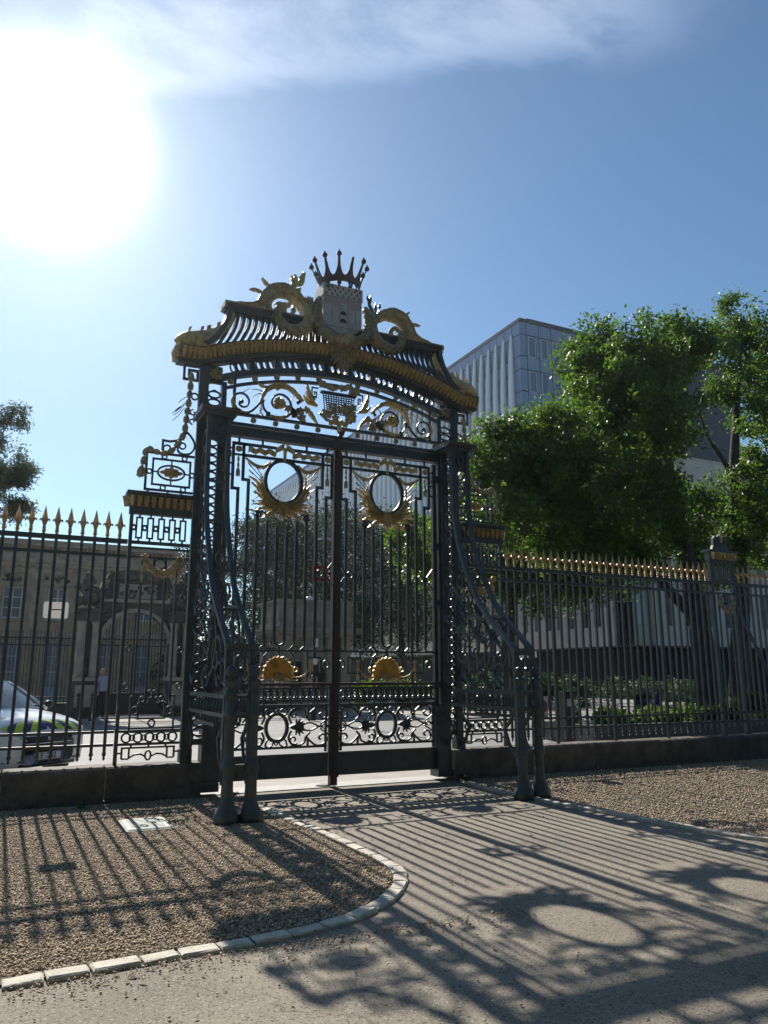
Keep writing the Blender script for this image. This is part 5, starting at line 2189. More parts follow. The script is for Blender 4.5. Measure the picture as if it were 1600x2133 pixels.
    for k in range(5):
        a = R(270 + (k - 2) * 24)
        mb.leaf(flip([(cx, cz + .03), (cx + .07 * math.cos(a), cz + .07 * math.sin(a)), (cx + .13 * math.cos(a), cz + .125 * math.sin(a))], s), .06, -.07, -.02, 3, .02)
    for q in (0, 1):
        f = mir if q else (lambda p: p)
        mb.leaf(flip(f([(.90, 1.56), (1.0, 1.54), (1.09, 1.50), (1.15, 1.51)]), s), .05, -.05, .0, 4, .02)
        p = flip(f([(1.12, 1.54), (1.20, 1.55), (1.28, 1.60), (1.335, 1.70)]), s)
        swag(mb, [(a, -.02, b) for a, b in p], [.010, .016, .014, .010], 6, .8)
        p = flip(f([(1.34, 1.77), (1.345, 1.62), (1.345, 1.49)]), s)
        rosette(mb, p[0][0], p[0][1], .035, -.025, 6, .02)
        husk(mb, p[0], p[1], .05, -.02)
        husk(mb, p[1], p[2], .05, -.02)
        mb.strip(flip(f(spiral(1.115, 1.66, .045, .015, -90, 220, 14)), s), .016, -.03, .01)
    part('shell_garland', mb, 'gilt', shl)
    # rust rail, pierced frieze
    mb = MB()
    bx(mb, .075, 1.695, -.045, .045, 1.425, 1.465)
    part('middle_rail', mb, 'iron_rust', gl)
    mb = MB()
    for z, h in ((1.385, .03), (1.215, .035), (1.15, .03)):
        bx(mb, .085, 1.695, -.02, .02, z - h / 2, z + h / 2)
    fz = part('pierced_frieze', mb, 'iron', gl)
    mb = MB()
    for k in range(16):
        x = .14 + k * .0965
        mb.ring(s * x, 1.30, .036, .052, .022, -.014, .014, 14)
        xm = x + .048
        mb.ring(s * xm, 1.28, .016, .018, .014, -.014, .014, 8)
        mb.plate(flip([(xm - .03, 1.372), (xm + .03, 1.372), (xm + .008, 1.305), (xm - .008, 1.305)], s), -.012, .012)
        mb.plate(flip([(xm - .03, 1.23), (xm + .03, 1.23), (xm + .008, 1.26), (xm - .008, 1.26)], s), -.012, .012)
    for k in range(4):
        bx(mb, .25 + k * .4, .27 + k * .4, -.012, .012, 1.155, 1.215)
        bx(mb, .25 + k * .4, .27 + k * .4, -.012, .012, 1.39, 1.43)
    part('frieze_ring', mb, 'iron', fz)
    # scroll panel
    mb = MB()
    for z in (1.135, .575):
        bx(mb, .10, 1.68, -.018, .018, z - .016, z + .016)
    for x in (.118, 1.664):
        bx(mb, x - .016, x + .016, -.018, .018, .50, 1.15)
    pn = part('panel_frame', mb, 'iron', gl)
    mb = MB()
    cz = .85
    mb.ring(s * C0, cz, .152, .182, .040, -.018, .018, 36)
    mb.ring(s * C0, cz, .172, .202, .014, -.024, .024, 36)
    for q in (0, 1):
        f = mir if q else (lambda p: p)
        for v in (1, -1):
            def g2(pts):
                return flip(f([(a, cz + v * (b - cz)) for a, b in pts]), s)
            mb.strip(g2([(p.x, p.y) for p in catmull([Vector(t) for t in [(1.08, .90), (1.04, 1.0), (1.10, 1.09), (1.20, 1.10), (1.28, 1.06), (1.30, .99), (1.36, .93)]], 4)]), .026, -.014, .014)
            mb.strip(g2(spiral(1.115, 1.025, .07, .018, 40, 420, 20)), .022, -.014, .014)
            mb.strip(g2([(p.x, p.y) for p in catmull([Vector(t) for t in [(1.30, .985), (1.38, 1.06), (1.46, 1.11), (1.56, 1.10), (1.62, 1.04), (1.59, .97), (1.53, .965), (1.50, 1.01), (1.53, 1.035)]], 4)]), .026, -.014, .014)
            mb.strip(g2([(1.645, .97), (1.60, .93), (1.54, .90), (1.52, .87)]), .02, -.012, .012)
            mb.strip(g2([(1.21, .85), (1.30, .90), (1.38, .905), (1.46, .87), (1.48, .85)]), .022, -.012, .012)
            mb.strip(g2([(1.08, 1.10), (1.08, 1.13)]), .04, -.012, .012)
            mb.strip(g2([(1.33, 1.02), (1.33, 1.13)]), .03, -.012, .012)
            mb.strip(g2([(1.56, 1.10), (1.56, 1.135)]), .03, -.012, .012)
            mb.strip(g2([(.98, 1.12), (.92, 1.09), (.90, 1.05)]), .018, -.012, .012)
            mb.strip(g2([(.95, 1.0), (1.0, 1.03), (1.02, 1.09), (.98, 1.12)]), .022, -.012, .012)
            mb.ring(*(g2([(.86, 1.065)])[0]), .022, .024, .014, -.012, .012, 10)
            for a in (35, 62, 95, 130):
                mb.leaf(g2([(1.20, .85), (1.20 + .06 * math.cos(R(a)), .85 + .07 * math.sin(R(a))), (1.20 + .11 * math.cos(R(a - 12)), .85 + .13 * math.sin(R(a - 12)))]), .032, -.018, .014, 1, .008, depth=0)
        mb.leaf(flip(f([(1.26, .85), (1.14, .85), (1.03, .85)]), s), .09, -.03, .014, 2, .015)
        mb.lathe([(.055, -.02), (.05, .0), (.03, .03), (.01, .04)], 12, M=Matrix.Translation((*(flip(f([(1.20, 0)]), s)[0][:1]), -.0, .85)) @ Matrix.Rotation(R(90), 4, 'X'))
        mb.ring(flip(f([(1.58, 0)]), s)[0][0], .85, .03, .03, .018, -.012, .012, 12)
        mb.strip(flip(f([(1.61, .85), (1.65, .85)]), s), .04, -.012, .012)
        mb.strip(flip(f([(1.48, .85), (1.55, .85)]), s), .03, -.012, .012)
    part('scroll_panel', mb, 'iron', pn)
    # kick plate
    mb = MB()
    bx(mb, .085, 1.695, -.020, .020, .165, .485)
    bx(mb, .085, 1.695, -.03, .03, .165, .20)
    bx(mb, .085, 1.695, -.03, .03, .455, .485)
    part('kick_plate', mb, 'iron', gl)
# stop stone under the meeting stile
mb = MB()
mb.lathe([(.11, 0), (.10, .02), (.05, .035), (.01, .04)], 14, (-.10, .12, .012))
single('gate_stop', mb, 'pale_stone', 'small pale gate stop on the threshold under the meeting stile', 'gate stop', origin=(-.10, .12, .012))
# finial over the meeting stile belongs to the portal
mb = MB()
mb.leaf([(0, 5.17), (.03, 5.26), (.10, 5.33)], .09, -.11, -.06, 2, .02)
mb.box(-.09, .09, -.10, -.02, 5.02, 5.17)
part('lock_block', mb, 'iron_rust', POR)
# ============================================================ iron pier in the right fence
pt = thing('iron_pier', 'square iron fence pier with gilt leaf band and garland at the right edge', 'pier', (8.3, 0, 0.45))
for x in (7.99, 8.60):
    mb = MB()
    mb.box(x - .035, x + .035, -.035, .035, .44, 3.80)
    part('post', mb, 'iron', pt)
for z in (3.345, 3.145, .862, .70):
    mb = MB()
    mb.box(8.025, 8.565, -.02, .02, z - .02, z + .02)
    part('rail', mb, 'iron', pt)
mb = MB()
for k in range(4):
    x = 8.11 + k * .127
    mb.strip([(x - .034, 3.40), (x + .034, 3.40), (x + .034, 3.69), (x - .034, 3.69)], .022, -.013, .013, True)
    mb.box(x - .012, x + .012, -.012, .012, 3.36, 3.40)
    mb.box(x - .012, x + .012, -.012, .012, 3.70, 3.80)
part('fret', mb, 'iron', pt)
mb = MB()
mb.box(7.94, 8.65, -.055, .055, 3.75, 3.81)
mb.box(7.93, 8.66, -.06, .06, 3.81, 3.955)
mb.box(7.89, 8.70, -.11, .11, 3.955, 4.0)
pe = part('entablature', mb, 'iron', pt)
for k in range(7):
    piece('cornice_leaf', cleaf_me, pe, (7.99 + k * .102, -.066, 3.808), (R(12), 0, 0), (1.1, 1, .9))
mb = MB()
mb.plate([(8.05, 4.0), (8.54, 4.0), (8.49, 4.10), (8.47, 4.24), (8.42, 4.30), (8.36, 4.27), (8.30, 4.34), (8.23, 4.27), (8.17, 4.30), (8.12, 4.24), (8.10, 4.10)], -.03, .03)
mb.ring(8.20, 4.16, .05, .05, .02, -.04, .04, 16)
mb.ring(8.39, 4.16, .05, .05, .02, -.04, .04, 16)
top = part('crest', mb, 'iron', pt)
mb = MB()
mb.leaf([(8.30, 4.16), (8.295, 4.30), (8.28, 4.40)], .05, -.06, -.035, 2, .02)
part('crest_leaf', mb, 'gilt', top)
mb = MB()
swag(mb, [(8.09, -.05, 3.02), (8.14, -.06, 2.92), (8.22, -.07, 2.84), (8.30, -.07, 2.82), (8.38, -.07, 2.84), (8.46, -.06, 2.92), (8.51, -.05, 3.02)], [.03, .045, .05, .055, .05, .045, .03], 7, .6)
for x in (8.09, 8.51):
    rosette(mb, x, 3.05, .05, -.06, 8, .03)
part('swag', mb, 'gilt_dull', pt)
mb = MB()
mb.ring(8.30, 3.02, .08, .08, .02, -.014, .014, 18)
part('ring', mb, 'iron', pt)
for x in (8.14, 8.30, 8.46):
    mb = MB()
    mb.box(x - .014, x + .014, -.014, .014, .6, 3.14)
    part('bar', mb, 'iron', pt)
mb = MB()
mb.strip([(-.04, 2.9), (-.25, 2.4), (-.6, 1.6), (-.95, .8), (-1.1, .2), (-1.12, 0)], .05, -.02, .02, M=yz(8.60))
part('back_stay', mb, 'iron', pt)

# ============================================================ far stone gateway (Y = 20)
GY = 20.0
gw = thing('stone_gateway', 'sooty stone gateway with paired columns and carved trophies across the street', 'gateway', (0.0, GY, 0))


def blk(name, m, par, *b):
    mb = MB()
    mb.box(*b)
    return part(name, mb, m, par)


for x0, x1 in ((-2.22, -1.28), (1.12, 2.06)):
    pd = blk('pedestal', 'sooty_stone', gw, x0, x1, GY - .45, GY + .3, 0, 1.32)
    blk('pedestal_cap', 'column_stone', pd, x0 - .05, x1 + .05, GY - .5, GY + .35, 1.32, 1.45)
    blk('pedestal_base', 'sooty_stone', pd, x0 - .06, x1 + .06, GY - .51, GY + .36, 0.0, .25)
    blk('pedestal_panel', 'column_stone', pd, x0 + .12, x1 - .12, GY - .465, GY - .44, .40, 1.18)
    for xc in (x0 + .22, x1 - .22):
        mb = MB()
        mb.lathe([(.19, 1.45), (.19, 1.50), (.16, 1.54), (.155, 1.58), (.155, 2.05), (.165, 2.06), (.165, 2.10), (.155, 2.11), (.14, 3.22), (.15, 3.24), (.15, 3.28), (.14, 3.30), (.19, 3.42), (.20, 3.50)], 16, (xc, GY - .22, 0))
        part('column', mb, 'column_stone', gw, True)
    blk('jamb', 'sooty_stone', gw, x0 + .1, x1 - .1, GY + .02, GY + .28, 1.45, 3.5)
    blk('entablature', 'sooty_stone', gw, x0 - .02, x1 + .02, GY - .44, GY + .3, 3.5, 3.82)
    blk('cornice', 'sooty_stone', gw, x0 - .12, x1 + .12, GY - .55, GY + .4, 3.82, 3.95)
mb = MB()
outer = [(-1.38, 1.45), (-1.38, 4.25), (1.22, 4.25), (1.22, 1.45), (1.12, 1.45)]
arch = [(-.08 + 1.20 * math.cos(R(a)), 2.70 + 1.18 * math.sin(R(a))) for a in range(0, 181, 12)]
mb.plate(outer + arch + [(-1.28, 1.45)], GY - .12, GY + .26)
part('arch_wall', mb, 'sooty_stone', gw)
mb = MB()
mb.strip([(-.08 + 1.27 * math.cos(R(a)), 2.70 + 1.25 * math.sin(R(a))) for a in range(0, 181, 10)], .14, GY - .18, GY + .2)
part('arch_moulding', mb, 'column_stone', gw)
blk('attic', 'sooty_stone', gw, -1.15, .99, GY - .1, GY + .25, 4.25, 5.1)
blk('attic_panel', 'column_stone', gw, -.78, .62, GY - .14, GY - .09, 4.40, 4.95)
blk('attic_ledge', 'column_stone', gw, -1.30, 1.14, GY - .30, GY + .35, 4.24, 4.36)
mb = MB()
mb.plate([(-1.3, 5.1), (1.14, 5.1), (1.0, 5.32), (.55, 5.45), (-.08, 5.5), (-.71, 5.45), (-1.16, 5.32)], GY - .25, GY + .35)
part('pediment', mb, 'sooty_stone', gw)
for sg in (-1, 1):
    mb = MB()
    mb.strip([(-.08 + sg * p[0], p[1]) for p in ((1.08, 5.1), (1.25, 4.95), (1.32, 4.65), (1.28, 4.4))], .16, GY - .15, GY + .2)
    part('scroll_bracket', mb, 'column_stone', gw)
    rr = random.Random(5 + sg)
    mb = MB()
    cx = -.08 + sg * 1.66
    for k in range(34):
        mb.ball((cx + rr.gauss(0, .27), GY - .1 + rr.uniform(-.2, .15), 4.0 + abs(rr.gauss(0.35, .34))), rr.uniform(.08, .2), 7, sq=(1, 1, rr.uniform(.7, 1.6)))
    for k in range(7):
        a = rr.uniform(.4, 2.7)
        mb.tube([(cx, GY - .1, 4.3), (cx + .75 * math.cos(a), GY - .15, 4.3 + .85 * math.sin(a))], [.05, .02], 6)
    mb.ball((cx - .05, GY - .15, 5.05), .15, 8)
    part('trophy', mb, 'sooty_stone', gw, True, label='dark carved trophy of arms')
mb = MB()
for k in range(18):
    mb.ball((-.7 + k * .08 + rnd.uniform(-.03, .03), GY - .16, 4.68 + rnd.uniform(-.2, .2)), rnd.uniform(.04, .09), 6)
part('relief', mb, 'sooty_stone', gw)

# iron gate inside the arch
ig = thing('iron_gate', 'dark double iron gate closing the arch of the stone gateway', 'gate', (-.08, GY + .1, 0))
mb = MB()
mb.box(-.014, .014, GY + .09, GY + .118, .85, 3.2)
for k in range(21):
    x = -1.22 + k * .114
    t_ = 2.70 + 1.18 * math.sqrt(max(0, 1 - ((x + .08) / 1.2) ** 2)) - .04
    mb = MB()
    mb.box(x - .012, x + .012, GY + .09, GY + .114, .85, t_)
    part('bar', mb, 'far_iron', ig)
for z in (2.86, 2.62, .86):
    mb = MB()
    mb.box(-1.28, 1.12, GY + .085, GY + .12, z - .02, z + .02)
    part('rail', mb, 'far_iron', ig)
mb = MB()
for k in range(10):
    mb.ring(-1.14 + k * .236, 2.74, .10, .09, .016, GY + .09, GY + .11, 14)
part('rail_ring', mb, 'far_iron', ig)
mb = MB()
mb.box(-1.28, 1.12, GY + .09, GY + .115, .08, .85)
part('sheet', mb, 'far_iron', ig)
mb = MB()
mb.box(-.115, -.045, GY + .07, GY + .13, .05, 3.85)
part('meeting_stile', mb, 'far_iron', ig)

# railing either side of the gateway
for (x0, x1, lab) in ((-9.2, -2.24, 'dark iron railing on a low wall left of the stone gateway'), (2.08, 5.6, 'dark iron railing on a low wall right of the stone gateway')):
    rl = thing('iron_railing', lab, 'railing', ((x0 + x1) / 2, GY, 0), group='railings across the street')
    mb = MB()
    mb.box(x0, x1, GY - .2, GY + .2, 0, .55)
    part('base_wall', mb, 'sooty_stone', rl)
    for z in (2.86, 2.60, .75):
        mb = MB()
        mb.box(x0, x1, GY - .02, GY + .02, z - .022, z + .022)
        part('rail', mb, 'far_iron', rl)
    k = 0
    mb = MB()
    mb.box(-.011, .011, -.011, .011, .55, 3.02)
    mb.add([(-.02, 0, 3.02), (.02, 0, 3.02), (0, 0, 3.16), (0, .012, 3.05)], [(0, 1, 2), (0, 3, 2), (1, 3, 2)])
    pk = mb.mesh('picket', 'far_iron')
    x = x0 + .06
    while x < x1:
        piece('picket', pk, rl, (x, GY, 0))
        x += .118
    mb = MB()
    x = x0 + .15
    while x < x1 - .1:
        mb.ring(x, 2.73, .10, .08, .016, GY - .012, GY + .012, 14)
        x += .236
    part('rail_ring', mb, 'far_iron', rl)

# ============================================================ stone house behind (Y = 32)
HY = 32.0
hb = thing('stone_house', 'long honey-coloured stone house with balustraded roof behind the left fence', 'building', (-3, HY, 0))
cols = [-9.1, -7.0, -4.44, -2.35, -0.15, 2.0]
mb = MB()
mb.box(-14, 3.7, HY + .35, HY + 12, 0, 8.4)
part('core', mb, 'facade', hb)
# wall built of piers and bands so that the windows are real openings
xs = [-14.0]
for c in cols:
    xs += [c - .46, c + .46]
xs.append(3.7)
for a, b in zip(xs[0::2], xs[1::2]):
    mb = MB()
    mb.box(a, b, HY, HY + .36, 0, 6.6)
    part('wall_pier', mb, 'facade', hb)
for c in cols:
    for z0, z1 in ((0, .12), (3.2, 4.3), (5.9, 6.6)):
        mb = MB()
        mb.box(c - .46, c + .46, HY + .004, HY + .355, z0, z1)
        part('wall_band', mb, 'facade', hb)
for z0, z1, d in ((3.42, 3.60, .10), (6.60, 6.78, .08), (6.95, 7.12, .22), (7.12, 7.30, .34), (7.50, 7.58, .10), (8.02, 8.12, .12)):
    mb = MB()
    mb.box(-14.1, 3.7 + d, HY - d, HY + .5, z0, z1)
    part('string_course', mb, 'facade_trim', hb)
mb = MB()
mb.box(-14, 3.72, HY - .03, HY + .4, 6.78, 6.95)
part('frieze', mb, 'facade_trim', hb)
mb = MB()
mb.box(-14, 3.72, HY - .04, HY + .4, 7.30, 7.50)
part('parapet', mb, 'facade_trim', hb)
mb = MB()
for k in range(60):
    mb.box(-13.9 + k * .295, -13.9 + k * .295 + .15, HY - .20, HY - .02, 6.87, 6.95)
part('dentils', mb, 'facade_trim', hb, kind='stuff')
mb = MB()
mb.lathe([(.07, 0), (.07, .05), (.045, .08), (.085, .18), (.06, .30), (.045, .36), (.07, .40), (.07, .44)], 8)
bal_me = mb.mesh('baluster', 'facade_trim', True)
x = -9.5
i = 0
while x < 3.6:
    if i % 9 == 8:
        mb = MB()
        mb.box(x - .16, x + .16, HY + .02, HY + .34, 7.581, 8.02)
        part('baluster_pier', mb, 'facade_trim', hb)
    else:
        piece('baluster', bal_me, hb, (x, HY + .18, 7.58))
    x += .21
    i += 1
mb = MB()
mb.add([(-14, HY + 1.2, 8.2), (3.2, HY + 1.2, 8.2), (1.5, HY + 6, 9.0), (-14, HY + 6, 9.0), (3.2, HY + 11, 8.2), (-14, HY + 11, 8.2)], [(0, 1, 2, 3), (1, 4, 2), (3, 2, 4, 5)])
part('roof', mb, 'roof_tile', hb)

def old_window(par, x, y, z0, z1, w, panes, m='pane_old', door=False):
    mb = MB()
    mb.strip([(x - w / 2 + .04, z0 + .04), (x + w / 2 - .04, z0 + .04), (x + w / 2 - .04, z1 - .04), (x - w / 2 + .04, z1 - .04)], .08, y + .16, y + .22, True)
    mb.box(x - .03, x + .03, y + .155, y + .215, z0 + .08, z1 - .08)
    for k in range(1, panes):
        zz = z0 + (z1 - z0) * k / panes
        for q in (-1, 1):
            mb.box(x + q * .03, x + q * (w / 2 - .08), y + .165, y + .205, zz - .02, zz + .02)
    wf = part('window', mb, 'shutter_blue' if door else 'window_paint', par)
    for k in range(panes):
        za, zb = z0 + .06 + (z1 - z0 - .12) * k / panes, z0 + .06 + (z1 - z0 - .12) * (k + 1) / panes
        for q in (-1, 1):
            mb = MB()
            mb.box(x + q * .03, x + q * (w / 2 - .06), y + .19, y + .20, za + .01, zb - .01)
            part('pane', mb, m if not (door and k == 0) else 'shutter_blue', wf)


for c in cols:
    old_window(hb, c, HY, 4.3, 5.9, .92, 3)
    old_window(hb, c, HY, .12, 3.2, .92, 4, 'pane_old', True)
    mb = MB()
    mb.box(c - .62, c + .62, HY - .06, HY, 5.9, 6.02)
    mb.box(c - .70, c + .70, HY - .16, HY, 6.02, 6.12)
    mb.box(c - .60, c + .60, HY - .12, HY, 4.18, 4.30)
    part('window_trim', mb, 'facade_trim', hb)
    mb = MB()
    for k in range(9):
        mb.ball((c + rnd.gauss(0, .35), HY - .03, 6.25 + rnd.uniform(-.1, .2)), rnd.uniform(.07, .13), 6)
    part('window_carving', mb, 'sooty_stone', hb)
for c in (-5.7, -3.4, -1.25, .95, 3.3):
    mb = MB()
    mb.box(c - .22, c + .22, HY - .06, HY, 3.6, 6.3)
    mb.box(c - .28, c + .28, HY - .09, HY, 6.3, 6.6)
    mb.box(c - .28, c + .28, HY - .08, HY, 3.601, 3.75)
    part('pilaster', mb, 'facade_trim', hb)

# ============================================================ stone kiosk in the square
kb = thing('stone_kiosk', 'small flat-roofed stone pavilion seen through the gate leaves', 'pavilion', (7.7, 22.5, 0))
KX0, KX1, KY0, KY1 = 5.98, 9.45, 21.0, 24.0
mb = MB()
mb.box(KX0 + .25, KX1 - .25, KY0 + .25, KY1 - .25, 0, 4.5)
part('core', mb, 'kiosk_stone', kb)
for x in (KX0 + .1, KX0 + 1.15, KX0 + 2.25, KX1 - .55):
    mb = MB()
    mb.box(x, x + .45, KY0 + .03, KY0 + .3, 0, 3.15)
    part('pilaster', mb, 'kiosk_stone', kb)
for y in (KY0 + .1, KY0 + 1.3, KY1 - .55):
    mb = MB()
    mb.box(KX0 + .03, KX0 + .3, y, y + .45, 0, 3.15)
    part('pilaster', mb, 'kiosk_stone', kb)
for e, z0, z1 in ((.06, 3.15, 3.3), (.28, 3.3, 3.42), (.36, 3.42, 3.55), (-.02, 3.551, 3.75), (.04, 4.58, 4.66), (.10, 4.66, 4.75)):
    mb = MB()
    mb.box(KX0 - e, KX1 + e, KY0 - e, KY1 + e, z0, z1)
    part('cornice', mb, 'kiosk_stone', kb)
mb = MB()
mb.box(KX0 + .06, KX1 - .06, KY0 + .06, KY1 - .06, 3.75, 4.58)
at_ = part('attic', mb, 'kiosk_stone', kb)
for k in range(5):
    mb = MB()
    x = KX0 + .1 + k * .67
    mb.box(x, x + .56, KY0 + .02, KY0 + .06, 3.82, 4.52)
    part('attic_panel', mb, 'kiosk_stone', at_)
for k in range(3):
    mb = MB()
    y = KY0 + .12 + k * .95
    mb.box(KX0 + .02, KX0 + .06, y, y + .8, 3.82, 4.52)
    part('attic_panel', mb, 'kiosk_stone', at_)
for x0, x1 in ((KX0 + .6, KX0 + 1.1), (KX0 + 1.66, KX0 + 2.2)):
    mb = MB()
    mb.box(x0, x1, KY0 + .20, KY0 + .24, .9, 2.1)
    wd = part('window', mb, 'glass_dark', kb)
    for k in range(5):
        mb = MB()
        xx = x0 + .05 + k * (x1 - x0 - .1) / 4
        mb.box(xx - .012, xx + .012, KY0 + .15, KY0 + .175, .9, 2.1)
        part('window_bar', mb, 'far_iron', wd)
mb = MB()
mb.ball((KX0 + 1.7, KY0 + .9, 4.88), .16, 10, sq=(1.6, 1, .8))
part('roof_lamp', mb, 'sign_white', kb)

# ============================================================ modern tower
TX, TY = 43.4, 53.5
tw = thing('office_tower', 'grey-blue glass office tower with tall white fins above the trees', 'building', (58, 95, 0))
mb = MB()
mb.box(TX + .3, TX + 34, TY + .3, TY + 94, 0, 39.9)
part('core', mb, 'panel_edge', tw)
mb = MB()
mb.box(TX - .05, TX + 34.3, TY - .05, TY + 94.3, 39.9, 40.3)
part('roof_edge', mb, 'panel_edge', tw)
mb = MB()
mb.box(TX + 1.4, TX + 32, TY + .5, TY + 90, 40.3, 40.75)
part('roof_upstand', mb, 'panel_edge', tw)
FL = 4.1
G = 0.05


def facade_cell(face, u0, u1, z0, z1, m, d=0.0, name='facade_panel', par=None):
    mb = MB()
    if face == 'left':
        mb.box(TX - d, TX + .3, TY + u0 + G, TY + u1 - G, z0 + G, z1 - G)
    else:
        mb.box(TX + u0 + G, TX + u1 - G, TY - d, TY + .3, z0 + G, z1 - G)
    return part(name, mb, m, par or tw)


for fl in range(8):
    zt = 38.4 - fl * FL     # top of window band
    # right-hand (street) face
    u = 0.0
    widths = [.85] + [1.70] * 12
    for bi, w in enumerate(widths):
        facade_cell('front', u, u + w, zt, zt + (1.55 if fl else 1.5), 'panel_grey')
        if bi == 0:
            facade_cell('front', u, u + w, zt - 2.55, zt, 'panel_grey')
        else:
            pw = facade_cell('front', u, u + .22, zt - 2.55, zt, 'panel_grey')
            facade_cell('front', u + w - .40, u + w, zt - 2.55, zt, 'panel_grey')
            wf = MB()
            x0, x1 = TX + u + .24, TX + u + w - .42
            wf.strip([(x0 + .05, zt - 2.5), (x1 - .05, zt - 2.5), (x1 - .05, zt - .12), (x0 + .05, zt - .12)], .10, TY + .05, TY + .2, True)
            wo = part('window', wf, 'frame_white', tw)
            mb = MB()
            mb.box(x0 + .1, x1 - .1, TY + .14, TY + .18, zt - 2.45, zt - .17)
            part('pane', mb, 'glass_blue', wo)
        u += w
    # left-hand face between the fins, nearest bays
    for bi in range(18):
        u0 = bi * 1.52 + (.0 if bi else 0)
        facade_cell('left', u0, u0 + 1.52, zt, zt + (1.55 if fl else 1.5), 'panel_grey')
        facade_cell('left', u0, u0 + 1.52, zt - 2.55, zt, 'panel_grey' if bi == 0 else 'glass_blue', name='facade_panel' if bi == 0 else 'facade_pane')
for fl in range(8):
    zt = 38.4 - fl * FL
    for z0, z1, m in ((zt, zt + 1.5, 'panel_grey'), (zt - 2.55, zt, 'glass_blue')):
        mb = MB()
        mb.box(TX, TX + .3, TY + 27.4, TY + 94, z0 + G, z1 - G)
        part('facade_band', mb, m, tw)
for z0, z1 in ((0, 7.1),):
    mb = MB()
    mb.box(TX, TX + .3, TY + .05, TY + 94, z0, z1)
    part('lower_face', mb, 'panel_grey', tw)
    mb = MB()
    mb.box(TX, TX + 34, TY, TY + .3, z0, z1)
    part('lower_face', mb, 'panel_grey', tw)
# fins: tall spindle blades
mb = MB()
zs = [38.9, 38.2, 36, 33, 29, 25, 21, 17.5, 15]
ws = [.12, .22, .38, .50, .56, .52, .44, .30, .16]
ds = [.2, .34, .56, .74, .84, .80, .66, .45, .26]
for z, w, d in zip(zs, ws, ds):
    mb.v += [(-.02, -w / 2, z), (-d * .55, -w * .42, z), (-d, 0, z), (-d * .55, w * .42, z), (-.02, w / 2, z)]
for i in range(len(zs) - 1):
    for j in range(5):
        a = i * 5 + j
        b = i * 5 + (j + 1) % 5
        mb.f.append((a, b, b + 5, a + 5))
mb.f.append((0, 1, 2, 3, 4))
mb.f.append(tuple(range(len(zs) * 5 - 1, len(zs) * 5 - 6, -1)))
fin_me = mb.mesh('fin', 'fin_white', True)
for k in range(60):
    piece('fin', fin_me, tw, (TX, TY + 1.52 + k * 1.52, 0))

# ============================================================ pale concrete wing in front of the tower
WX, WY = 30.2, 25.4
wb = thing('concrete_building', 'pale concrete office wing with vertical slit windows behind the plane trees', 'building', (45, 45, 0))
mb = MB()
mb.box(WX + .5, WX + 40, WY + .5, WY + 70, 3.2, 15.8)
part('core', mb, 'glass_dark', wb)
mb = MB()
mb.box(WX + 2.2, WX + 38, WY + 2.2, WY + 68, 0, 3.2)
part('ground_floor', mb, 'cloth_black', wb)
mb = MB()
mb.box(WX, WX + 40, WY, WY + 70, 3.2, 3.3)
part('soffit', mb, 'dark_metal', wb)
bands = ((3.3, 4.55), (6.85, 8.1), (10.4, 11.6), (13.9, 15.9))
for z0, z1 in bands:
    k = 0
    y = WY + 1.7
    while y < WY + 68:
        w = 3.2
        mb = MB()
        mb.box(WX, WX + .5, y, y + w - .02, z0, z1)
        part('concrete_panel', mb, 'concrete', wb)
        y += w
    x = WX + 1.7
    while x < WX + 38:
        mb = MB()
        mb.box(x, x + 3.18, WY, WY + .5, z0, z1)
        part('concrete_panel', mb, 'concrete', wb)
        x += 3.2
for z0, z1 in ((4.55, 6.85), (8.1, 10.4), (11.6, 13.9)):
    mb = MB()
    mb.box(WX, WX + .5, WY + 1.7, WY + 2.9, z0, z1)
    part('concrete_pier', mb, 'concrete', wb)
    y = WY + 3.6
    while y < WY + 40:
        mb = MB()
        mb.box(WX + .02, WX + .5, y, y + (.55 if int(y * 10) % 3 else .85), z0, z1)
        part('concrete_pier', mb, 'concrete', wb)
        y += 1.28
    x = WX + 1.7
    while x < WX + 26:
        mb = MB()
        mb.box(x, x + 1.15, WY + .02, WY + .5, z0, z1)
        part('concrete_pier', mb, 'concrete', wb)
        x += 1.75
# teal glazed corner shaft
mb = MB()
mb.box(WX + .25, WX + 1.5, WY + .25, WY + 1.5, 3.3, 15.8)
gs = part('corner_shaft', mb, 'glass_dark', wb)
mb = MB()
mb.box(WX + .45, WX + 1.15, WY + .16, WY + .25, 4.6, 15.6)
part('shaft_pane', mb, 'glass_teal', gs)
mb = MB()
mb.box(WX - .05, WX + .05, WY + 1.7, WY + 70, 15.9, 16.0)
mb.box(WX + 1.7, WX + 40, WY - .05, WY + .05, 15.9, 16.0)
part('coping', mb, 'concrete', wb)
rl = MB()
for k in range(60):
    rl.box(WX + 1.8 + k * .28, WX + 1.83 + k * .28, WY + .2, WY + .23, 15.9, 17.0)
rl.box(WX + 1.7, WX + 19, WY + .18, WY + .25, 17.0, 17.06)
part('roof_railing', rl, 'dark_metal', wb, kind='stuff')
# sign board over the recessed ground floor
sb = thing('building_sign', 'small white sign board with blue lettering on the concrete building', 'sign', (WX + .6, 38.0, 3.0))
mb = MB()
mb.box(WX - .06, WX - .02, 35.2, 37.6, 2.72, 3.18)
part('board', mb, 'sign_white', sb)
mb = MB()
yy = 37.35
for w in (.16, .10, .22, .12, .30, .14, .2, .16):
    mb.box(WX - .068, WX - .061, yy - w, yy, 2.98, 3.08)
    yy -= w + .06
yy = 37.2
for w in (.22, .3, .12, .26, .18, .3):
    mb.box(WX - .068, WX - .061, yy - w, yy, 2.80, 2.89)
    yy -= w + .07
part('lettering', mb, 'sign_text', sb, kind='stuff')
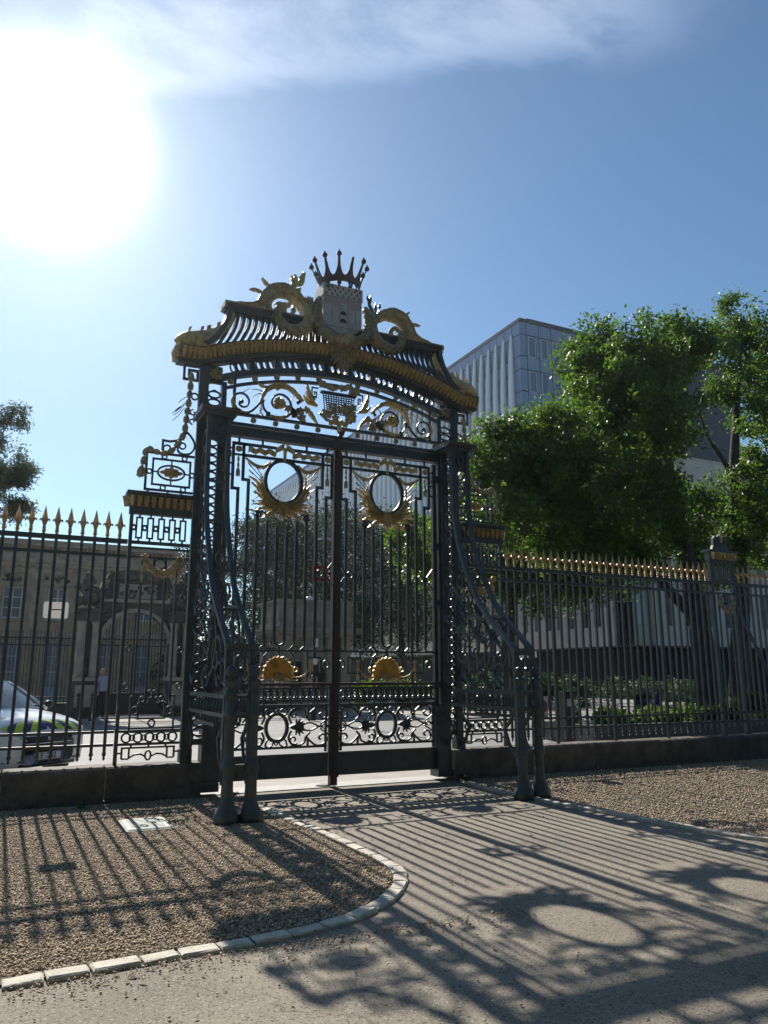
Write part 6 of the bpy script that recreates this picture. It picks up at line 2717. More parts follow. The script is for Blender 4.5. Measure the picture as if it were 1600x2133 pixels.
# ============================================================ trees and planting
def leaf_cloud(blobs, n, size, clump=0.22, aspect=0.45, density_in=0.25, droop=0.3):
    """leaf rhombs gathered in clumps over blobs (x, y, z, r)"""
    B = np.array(blobs, float)
    wts = B[:, 3] ** 2
    wts /= wts.sum()
    cen = []
    cnt = []
    for (x, y, z, r), w in zip(B, wts):
        k = max(5, int(17 * r * r + 6))
        d = np.random.randn(k, 3)
        d /= np.linalg.norm(d, axis=1)[:, None]
        rad = r * np.where(np.random.rand(k) < density_in, np.random.uniform(.25, .8, k), np.random.uniform(.72, 1.32, k))
        c = np.array([x, y, z]) + d * rad[:, None] * (1, 1, .85)
        cen.append(c)
        cnt.append(np.full(k, w / k))
    cen = np.concatenate(cen)
    pw = np.concatenate(cnt)
    pw *= np.random.uniform(.1, 1.9, len(pw))
    pw /= pw.sum()
    idx = np.random.choice(len(cen), n, p=pw)
    P = cen[idx] + np.random.randn(n, 3) * clump * (1, 1, .75)
    s = size * np.random.uniform(.6, 1.35, n)
    # leaf axes
    u = np.random.randn(n, 3)
    u[:, 2] -= droop
    u /= np.linalg.norm(u, axis=1)[:, None]
    t = np.random.randn(n, 3) + (0, 0, .9)
    v = np.cross(u, t)
    v /= np.linalg.norm(v, axis=1)[:, None]
    nn = np.cross(u, v)
    a = aspect
    p0 = P
    p1 = P + (u * .5 + v * a * .5 + nn * .06) * s[:, None]
    p2 = P + (u * 1.0 + nn * -.10) * s[:, None]
    p3 = P + (u * .5 - v * a * .5 + nn * .06) * s[:, None]
    V = np.stack([p0, p1, p2, p3], 1).reshape(-1, 3)
    F = np.arange(4 * n).reshape(-1, 4)
    return V, F


def tree(name, label, base, trunk, rads, limbs, blobs, n, size, lm, group=None, clump=.22, aspect=.45, twig=True, cat='tree', droop=.3):
    t = thing(name, label, cat, base, group=group)
    mb = MB()
    P = catmull([Vector(p) for p in trunk], 5)
    rr = []
    for i in range(len(P)):
        q = i / (len(P) - 1) * (len(rads) - 1)
        k = min(int(q), len(rads) - 2)
        rr.append(rads[k] + (rads[k + 1] - rads[k]) * (q - k))
    mb.tube(P, rr, 10)
    part('trunk', mb, 'bark', t, True)
    for lp, r0, r1 in limbs:
        mb = MB()
        Q = catmull([Vector(p) for p in lp], 4)
        mb.tube(Q, [r0 + (r1 - r0) * i / (len(Q) - 1) for i in range(len(Q))], 8)
        part('limb', mb, 'bark', t, True)
    if twig:
        mb = MB()
        nodes = [p for p in P[len(P) // 3:]]
        for lp, _, _ in limbs:
            nodes += catmull([Vector(p) for p in lp], 4)[2:]
        for (x, y, z, r) in blobs:
            c = Vector((x, y, z))
            a = min(nodes, key=lambda p: (p - c).length + max(0, p.z - c.z) * 2)
            m = (a + c) / 2 + Vector((0, 0, -.12 * (c - a).length))
            mb.tube(catmull([a, m, c], 4), [max(.02, .045 * r + .02)] * 4 + [max(.015, .03 * r)] * 4 + [.012], 6)
            for k in range(5):
                d = Vector((rnd.gauss(0, 1), rnd.gauss(0, 1), rnd.gauss(.3, 1))).normalized() * r * .95
                mb.tube([c, c + d * .5 + Vector((0, 0, .05)), c + d], [.022 * r + .008, .015 * r + .006, .005], 5)
        part('branches', mb, 'bark', t, True, kind='stuff')
    V, F = leaf_cloud(blobs, n, size, clump, aspect, droop=droop)
    V = V - np.array(base)
    me = npmesh('crown', V, F, lm)
    o = bpy.data.objects.new('crown', me)
    COL.objects.link(o)
    o.parent = t
    tag(o, kind='stuff')
    return t


A = [(8.95, 8, 7.99, 1.2), (11.04, 9, 8.99, 1.25), (10.72, 7, 7.95, 1.51), (9.97, 8, 6.72, 1.49), (12.06, 8, 6.77, 1.96), (15.06, 9, 6.9, 2.01),
     (8.17, 7, 5.93, 0.9), (14.55, 9, 8.58, 1.6), (8.05, 8, 7.28, 0.54), (8.81, 8, 9.05, 0.55), (11.01, 8, 5.44, 0.85), (13.16, 8, 5.6, 0.92), (7.91, 8, 8.01, 0.4)]
A2 = [(13.56, 9, 12.72, 1.1), (13.91, 8, 12.04, 1.5), (17.09, 9, 13.39, 1.4), (12.94, 8, 10.48, 1.25), (13.64, 7, 10.1, 1.6), (17.06, 8, 13.75, 1.0), (17.02, 9, 10.34, .9), (15.4, 8.5, 12.2, 1.1)]
tree('plane_tree', 'big leafy plane tree leaning over the right fence, nearest the gate', (16.65, 8, 0),
     [(16.75, 8, -.1), (16.6, 8, 1.6), (16.5, 8, 2.9), (16.41, 8, 4.02), (16.02, 8, 6.47), (15.73, 8, 7.96), (15.66, 8, 8.98), (16.1, 8.3, 10.6), (16.6, 8.6, 12.6)],
     [.52, .40, .36, .30, .2, .16, .12, .08, .03],
     [([(16.4, 8, 3.3), (14.94, 8, 4.52), (13.95, 8, 5.18), (12.37, 8, 5.9), (10.6, 8, 6.8)], .2, .05),
      ([(16.2, 8, 5.6), (15.0, 8.2, 7.0), (14.2, 8.4, 8.5), (13.6, 8.5, 10.5)], .14, .04),
      ([(16.45, 8.2, 3.9), (17.3, 8.6, 5.4), (18.0, 9, 7.0), (18.6, 9.2, 8.4)], .2, .05)],
     A + A + A2 + A2, 108000, .15, 'leaf_plane', 'plane trees on the street', .21, .55)
Bb = [(22.68, 10, 15.94, 1.4), (25.03, 11, 15.21, 1.6), (21.61, 10, 13.36, 0.95), (21.72, 9, 11.8, 0.8), (23.6, 10, 10.4, 1.1), (21.59, 10, 8.05, 1.6), (24.02, 11, 7.43, 2.1), (19.61, 10, 6.16, 1.3), (25.26, 10, 13.98, 2.2), (24.85, 10, 9.6, 2.2), (21.2, 10, 14.9, .8),
      (17.9, 9.3, 6.3, .9), (19.0, 10, 8.0, .7)]
tree('plane_tree', 'taller plane tree with an open fork at the right edge, behind the pier', (20.6, 10, 0),
     [(20.39, 10, -.1), (20.7, 10, 2.5), (21.08, 10, 4.38), (21.2, 10, 7.24), (21.43, 10, 9.93), (21.9, 10, 12.35), (22.65, 10, 15.71)],
     [.42, .34, .3, .24, .2, .12, .04],
     [([(21.35, 10, 9.3), (20.6, 10, 10.2), (20.0, 10, 10.9), (19.6, 10, 12.2)], .12, .04), ([(21.4, 10, 9.5), (22.5, 10, 10.2), (24.2, 10, 10.6)], .12, .04)],
     Bb, 72000, .155, 'leaf_plane', 'plane trees on the street', .22, .55)
# a low hanging spray of bright leaves seen through the right leaf
tree('young_tree', 'young bright green tree seen through the right gate leaf', (8.6, 14, 0), [(8.75, 14, 0), (8.7, 14, 3), (8.65, 14, 5.4)], [.07, .05, .03], [],
     [(8.38, 14, 6.5, .42), (8.28, 14, 6.0, .28), (8.78, 14, 7.05, .4), (9.1, 14, 6.2, .45), (9.4, 14, 5.5, .4)], 5000, .13, 'leaf_bright', None, .16, .5)
L = [(-4.87, 11, 8.17, 0.34), (-4.41, 11, 6.71, 0.42), (-4.91, 11, 6.53, 0.6), (-5.16, 11, 7.41, 0.55), (-4.66, 10.5, 5.72, 0.36), (-5.79, 11, 7.07, 0.87), (-5.55, 11, 5.7, 0.6), (-6.13, 11, 8.31, 0.6)]
tree('holm_oak', 'dark evergreen oak reaching in over the left fence', (-6.4, 11, 0), [(-6.4, 11, 0), (-6.3, 11, 3), (-6.0, 11, 5.2), (-5.7, 11, 6.6)], [.2, .16, .12, .06], [],
     L, 36000, .085, 'leaf_oak', None, .12, .42)
D = [[(9.65, 38, 10.08, 1.5), (11.92, 40, 11.24, 1.8), (10.71, 38, 7.9, 2.1), (12.79, 40, 5.58, 2.2), (8.74, 38, 8.43, 1.2), (9.02, 38, 5.32, 1.5)],
     [(13.35, 38, 10.69, 1.9), (16.68, 41, 12.0, 2.1), (13.75, 38, 8.07, 2.5), (17.39, 39, 8.38, 2.7), (16.36, 40, 5.69, 2.7)],
     [(17.68, 38, 11.37, 2.0), (21.37, 40, 11.26, 2.2), (20.34, 38, 8.08, 2.8), (22.33, 38, 10.31, 1.8), (19.68, 39, 5.39, 2.8), (22.27, 38, 5.75, 2.2)],
     [(5.47, 38, 8.54, .8), (5.56, 38, 6.71, .8), (5.5, 38, 5.0, 1.0)],
     [(25.5, 40, 10.5, 2.6), (27.0, 41, 7.2, 2.8), (24.5, 39, 5.0, 2.4)]]
dl = ['dark pine behind the left half of the stone pavilion', 'dark pine straight behind the stone pavilion', 'dark pine right of the stone pavilion', 'small dark tree right of the stone gateway', 'dark pine just left of the concrete building']
for bl, lab in zip(D, dl):
    cx = sum(b[0] for b in bl) / len(bl)
    cy = sum(b[1] for b in bl) / len(bl)
    tree('pine_tree', lab, (cx, cy, 0), [(cx, cy, 0), (cx + .2, cy, 3), (cx, cy, 6), (cx, cy, 9)], [.35, .28, .2, .06], [], bl, 17000 if len(bl) > 3 else 6000, .32, 'leaf_pine', 'pines in the square', .42, .28)

# clipped hedge and shrubs across the street
for (x0, x1, y, h, n, lab, lm) in ((14.5, 21.0, 19.5, 1.55, 15000, 'dark clipped hedge across the street behind the right fence', 'leaf_oak'),
                                   (22.5, 32.0, 19.5, 1.3, 9000, 'second dark hedge across the street at the right', 'leaf_oak'),
                                   (10.2, 13.6, 21.5, 1.2, 8000, 'bright shrubs beyond the right gate leaf', 'leaf_bright'),
                                   (4.3, 9.6, 30.0, 3.4, 16000, 'tall dark shrubbery between the stone house and the pavilion', 'leaf_pine')):
    bl = []
    x = x0
    while x < x1:
        bl += [(x, y, h * .45, h * .48), (x + .3, y + .3, h * .72, h * .34)]
        x += .6
    V, F = leaf_cloud(bl, n, .13 if h < 3 else .26, .12 if h < 3 else .3, .5, .4)
    V = V - np.array(((x0 + x1) / 2, y, 0))
    V[:, 2] = np.maximum(V[:, 2], 0.0)
    o = bpy.data.objects.new('hedge', npmesh('hedge', V, F, lm))
    COL.objects.link(o)
    o.location = ((x0 + x1) / 2, y, 0)
    tag(o, lab, 'hedge', 'hedges across the street')

# planter bed behind the right fence
pb = thing('planter', 'long low stone planter full of leafy plants behind the right fence', 'planter', (11.5, 4.6, 0))
k = 0
x = 7.9
while x < 17.0:
    mb = MB()
    mb.box(x, x + 1.28, 3.6, 3.78, 0, .42)
    part('planter_block', mb, 'clay_pot', pb)
    x += 1.3
mb = MB()
mb.box(7.9, 8.08, 3.79, 5.4, 0, .42)
part('planter_end', mb, 'clay_pot', pb)
mb = MB()
mb.box(8.08, 17.0, 3.79, 5.4, 0, .34)
part('planter_soil', mb, 'soil', pb)
bl = []
for i in range(70):
    bl.append((8.2 + 8.6 * rnd.random(), 3.85 + 1.3 * rnd.random(), .44 + .10 * rnd.random(), .16))
for i in range(8):
    bl.append((14.4 + rnd.uniform(-.7, .7), 4.4, .8, .2))
V, F = leaf_cloud(bl, 6500, .14, .08, .75, .3, droop=-.2)
V = V - np.array((11.5, 4.6, 0))
o = bpy.data.objects.new('bedding_plants', npmesh('bedding_plants', V, F, 'leaf_bed'))
COL.objects.link(o)
o.parent = pb
tag(o, kind='stuff')

# a street tree further back that shades the planter and the trunks
tree('plane_tree', 'plane tree standing across the street behind the big leaning one', (15.5, 17.5, 0), [(15.5, 17.5, 0), (15.4, 17.5, 3), (15.6, 17.5, 6), (15.5, 17.5, 9)], [.35, .28, .2, .06],
     [([(15.5, 17.5, 4.6), (13.6, 17, 6.0), (12.2, 16.8, 7.2)], .16, .05), ([(15.5, 17.5, 4.8), (17.8, 17.4, 6.4), (19.6, 17.2, 7.4)], .16, .05)],
     [(12.0, 16.6, 7.0, 1.5), (13.8, 17.0, 8.6, 1.8), (14.6, 17.4, 6.6, 1.7), (16.4, 17.2, 9.0, 2.0), (17.0, 17.4, 6.8, 1.8), (19.0, 17.0, 7.8, 2.0), (20.6, 17.2, 6.6, 1.6), (15.4, 16.2, 5.6, 1.3), (18.4, 16.6, 5.6, 1.3), (11.0, 16.6, 6.0, 1.0)],
     42000, .20, 'leaf_plane', 'plane trees on the street', .30, .55)

# unseen tree mass added behind the viewer to cut skylight on the gate
bl = []
for i in range(46):
    x = -34 + 70 * (i % 23) / 22 + rnd.uniform(-1, 1)
    y = -19 - 7 * (i // 23) + rnd.uniform(-1.5, 1.5)
    for z, r in ((3.5, 2.8), (6.5, 3.0), (9.6, 2.6), (12.0, 1.6)):
        bl.append((x + rnd.uniform(-.8, .8), y + rnd.uniform(-.8, .8), z, r))
V, F = leaf_cloud(bl, 70000, .62, .7, .6, .4)
V[:, 2] = np.maximum(V[:, 2], .4)
o = bpy.data.objects.new('park_trees', npmesh('park_trees', V, F, 'leaf_oak'))
COL.objects.link(o)
tag(o, 'added mass of unseen trees blocking skylight behind the viewer', 'trees', None, 'stuff')
# ============================================================ police car
TH = R(36)
car = thing('police_car', 'white police car with blue and yellow chevrons on its bonnet behind the left fence', 'car', (-3.65, 2.72, -.02), math.atan2(-math.cos(TH), math.sin(TH)), local=True)
ST = [  # x, half width, bottom, shoulder z, top z
    (0.00, .46, .26, .60, .665), (-.03, .60, .24, .66, .72), (-.08, .70, .22, .72, .79), (-.16, .775, .20, .77, .865), (-.28, .82, .20, .815, .925), (-.45, .85, .20, .86, .97),
    (-.75, .875, .20, .915, 1.02), (-1.05, .885, .20, .955, 1.055), (-1.30, .89, .20, .97, 1.06), (-2.4, .89, .20, .985, 1.06), (-3.6, .87, .22, .99, 1.06), (-4.05, .80, .26, .96, 1.02), (-4.2, .70, .30, .90, .95)]


def car_st(x):
    for a, b in zip(ST[:-1], ST[1:]):
        if b[0] <= x <= a[0]:
            t = (a[0] - x) / (a[0] - b[0])
            return tuple(a[i] + (b[i] - a[i]) * t for i in range(5))
    return ST[-1]


def car_top(x, y):
    _, hw, zb, zs, zt = car_st(x)
    q = min(1.0, abs(y) / (hw * .97))
    return zs + (zt - zs) * (1 - q ** 2.4)


mb = MB()
fr_ = (1.0, .97, .86, .66, .40, .15)
ring_n = 0
for (x, hw, zb, zs, zt) in ST:
    half = [(hw * .80, zb), (hw * .955, zb + .06), (hw, zb + (zs - zb) * .45), (hw * .995, zs - .08)]
    half += [(hw * .97 * q, car_top(x, hw * .97 * q) - (.012 if q == 1.0 else 0)) for q in fr_]
    ringp = [(x, a, b) for a, b in half] + [(x, -a, b) for a, b in reversed(half)]
    ring_n = len(ringp)
    mb.v += ringp
for i in range(len(ST) - 1):
    for j in range(ring_n):
        a = i * ring_n + j
        b = i * ring_n + (j + 1) % ring_n
        mb.f.append((a, b, b + ring_n, a + ring_n))
mb.f.append(tuple(range(ring_n)))
mb.f.append(tuple(range(len(ST) * ring_n - 1, (len(ST) - 1) * ring_n - 1, -1)))
body = part('body', mb, 'car_white', car, True)
# greenhouse
roof = [(-1.02, .74, 1.035), (-1.30, .69, 1.20), (-1.62, .63, 1.38), (-1.86, .59, 1.475), (-2.1, .575, 1.51), (-2.9, .57, 1.52), (-3.5, .56, 1.49), (-3.95, .62, 1.05)]


def gh(x0, x1, yf0, yf1, off=0.0, n=6):
    return None


mb = MB()
W = 9
for (x, hw, z) in roof[:4]:
    for k in range(W):
        q = -1 + 2 * k / (W - 1)
        mb.v.append((x - .10 * q * q * (1 if x > -1.7 else .6), q * hw, z - .02 * q * q))
for i in range(3):
    for k in range(W - 1):
        a = i * W + k
        mb.f.append((a, a + 1, a + W + 1, a + W))
part('windscreen', mb, 'car_glass', car, True)
mb = MB()
for (x, hw, z) in roof[3:7]:
    for k in range(W):
        q = -1 + 2 * k / (W - 1)
        mb.v.append((x - (.06 * q * q if x > -2 else 0), q * hw * 1.02, z + .012 - .035 * q * q))
for i in range(3):
    for k in range(W - 1):
        a = i * W + k
        mb.f.append((a, a + 1, a + W + 1, a + W))
part('roof', mb, 'car_white', car, True)
for sg in (-1, 1):
    mb = MB()
    mb.tube([(-1.10, sg * .755, 1.03), (-1.42, sg * .70, 1.20), (-1.72, sg * .635, 1.365), (-1.94, sg * .60, 1.455), (-2.3, sg * .585, 1.475), (-3.4, sg * .57, 1.46)], [.030, .028, .028, .028, .026, .026], 8)
    part('pillar', mb, 'car_white', car, True)
    mb = MB()
    mb.add([(-1.16, sg * .775, 1.03), (-1.95, sg * .605, 1.44), (-3.4, sg * .58, 1.445), (-3.85, sg * .70, 1.04)], [(0, 1, 2, 3)])
    part('side_window', mb, 'car_glass', car)
    mb = MB()
    mb.ball((-1.35, sg * .98, 1.08), .085, 10, sq=(.7, 1.2, .85))
    part('mirror', mb, 'car_black', car, True)
mb = MB()
mb.box(-3.95, -3.4, -.6, .6, 1.0, 1.45)
part('rear_screen', mb, 'car_glass', car)
mb = MB()
mb.box(-3.8, -1.2, -.66, .66, .9, 1.1)
part('cabin_floor', mb, 'car_black', car)
# chevrons on the front of the bonnet
for i in range(-6, 7):
    if i == 0:
        continue
    for band_k in range(2):
        pass
n_ = 7
stripe = .145
for sg in (-1, 1):
    for i in range(6):
        y0, y1 = i * stripe, (i + 1) * stripe
        m = ('car_blue', 'car_yellow')[i % 2]
        mb = MB()
        rows = 5
        for r_ in range(rows):
            t = r_ / (rows - 1)
            x = -.055 - .17 * t
            sh = .17 * t * 1.05
            for c in range(4):
                y = y0 + (y1 - y0) * c / 3 - sh + .04
                y = max(0.0, min(y, car_st(x)[1] * .93))
                mb.v.append((x + .004, sg * y, car_top(x, y) + .006))
        for r_ in range(rows - 1):
            for c in range(3):
                a = r_ * 4 + c
                mb.f.append((a, a + 1, a + 5, a + 4))
        part('chevron', mb, m, body)
# grille, lamps, bumper, plate


def nose_pts(ys, z, push=.012):
    out = []
    for y in ys:
        # x on the nose surface at half width |y| for mid heights
        best = None
        for x, hw, zb, zs, zt in ST[:6]:
            pass
        xs_ = [s_[0] for s_ in ST[:7]]
        hs_ = [s_[1] for s_ in ST[:7]]
        ay = abs(y)
        if ay <= hs_[0]:
            x = 0.0
        else:
            x = -.45
            for k in range(6):
                if hs_[k] <= ay <= hs_[k + 1]:
                    x = xs_[k] + (xs_[k + 1] - xs_[k]) * (ay - hs_[k]) / (hs_[k + 1] - hs_[k])
                    break
        out.append((x + push - .02 * (ay / .5) ** 2, y, z))
    return out


def nose_strip(name, m, y0, y1, z0, z1, push=.012, par=None, n=9, dz=(0, 0)):
    mb = MB()
    ys = [y0 + (y1 - y0) * k / (n - 1) for k in range(n)]
    lo = nose_pts(ys, z0, push)
    hi = nose_pts(ys, z1, push)
    lo = [(p[0], p[1], p[2] + dz[0] * abs(p[1])) for p in lo]
    hi = [(p[0] - .01, p[1], p[2] + dz[1] * abs(p[1])) for p in hi]
    mb.v = lo + hi
    for k in range(n - 1):
        mb.f.append((k, k + 1, n + k + 1, n + k))
    # give it depth into the body
    k0 = len(mb.v)
    mb.v += [(p[0] - .05, p[1], p[2]) for p in lo + hi]
    mb.f += [(k, k0 + k, k0 + k + 1, k + 1) for k in range(n - 1)]
    mb.f += [(n + k, n + k + 1, k0 + n + k + 1, k0 + n + k) for k in range(n - 1)]
    mb.f += [(0, n, k0 + n, k0), (n - 1, k0 + n - 1, k0 + 2 * n - 1, 2 * n - 1)]
    return part(name, mb, m, par or car, True)


gr = nose_strip('grille', 'car_black', -.42, .42, .585, .672, .016)
nose_strip('grille_bar', 'chrome', -.46, .46, .560, .578, .024)
nose_strip('badge', 'chrome', -.045, .045, .60, .66, .028)
for sg in (-1, 1):
    hl = nose_strip('headlight', 'lamp_clear', sg * .47, sg * .80, .575, .67, .016, dz=(.03, .07))
    nose_strip('indicator', 'lamp_amber', sg * .58, sg * .72, .572, .592, .026, hl, dz=(.03, .03))
    nose_strip('fog_intake', 'car_black', sg * .46, sg * .72, .30, .40, .018)
nose_strip('bumper_slot', 'car_black', -.44, .44, .44, .53, .018)
nose_strip('lower_intake', 'car_black', -.50, .50, .235, .30, .012)
pltn = nose_strip('number_plate', 'sign_white', -.26, .26, .32, .43, .03, n=3)
nose_strip('plate_band', 'sign_blue', .21, .258, .322, .428, .036, pltn, n=3)
nose_strip('plate_band', 'sign_blue', -.258, -.215, .322, .428, .036, pltn, n=3)
cu = bpy.data.curves.new('plate_text', 'FONT')
cu.body = 'F  252  '
cu.size = .115
cu.extrude = .002
cu.align_x = 'CENTER'
cu.align_y = 'CENTER'
to = bpy.data.objects.new('plate_text', cu)
COL.objects.link(to)
bpy.context.view_layer.update()
tme = bpy.data.meshes.new_from_object(to.evaluated_get(bpy.context.evaluated_depsgraph_get()))
bpy.data.objects.remove(to, do_unlink=True)
tme.materials.clear()
tme.materials.append(MATS['cloth_black'])
to = bpy.data.objects.new('plate_text', tme)
COL.objects.link(to)
to.parent = pltn
to.location = (.034, 0.0, .376)
to.rotation_euler = (R(90), 0, R(90))
for x in (-.80, -3.35):
    for sg in (-1, 1):
        mb = MB()
        Mw = Matrix.Translation((x, sg * .78, .31)) @ Matrix.Rotation(R(90), 4, 'X')
        mb.lathe([(.19, -.10), (.29, -.10), (.315, -.07), (.315, .07), (.29, .10), (.19, .10)], 24, M=Mw)
        wh = part('tyre', mb, 'rubber', car, True)
        mb = MB()
        mb.lathe([(.04, -.105), (.19, -.095), (.19, .095), (.04, .105)], 16, M=Mw)
        part('rim', mb, 'chrome', wh)


# ============================================================ people
def person(name, label, loc, rotz, joints, edges, rads, mats, cuts, extra):
    t = thing(name, label, 'person', loc, rotz, local=True)
    me = bpy.data.meshes.new('body')
    me.from_pydata(joints, edges, [])
    ob = bpy.data.objects.new('body', me)
    COL.objects.link(ob)
    ob.modifiers.new('skin', 'SKIN')
    for i, r in enumerate(rads):
        me.skin_vertices[0].data[i].radius = (r, r) if not isinstance(r, tuple) else r
        me.skin_vertices[0].data[i].use_root = (i == 0)
    sm = ob.modifiers.new('sub', 'SUBSURF')
    sm.levels = sm.render_levels = 2
    bpy.context.view_layer.update()
    ev = bpy.data.meshes.new_from_object(ob.evaluated_get(bpy.context.evaluated_depsgraph_get()))
    bpy.data.objects.remove(ob, do_unlink=True)
    ev.name = 'body'
    ev.materials.clear()
    for m in mats:
        ev.materials.append(MATS[m])
    for p in ev.polygons:
        p.use_smooth = True
        p.material_index = cuts(p.center)
    o = bpy.data.objects.new('body', ev)
    COL.objects.link(o)
    o.parent = t
    for nm, mb, m in extra:
        part(nm, mb, m, t, True)
    return t


J = [(0, 0, .98), (0, -.01, 1.15), (0, .0, 1.32), (0, .01, 1.44), (0, 0, 1.52), (0, -.02, 1.60), (0, -.02, 1.70),
     (.19, 0, 1.42), (.27, .02, 1.16), (.20, -.22, 1.10), (.10, -.24, 1.30), (.07, -.22, 1.44),
     (-.19, 0, 1.42), (-.26, .04, 1.15), (-.25, -.05, .92), (-.24, -.09, .82),
     (.10, 0, .92), (.11, -.02, .50), (.12, .04, .10), (.12, -.10, .04),
     (-.10, 0, .92), (-.12, .0, .50), (-.13, .05, .10), (-.13, -.08, .04)]
E_ = [(0, 1), (1, 2), (2, 3), (3, 4), (4, 5), (5, 6), (3, 7), (7, 8), (8, 9), (9, 10), (10, 11), (3, 12), (12, 13), (13, 14), (14, 15), (0, 16), (16, 17), (17, 18), (18, 19), (0, 20), (20, 21), (21, 22), (22, 23)]
RD = [(.17, .12), (.165, .115), (.18, .12), (.14, .10), .055, .085, .08, .068, .055, .046, .036, .04, .068, .055, .044, .035, .10, .072, .05, .04, .10, .072, .05, .04]


def cut1(c):
    if c.z > 1.50 or (abs(c.x) > .05 and c.y < -.17 and c.z > 1.02):
        return 2
    return 0 if c.z < .97 and abs(c.x) < .22 else (2 if c.z < .95 else 1)


hair = MB()
hair.ball((0, .02, 1.66), .115, 12, sq=(.95, 1, 1.05))
hair.ball((0, .07, 1.56), .07, 8)
shoe = MB()
for sx in (.12, -.13):
    shoe.ball((sx, -.07, .04), .07, 8, sq=(.8, 1.9, .65))
person('person', 'person in light blue shirt and black trousers by the stone gateway, hand raised to face', (-1.2, 19.2, 0), R(35), J, E_, RD, ['cloth_black', 'shirt_blue', 'skin'], cut1, [('hair', hair, 'hair_blond'), ('shoe', shoe, 'shoe_white')])
J2 = [list(j) for j in J]
for i, v in {8: (.26, .06, 1.16), 9: (.25, -.02, .95), 10: (.24, -.08, .86), 11: (.24, -.10, .80), 17: (.11, -.16, .52), 18: (.11, -.20, .12), 19: (.11, -.34, .06), 21: (-.11, .10, .50), 22: (-.11, .34, .16), 23: (-.11, .24, .06)}.items():
    J2[i] = list(v)


def cut2(c):
    if c.z > 1.48 or c.z < .55 or (abs(c.x) > .2 and c.z < 1.2):
        return 2
    return 0 if c.z < .97 else 1


hair = MB()
hair.ball((0, .01, 1.66), .112, 12)
shoe = MB()
shoe.ball((.11, -.28, .05), .07, 8, sq=(.8, 1.9, .65))
shoe.ball((-.11, .28, .09), .07, 8, sq=(.8, 1.9, .65))
person('person', 'person in pale pink top walking past the stone pavilion beyond the gate', (5.85, 16.4, 0), R(100), J2, E_, RD, ['cloth_navy', 'cloth_pink', 'skin'], cut2, [('hair', hair, 'cloth_black'), ('shoe', shoe, 'shoe_white')])

# ============================================================ motor scooter in the shade
mc = thing('motor_scooter', 'dark parked motor scooter in the shade beside the big tree trunk', 'scooter', (15.9, 9.9, -.02), R(12), local=True)
for x in (-.62, .62):
    mb = MB()
    mb.lathe([(.15, -.05), (.23, -.055), (.255, 0), (.23, .055), (.15, .05)], 20, M=Matrix.Translation((x, 0, .26)) @ Matrix.Rotation(R(90), 4, 'X'))
    wv = part('wheel', mb, 'rubber', mc, True)
    mb = MB()
    mb.lathe([(.03, -.05), (.15, -.04), (.15, .04), (.03, .05)], 12, M=Matrix.Translation((x, 0, .26)) @ Matrix.Rotation(R(90), 4, 'X'))
    part('rim', mb, 'chrome', wv)
mb = MB()
mb.tube([(-.85, 0, .62), (-.5, 0, .66), (-.1, 0, .60), (.0, 0, .42), (.32, 0, .42), (.48, 0, .70), (.52, 0, .98)], [.09, .16, .17, .13, .12, .15, .07], 10)
part('fairing', mb, 'car_blue', mc, True)
mb = MB()
mb.tube([(-.82, 0, .78), (-.4, 0, .82), (-.05, 0, .78)], [.07, .13, .09], 10)
part('saddle', mb, 'cloth_black', mc, True)
mb = MB()
mb.tube([(.42, -.34, 1.02), (.50, -.15, 1.04), (.52, 0, 1.02), (.50, .15, 1.04), (.42, .34, 1.02)], .018, 8)
mb.tube([(.52, 0, 1.02), (.62, 0, .26)], .03, 8)
part('handlebar', mb, 'car_black', mc, True)
for sg in (-1, 1):
    mb = MB()
    mb.tube([(.46, sg * .26, 1.04), (.44, sg * .34, 1.20)], .008, 6)
    mb.ball((.43, sg * .36, 1.25), .07, 8, sq=(.35, 1.2, .8))
    part('mirror', mb, 'sign_white', mc, True)
mb = MB()
mb.ball((.60, 0, .84), .09, 10, sq=(.5, 1, 1))
part('headlamp', mb, 'lamp_clear', mc, True)

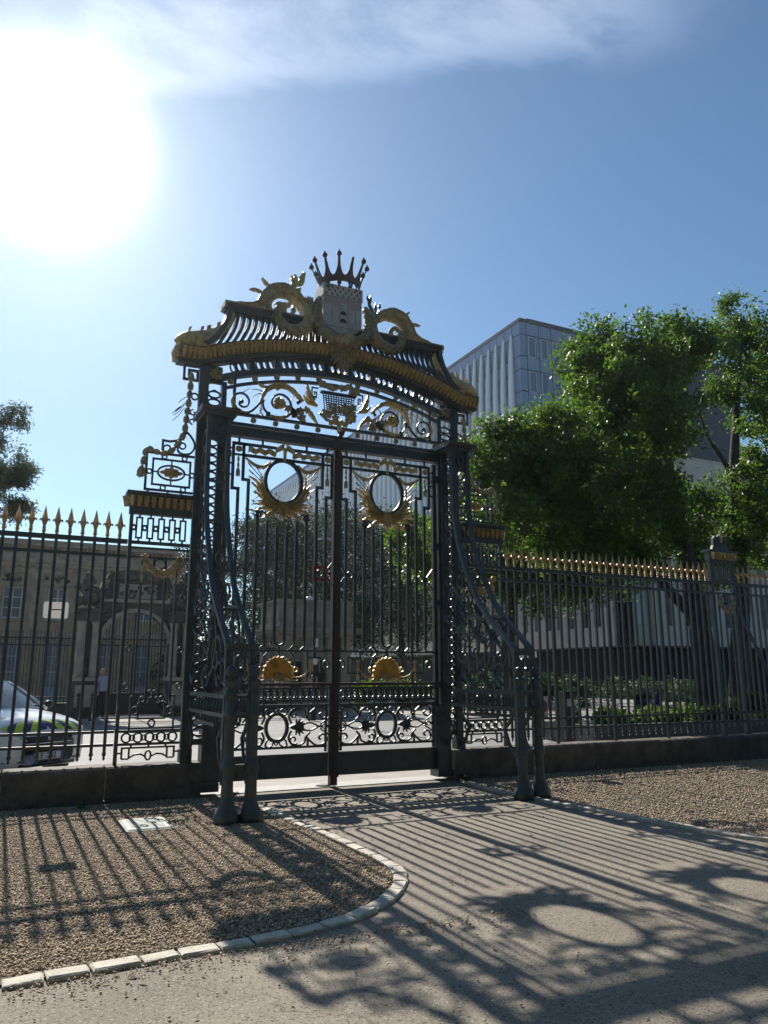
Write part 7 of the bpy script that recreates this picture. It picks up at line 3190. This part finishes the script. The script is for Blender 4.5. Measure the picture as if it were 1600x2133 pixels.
# ============================================================ street furniture
cb = thing('street_cabinet', 'dark metal ticket cabinet standing just behind the right fence', 'cabinet', (5.35, 1.4, 0))
mb = MB()
mb.box(5.24, 5.52, 1.28, 1.52, 0, .12)
mb.box(5.26, 5.50, 1.30, 1.50, .12, 1.22)
part('housing', mb, 'dark_metal', cb)
mb = MB()
mb.box(5.33, 5.43, 1.285, 1.299, .98, 1.12)
part('screen', mb, 'sign_back', cb)
mb = MB()
mb.box(5.24, 5.52, 1.27, 1.53, 1.22, 1.26)
part('lid', mb, 'dark_metal', cb)
for i, (x, y) in enumerate(((-2.05, 18.2), (-1.62, 18.0))):
    bo = thing('bollard', ('left' if i == 0 else 'right') + ' of the two dark bollards before the stone gateway', 'bollard', (x, y, 0), group='bollards by the gateway')
    mb = MB()
    mb.lathe([(.09, 0), (.09, .08), (.06, .10), (.055, .70), (.07, .72), (.07, .76), (.04, .78)], 12, (x, y, 0))
    part('shaft', mb, 'far_iron', bo, True)
    mb = MB()
    mb.ball((x, y, .86), .075, 10)
    part('knob', mb, 'far_iron', bo, True)
lp = thing('street_lamp', 'slim dark street lamp post with a flat lamp head beyond the gate', 'street lamp', (5.35, 15.0, 0))
mb = MB()
mb.lathe([(.10, 0), (.10, .5), (.065, .55), (.055, 6.35), (.03, 6.4)], 12, (5.35, 15.0, 0))
part('post', mb, 'dark_metal', lp, True)
mb = MB()
mb.box(5.33, 5.90, 14.97, 15.03, 6.28, 6.34)
part('arm', mb, 'dark_metal', lp)
mb = MB()
mb.box(5.45, 6.15, 14.85, 15.15, 6.345, 6.42)
part('lamp_head', mb, 'sign_back', lp)
mb = MB()
mb.box(5.27, 5.43, 14.86, 14.93, 2.5, 2.8)
mb.box(5.28, 5.42, 14.87, 14.93, 1.9, 2.1)
part('notice', mb, 'sign_white', lp)

# ============================================================ air volume added to imitate veiling glare of the lens
mb = MB()
mb.box(-705, 905, -505, 1205, -1.1, 43.0)
hz = bpy.data.objects.new('haze', mb.mesh('haze'))
COL.objects.link(hz)
tag(hz, 'added thin haze in the air towards the sun', 'haze', None, 'stuff')
hm = bpy.data.materials.new('veil_air')
hm.use_nodes = True
hm.node_tree.nodes.clear()
ho = hm.node_tree.nodes.new('ShaderNodeOutputMaterial')
hv = hm.node_tree.nodes.new('ShaderNodeVolumePrincipled')
hv.inputs['Color'].default_value = (0.90, 0.95, 1.0, 1)
hv.inputs['Density'].default_value = 0.00026
hv.inputs['Anisotropy'].default_value = 0.75
hm.node_tree.links.new(hv.outputs[0], ho.inputs['Volume'])
hz.data.materials.append(hm)
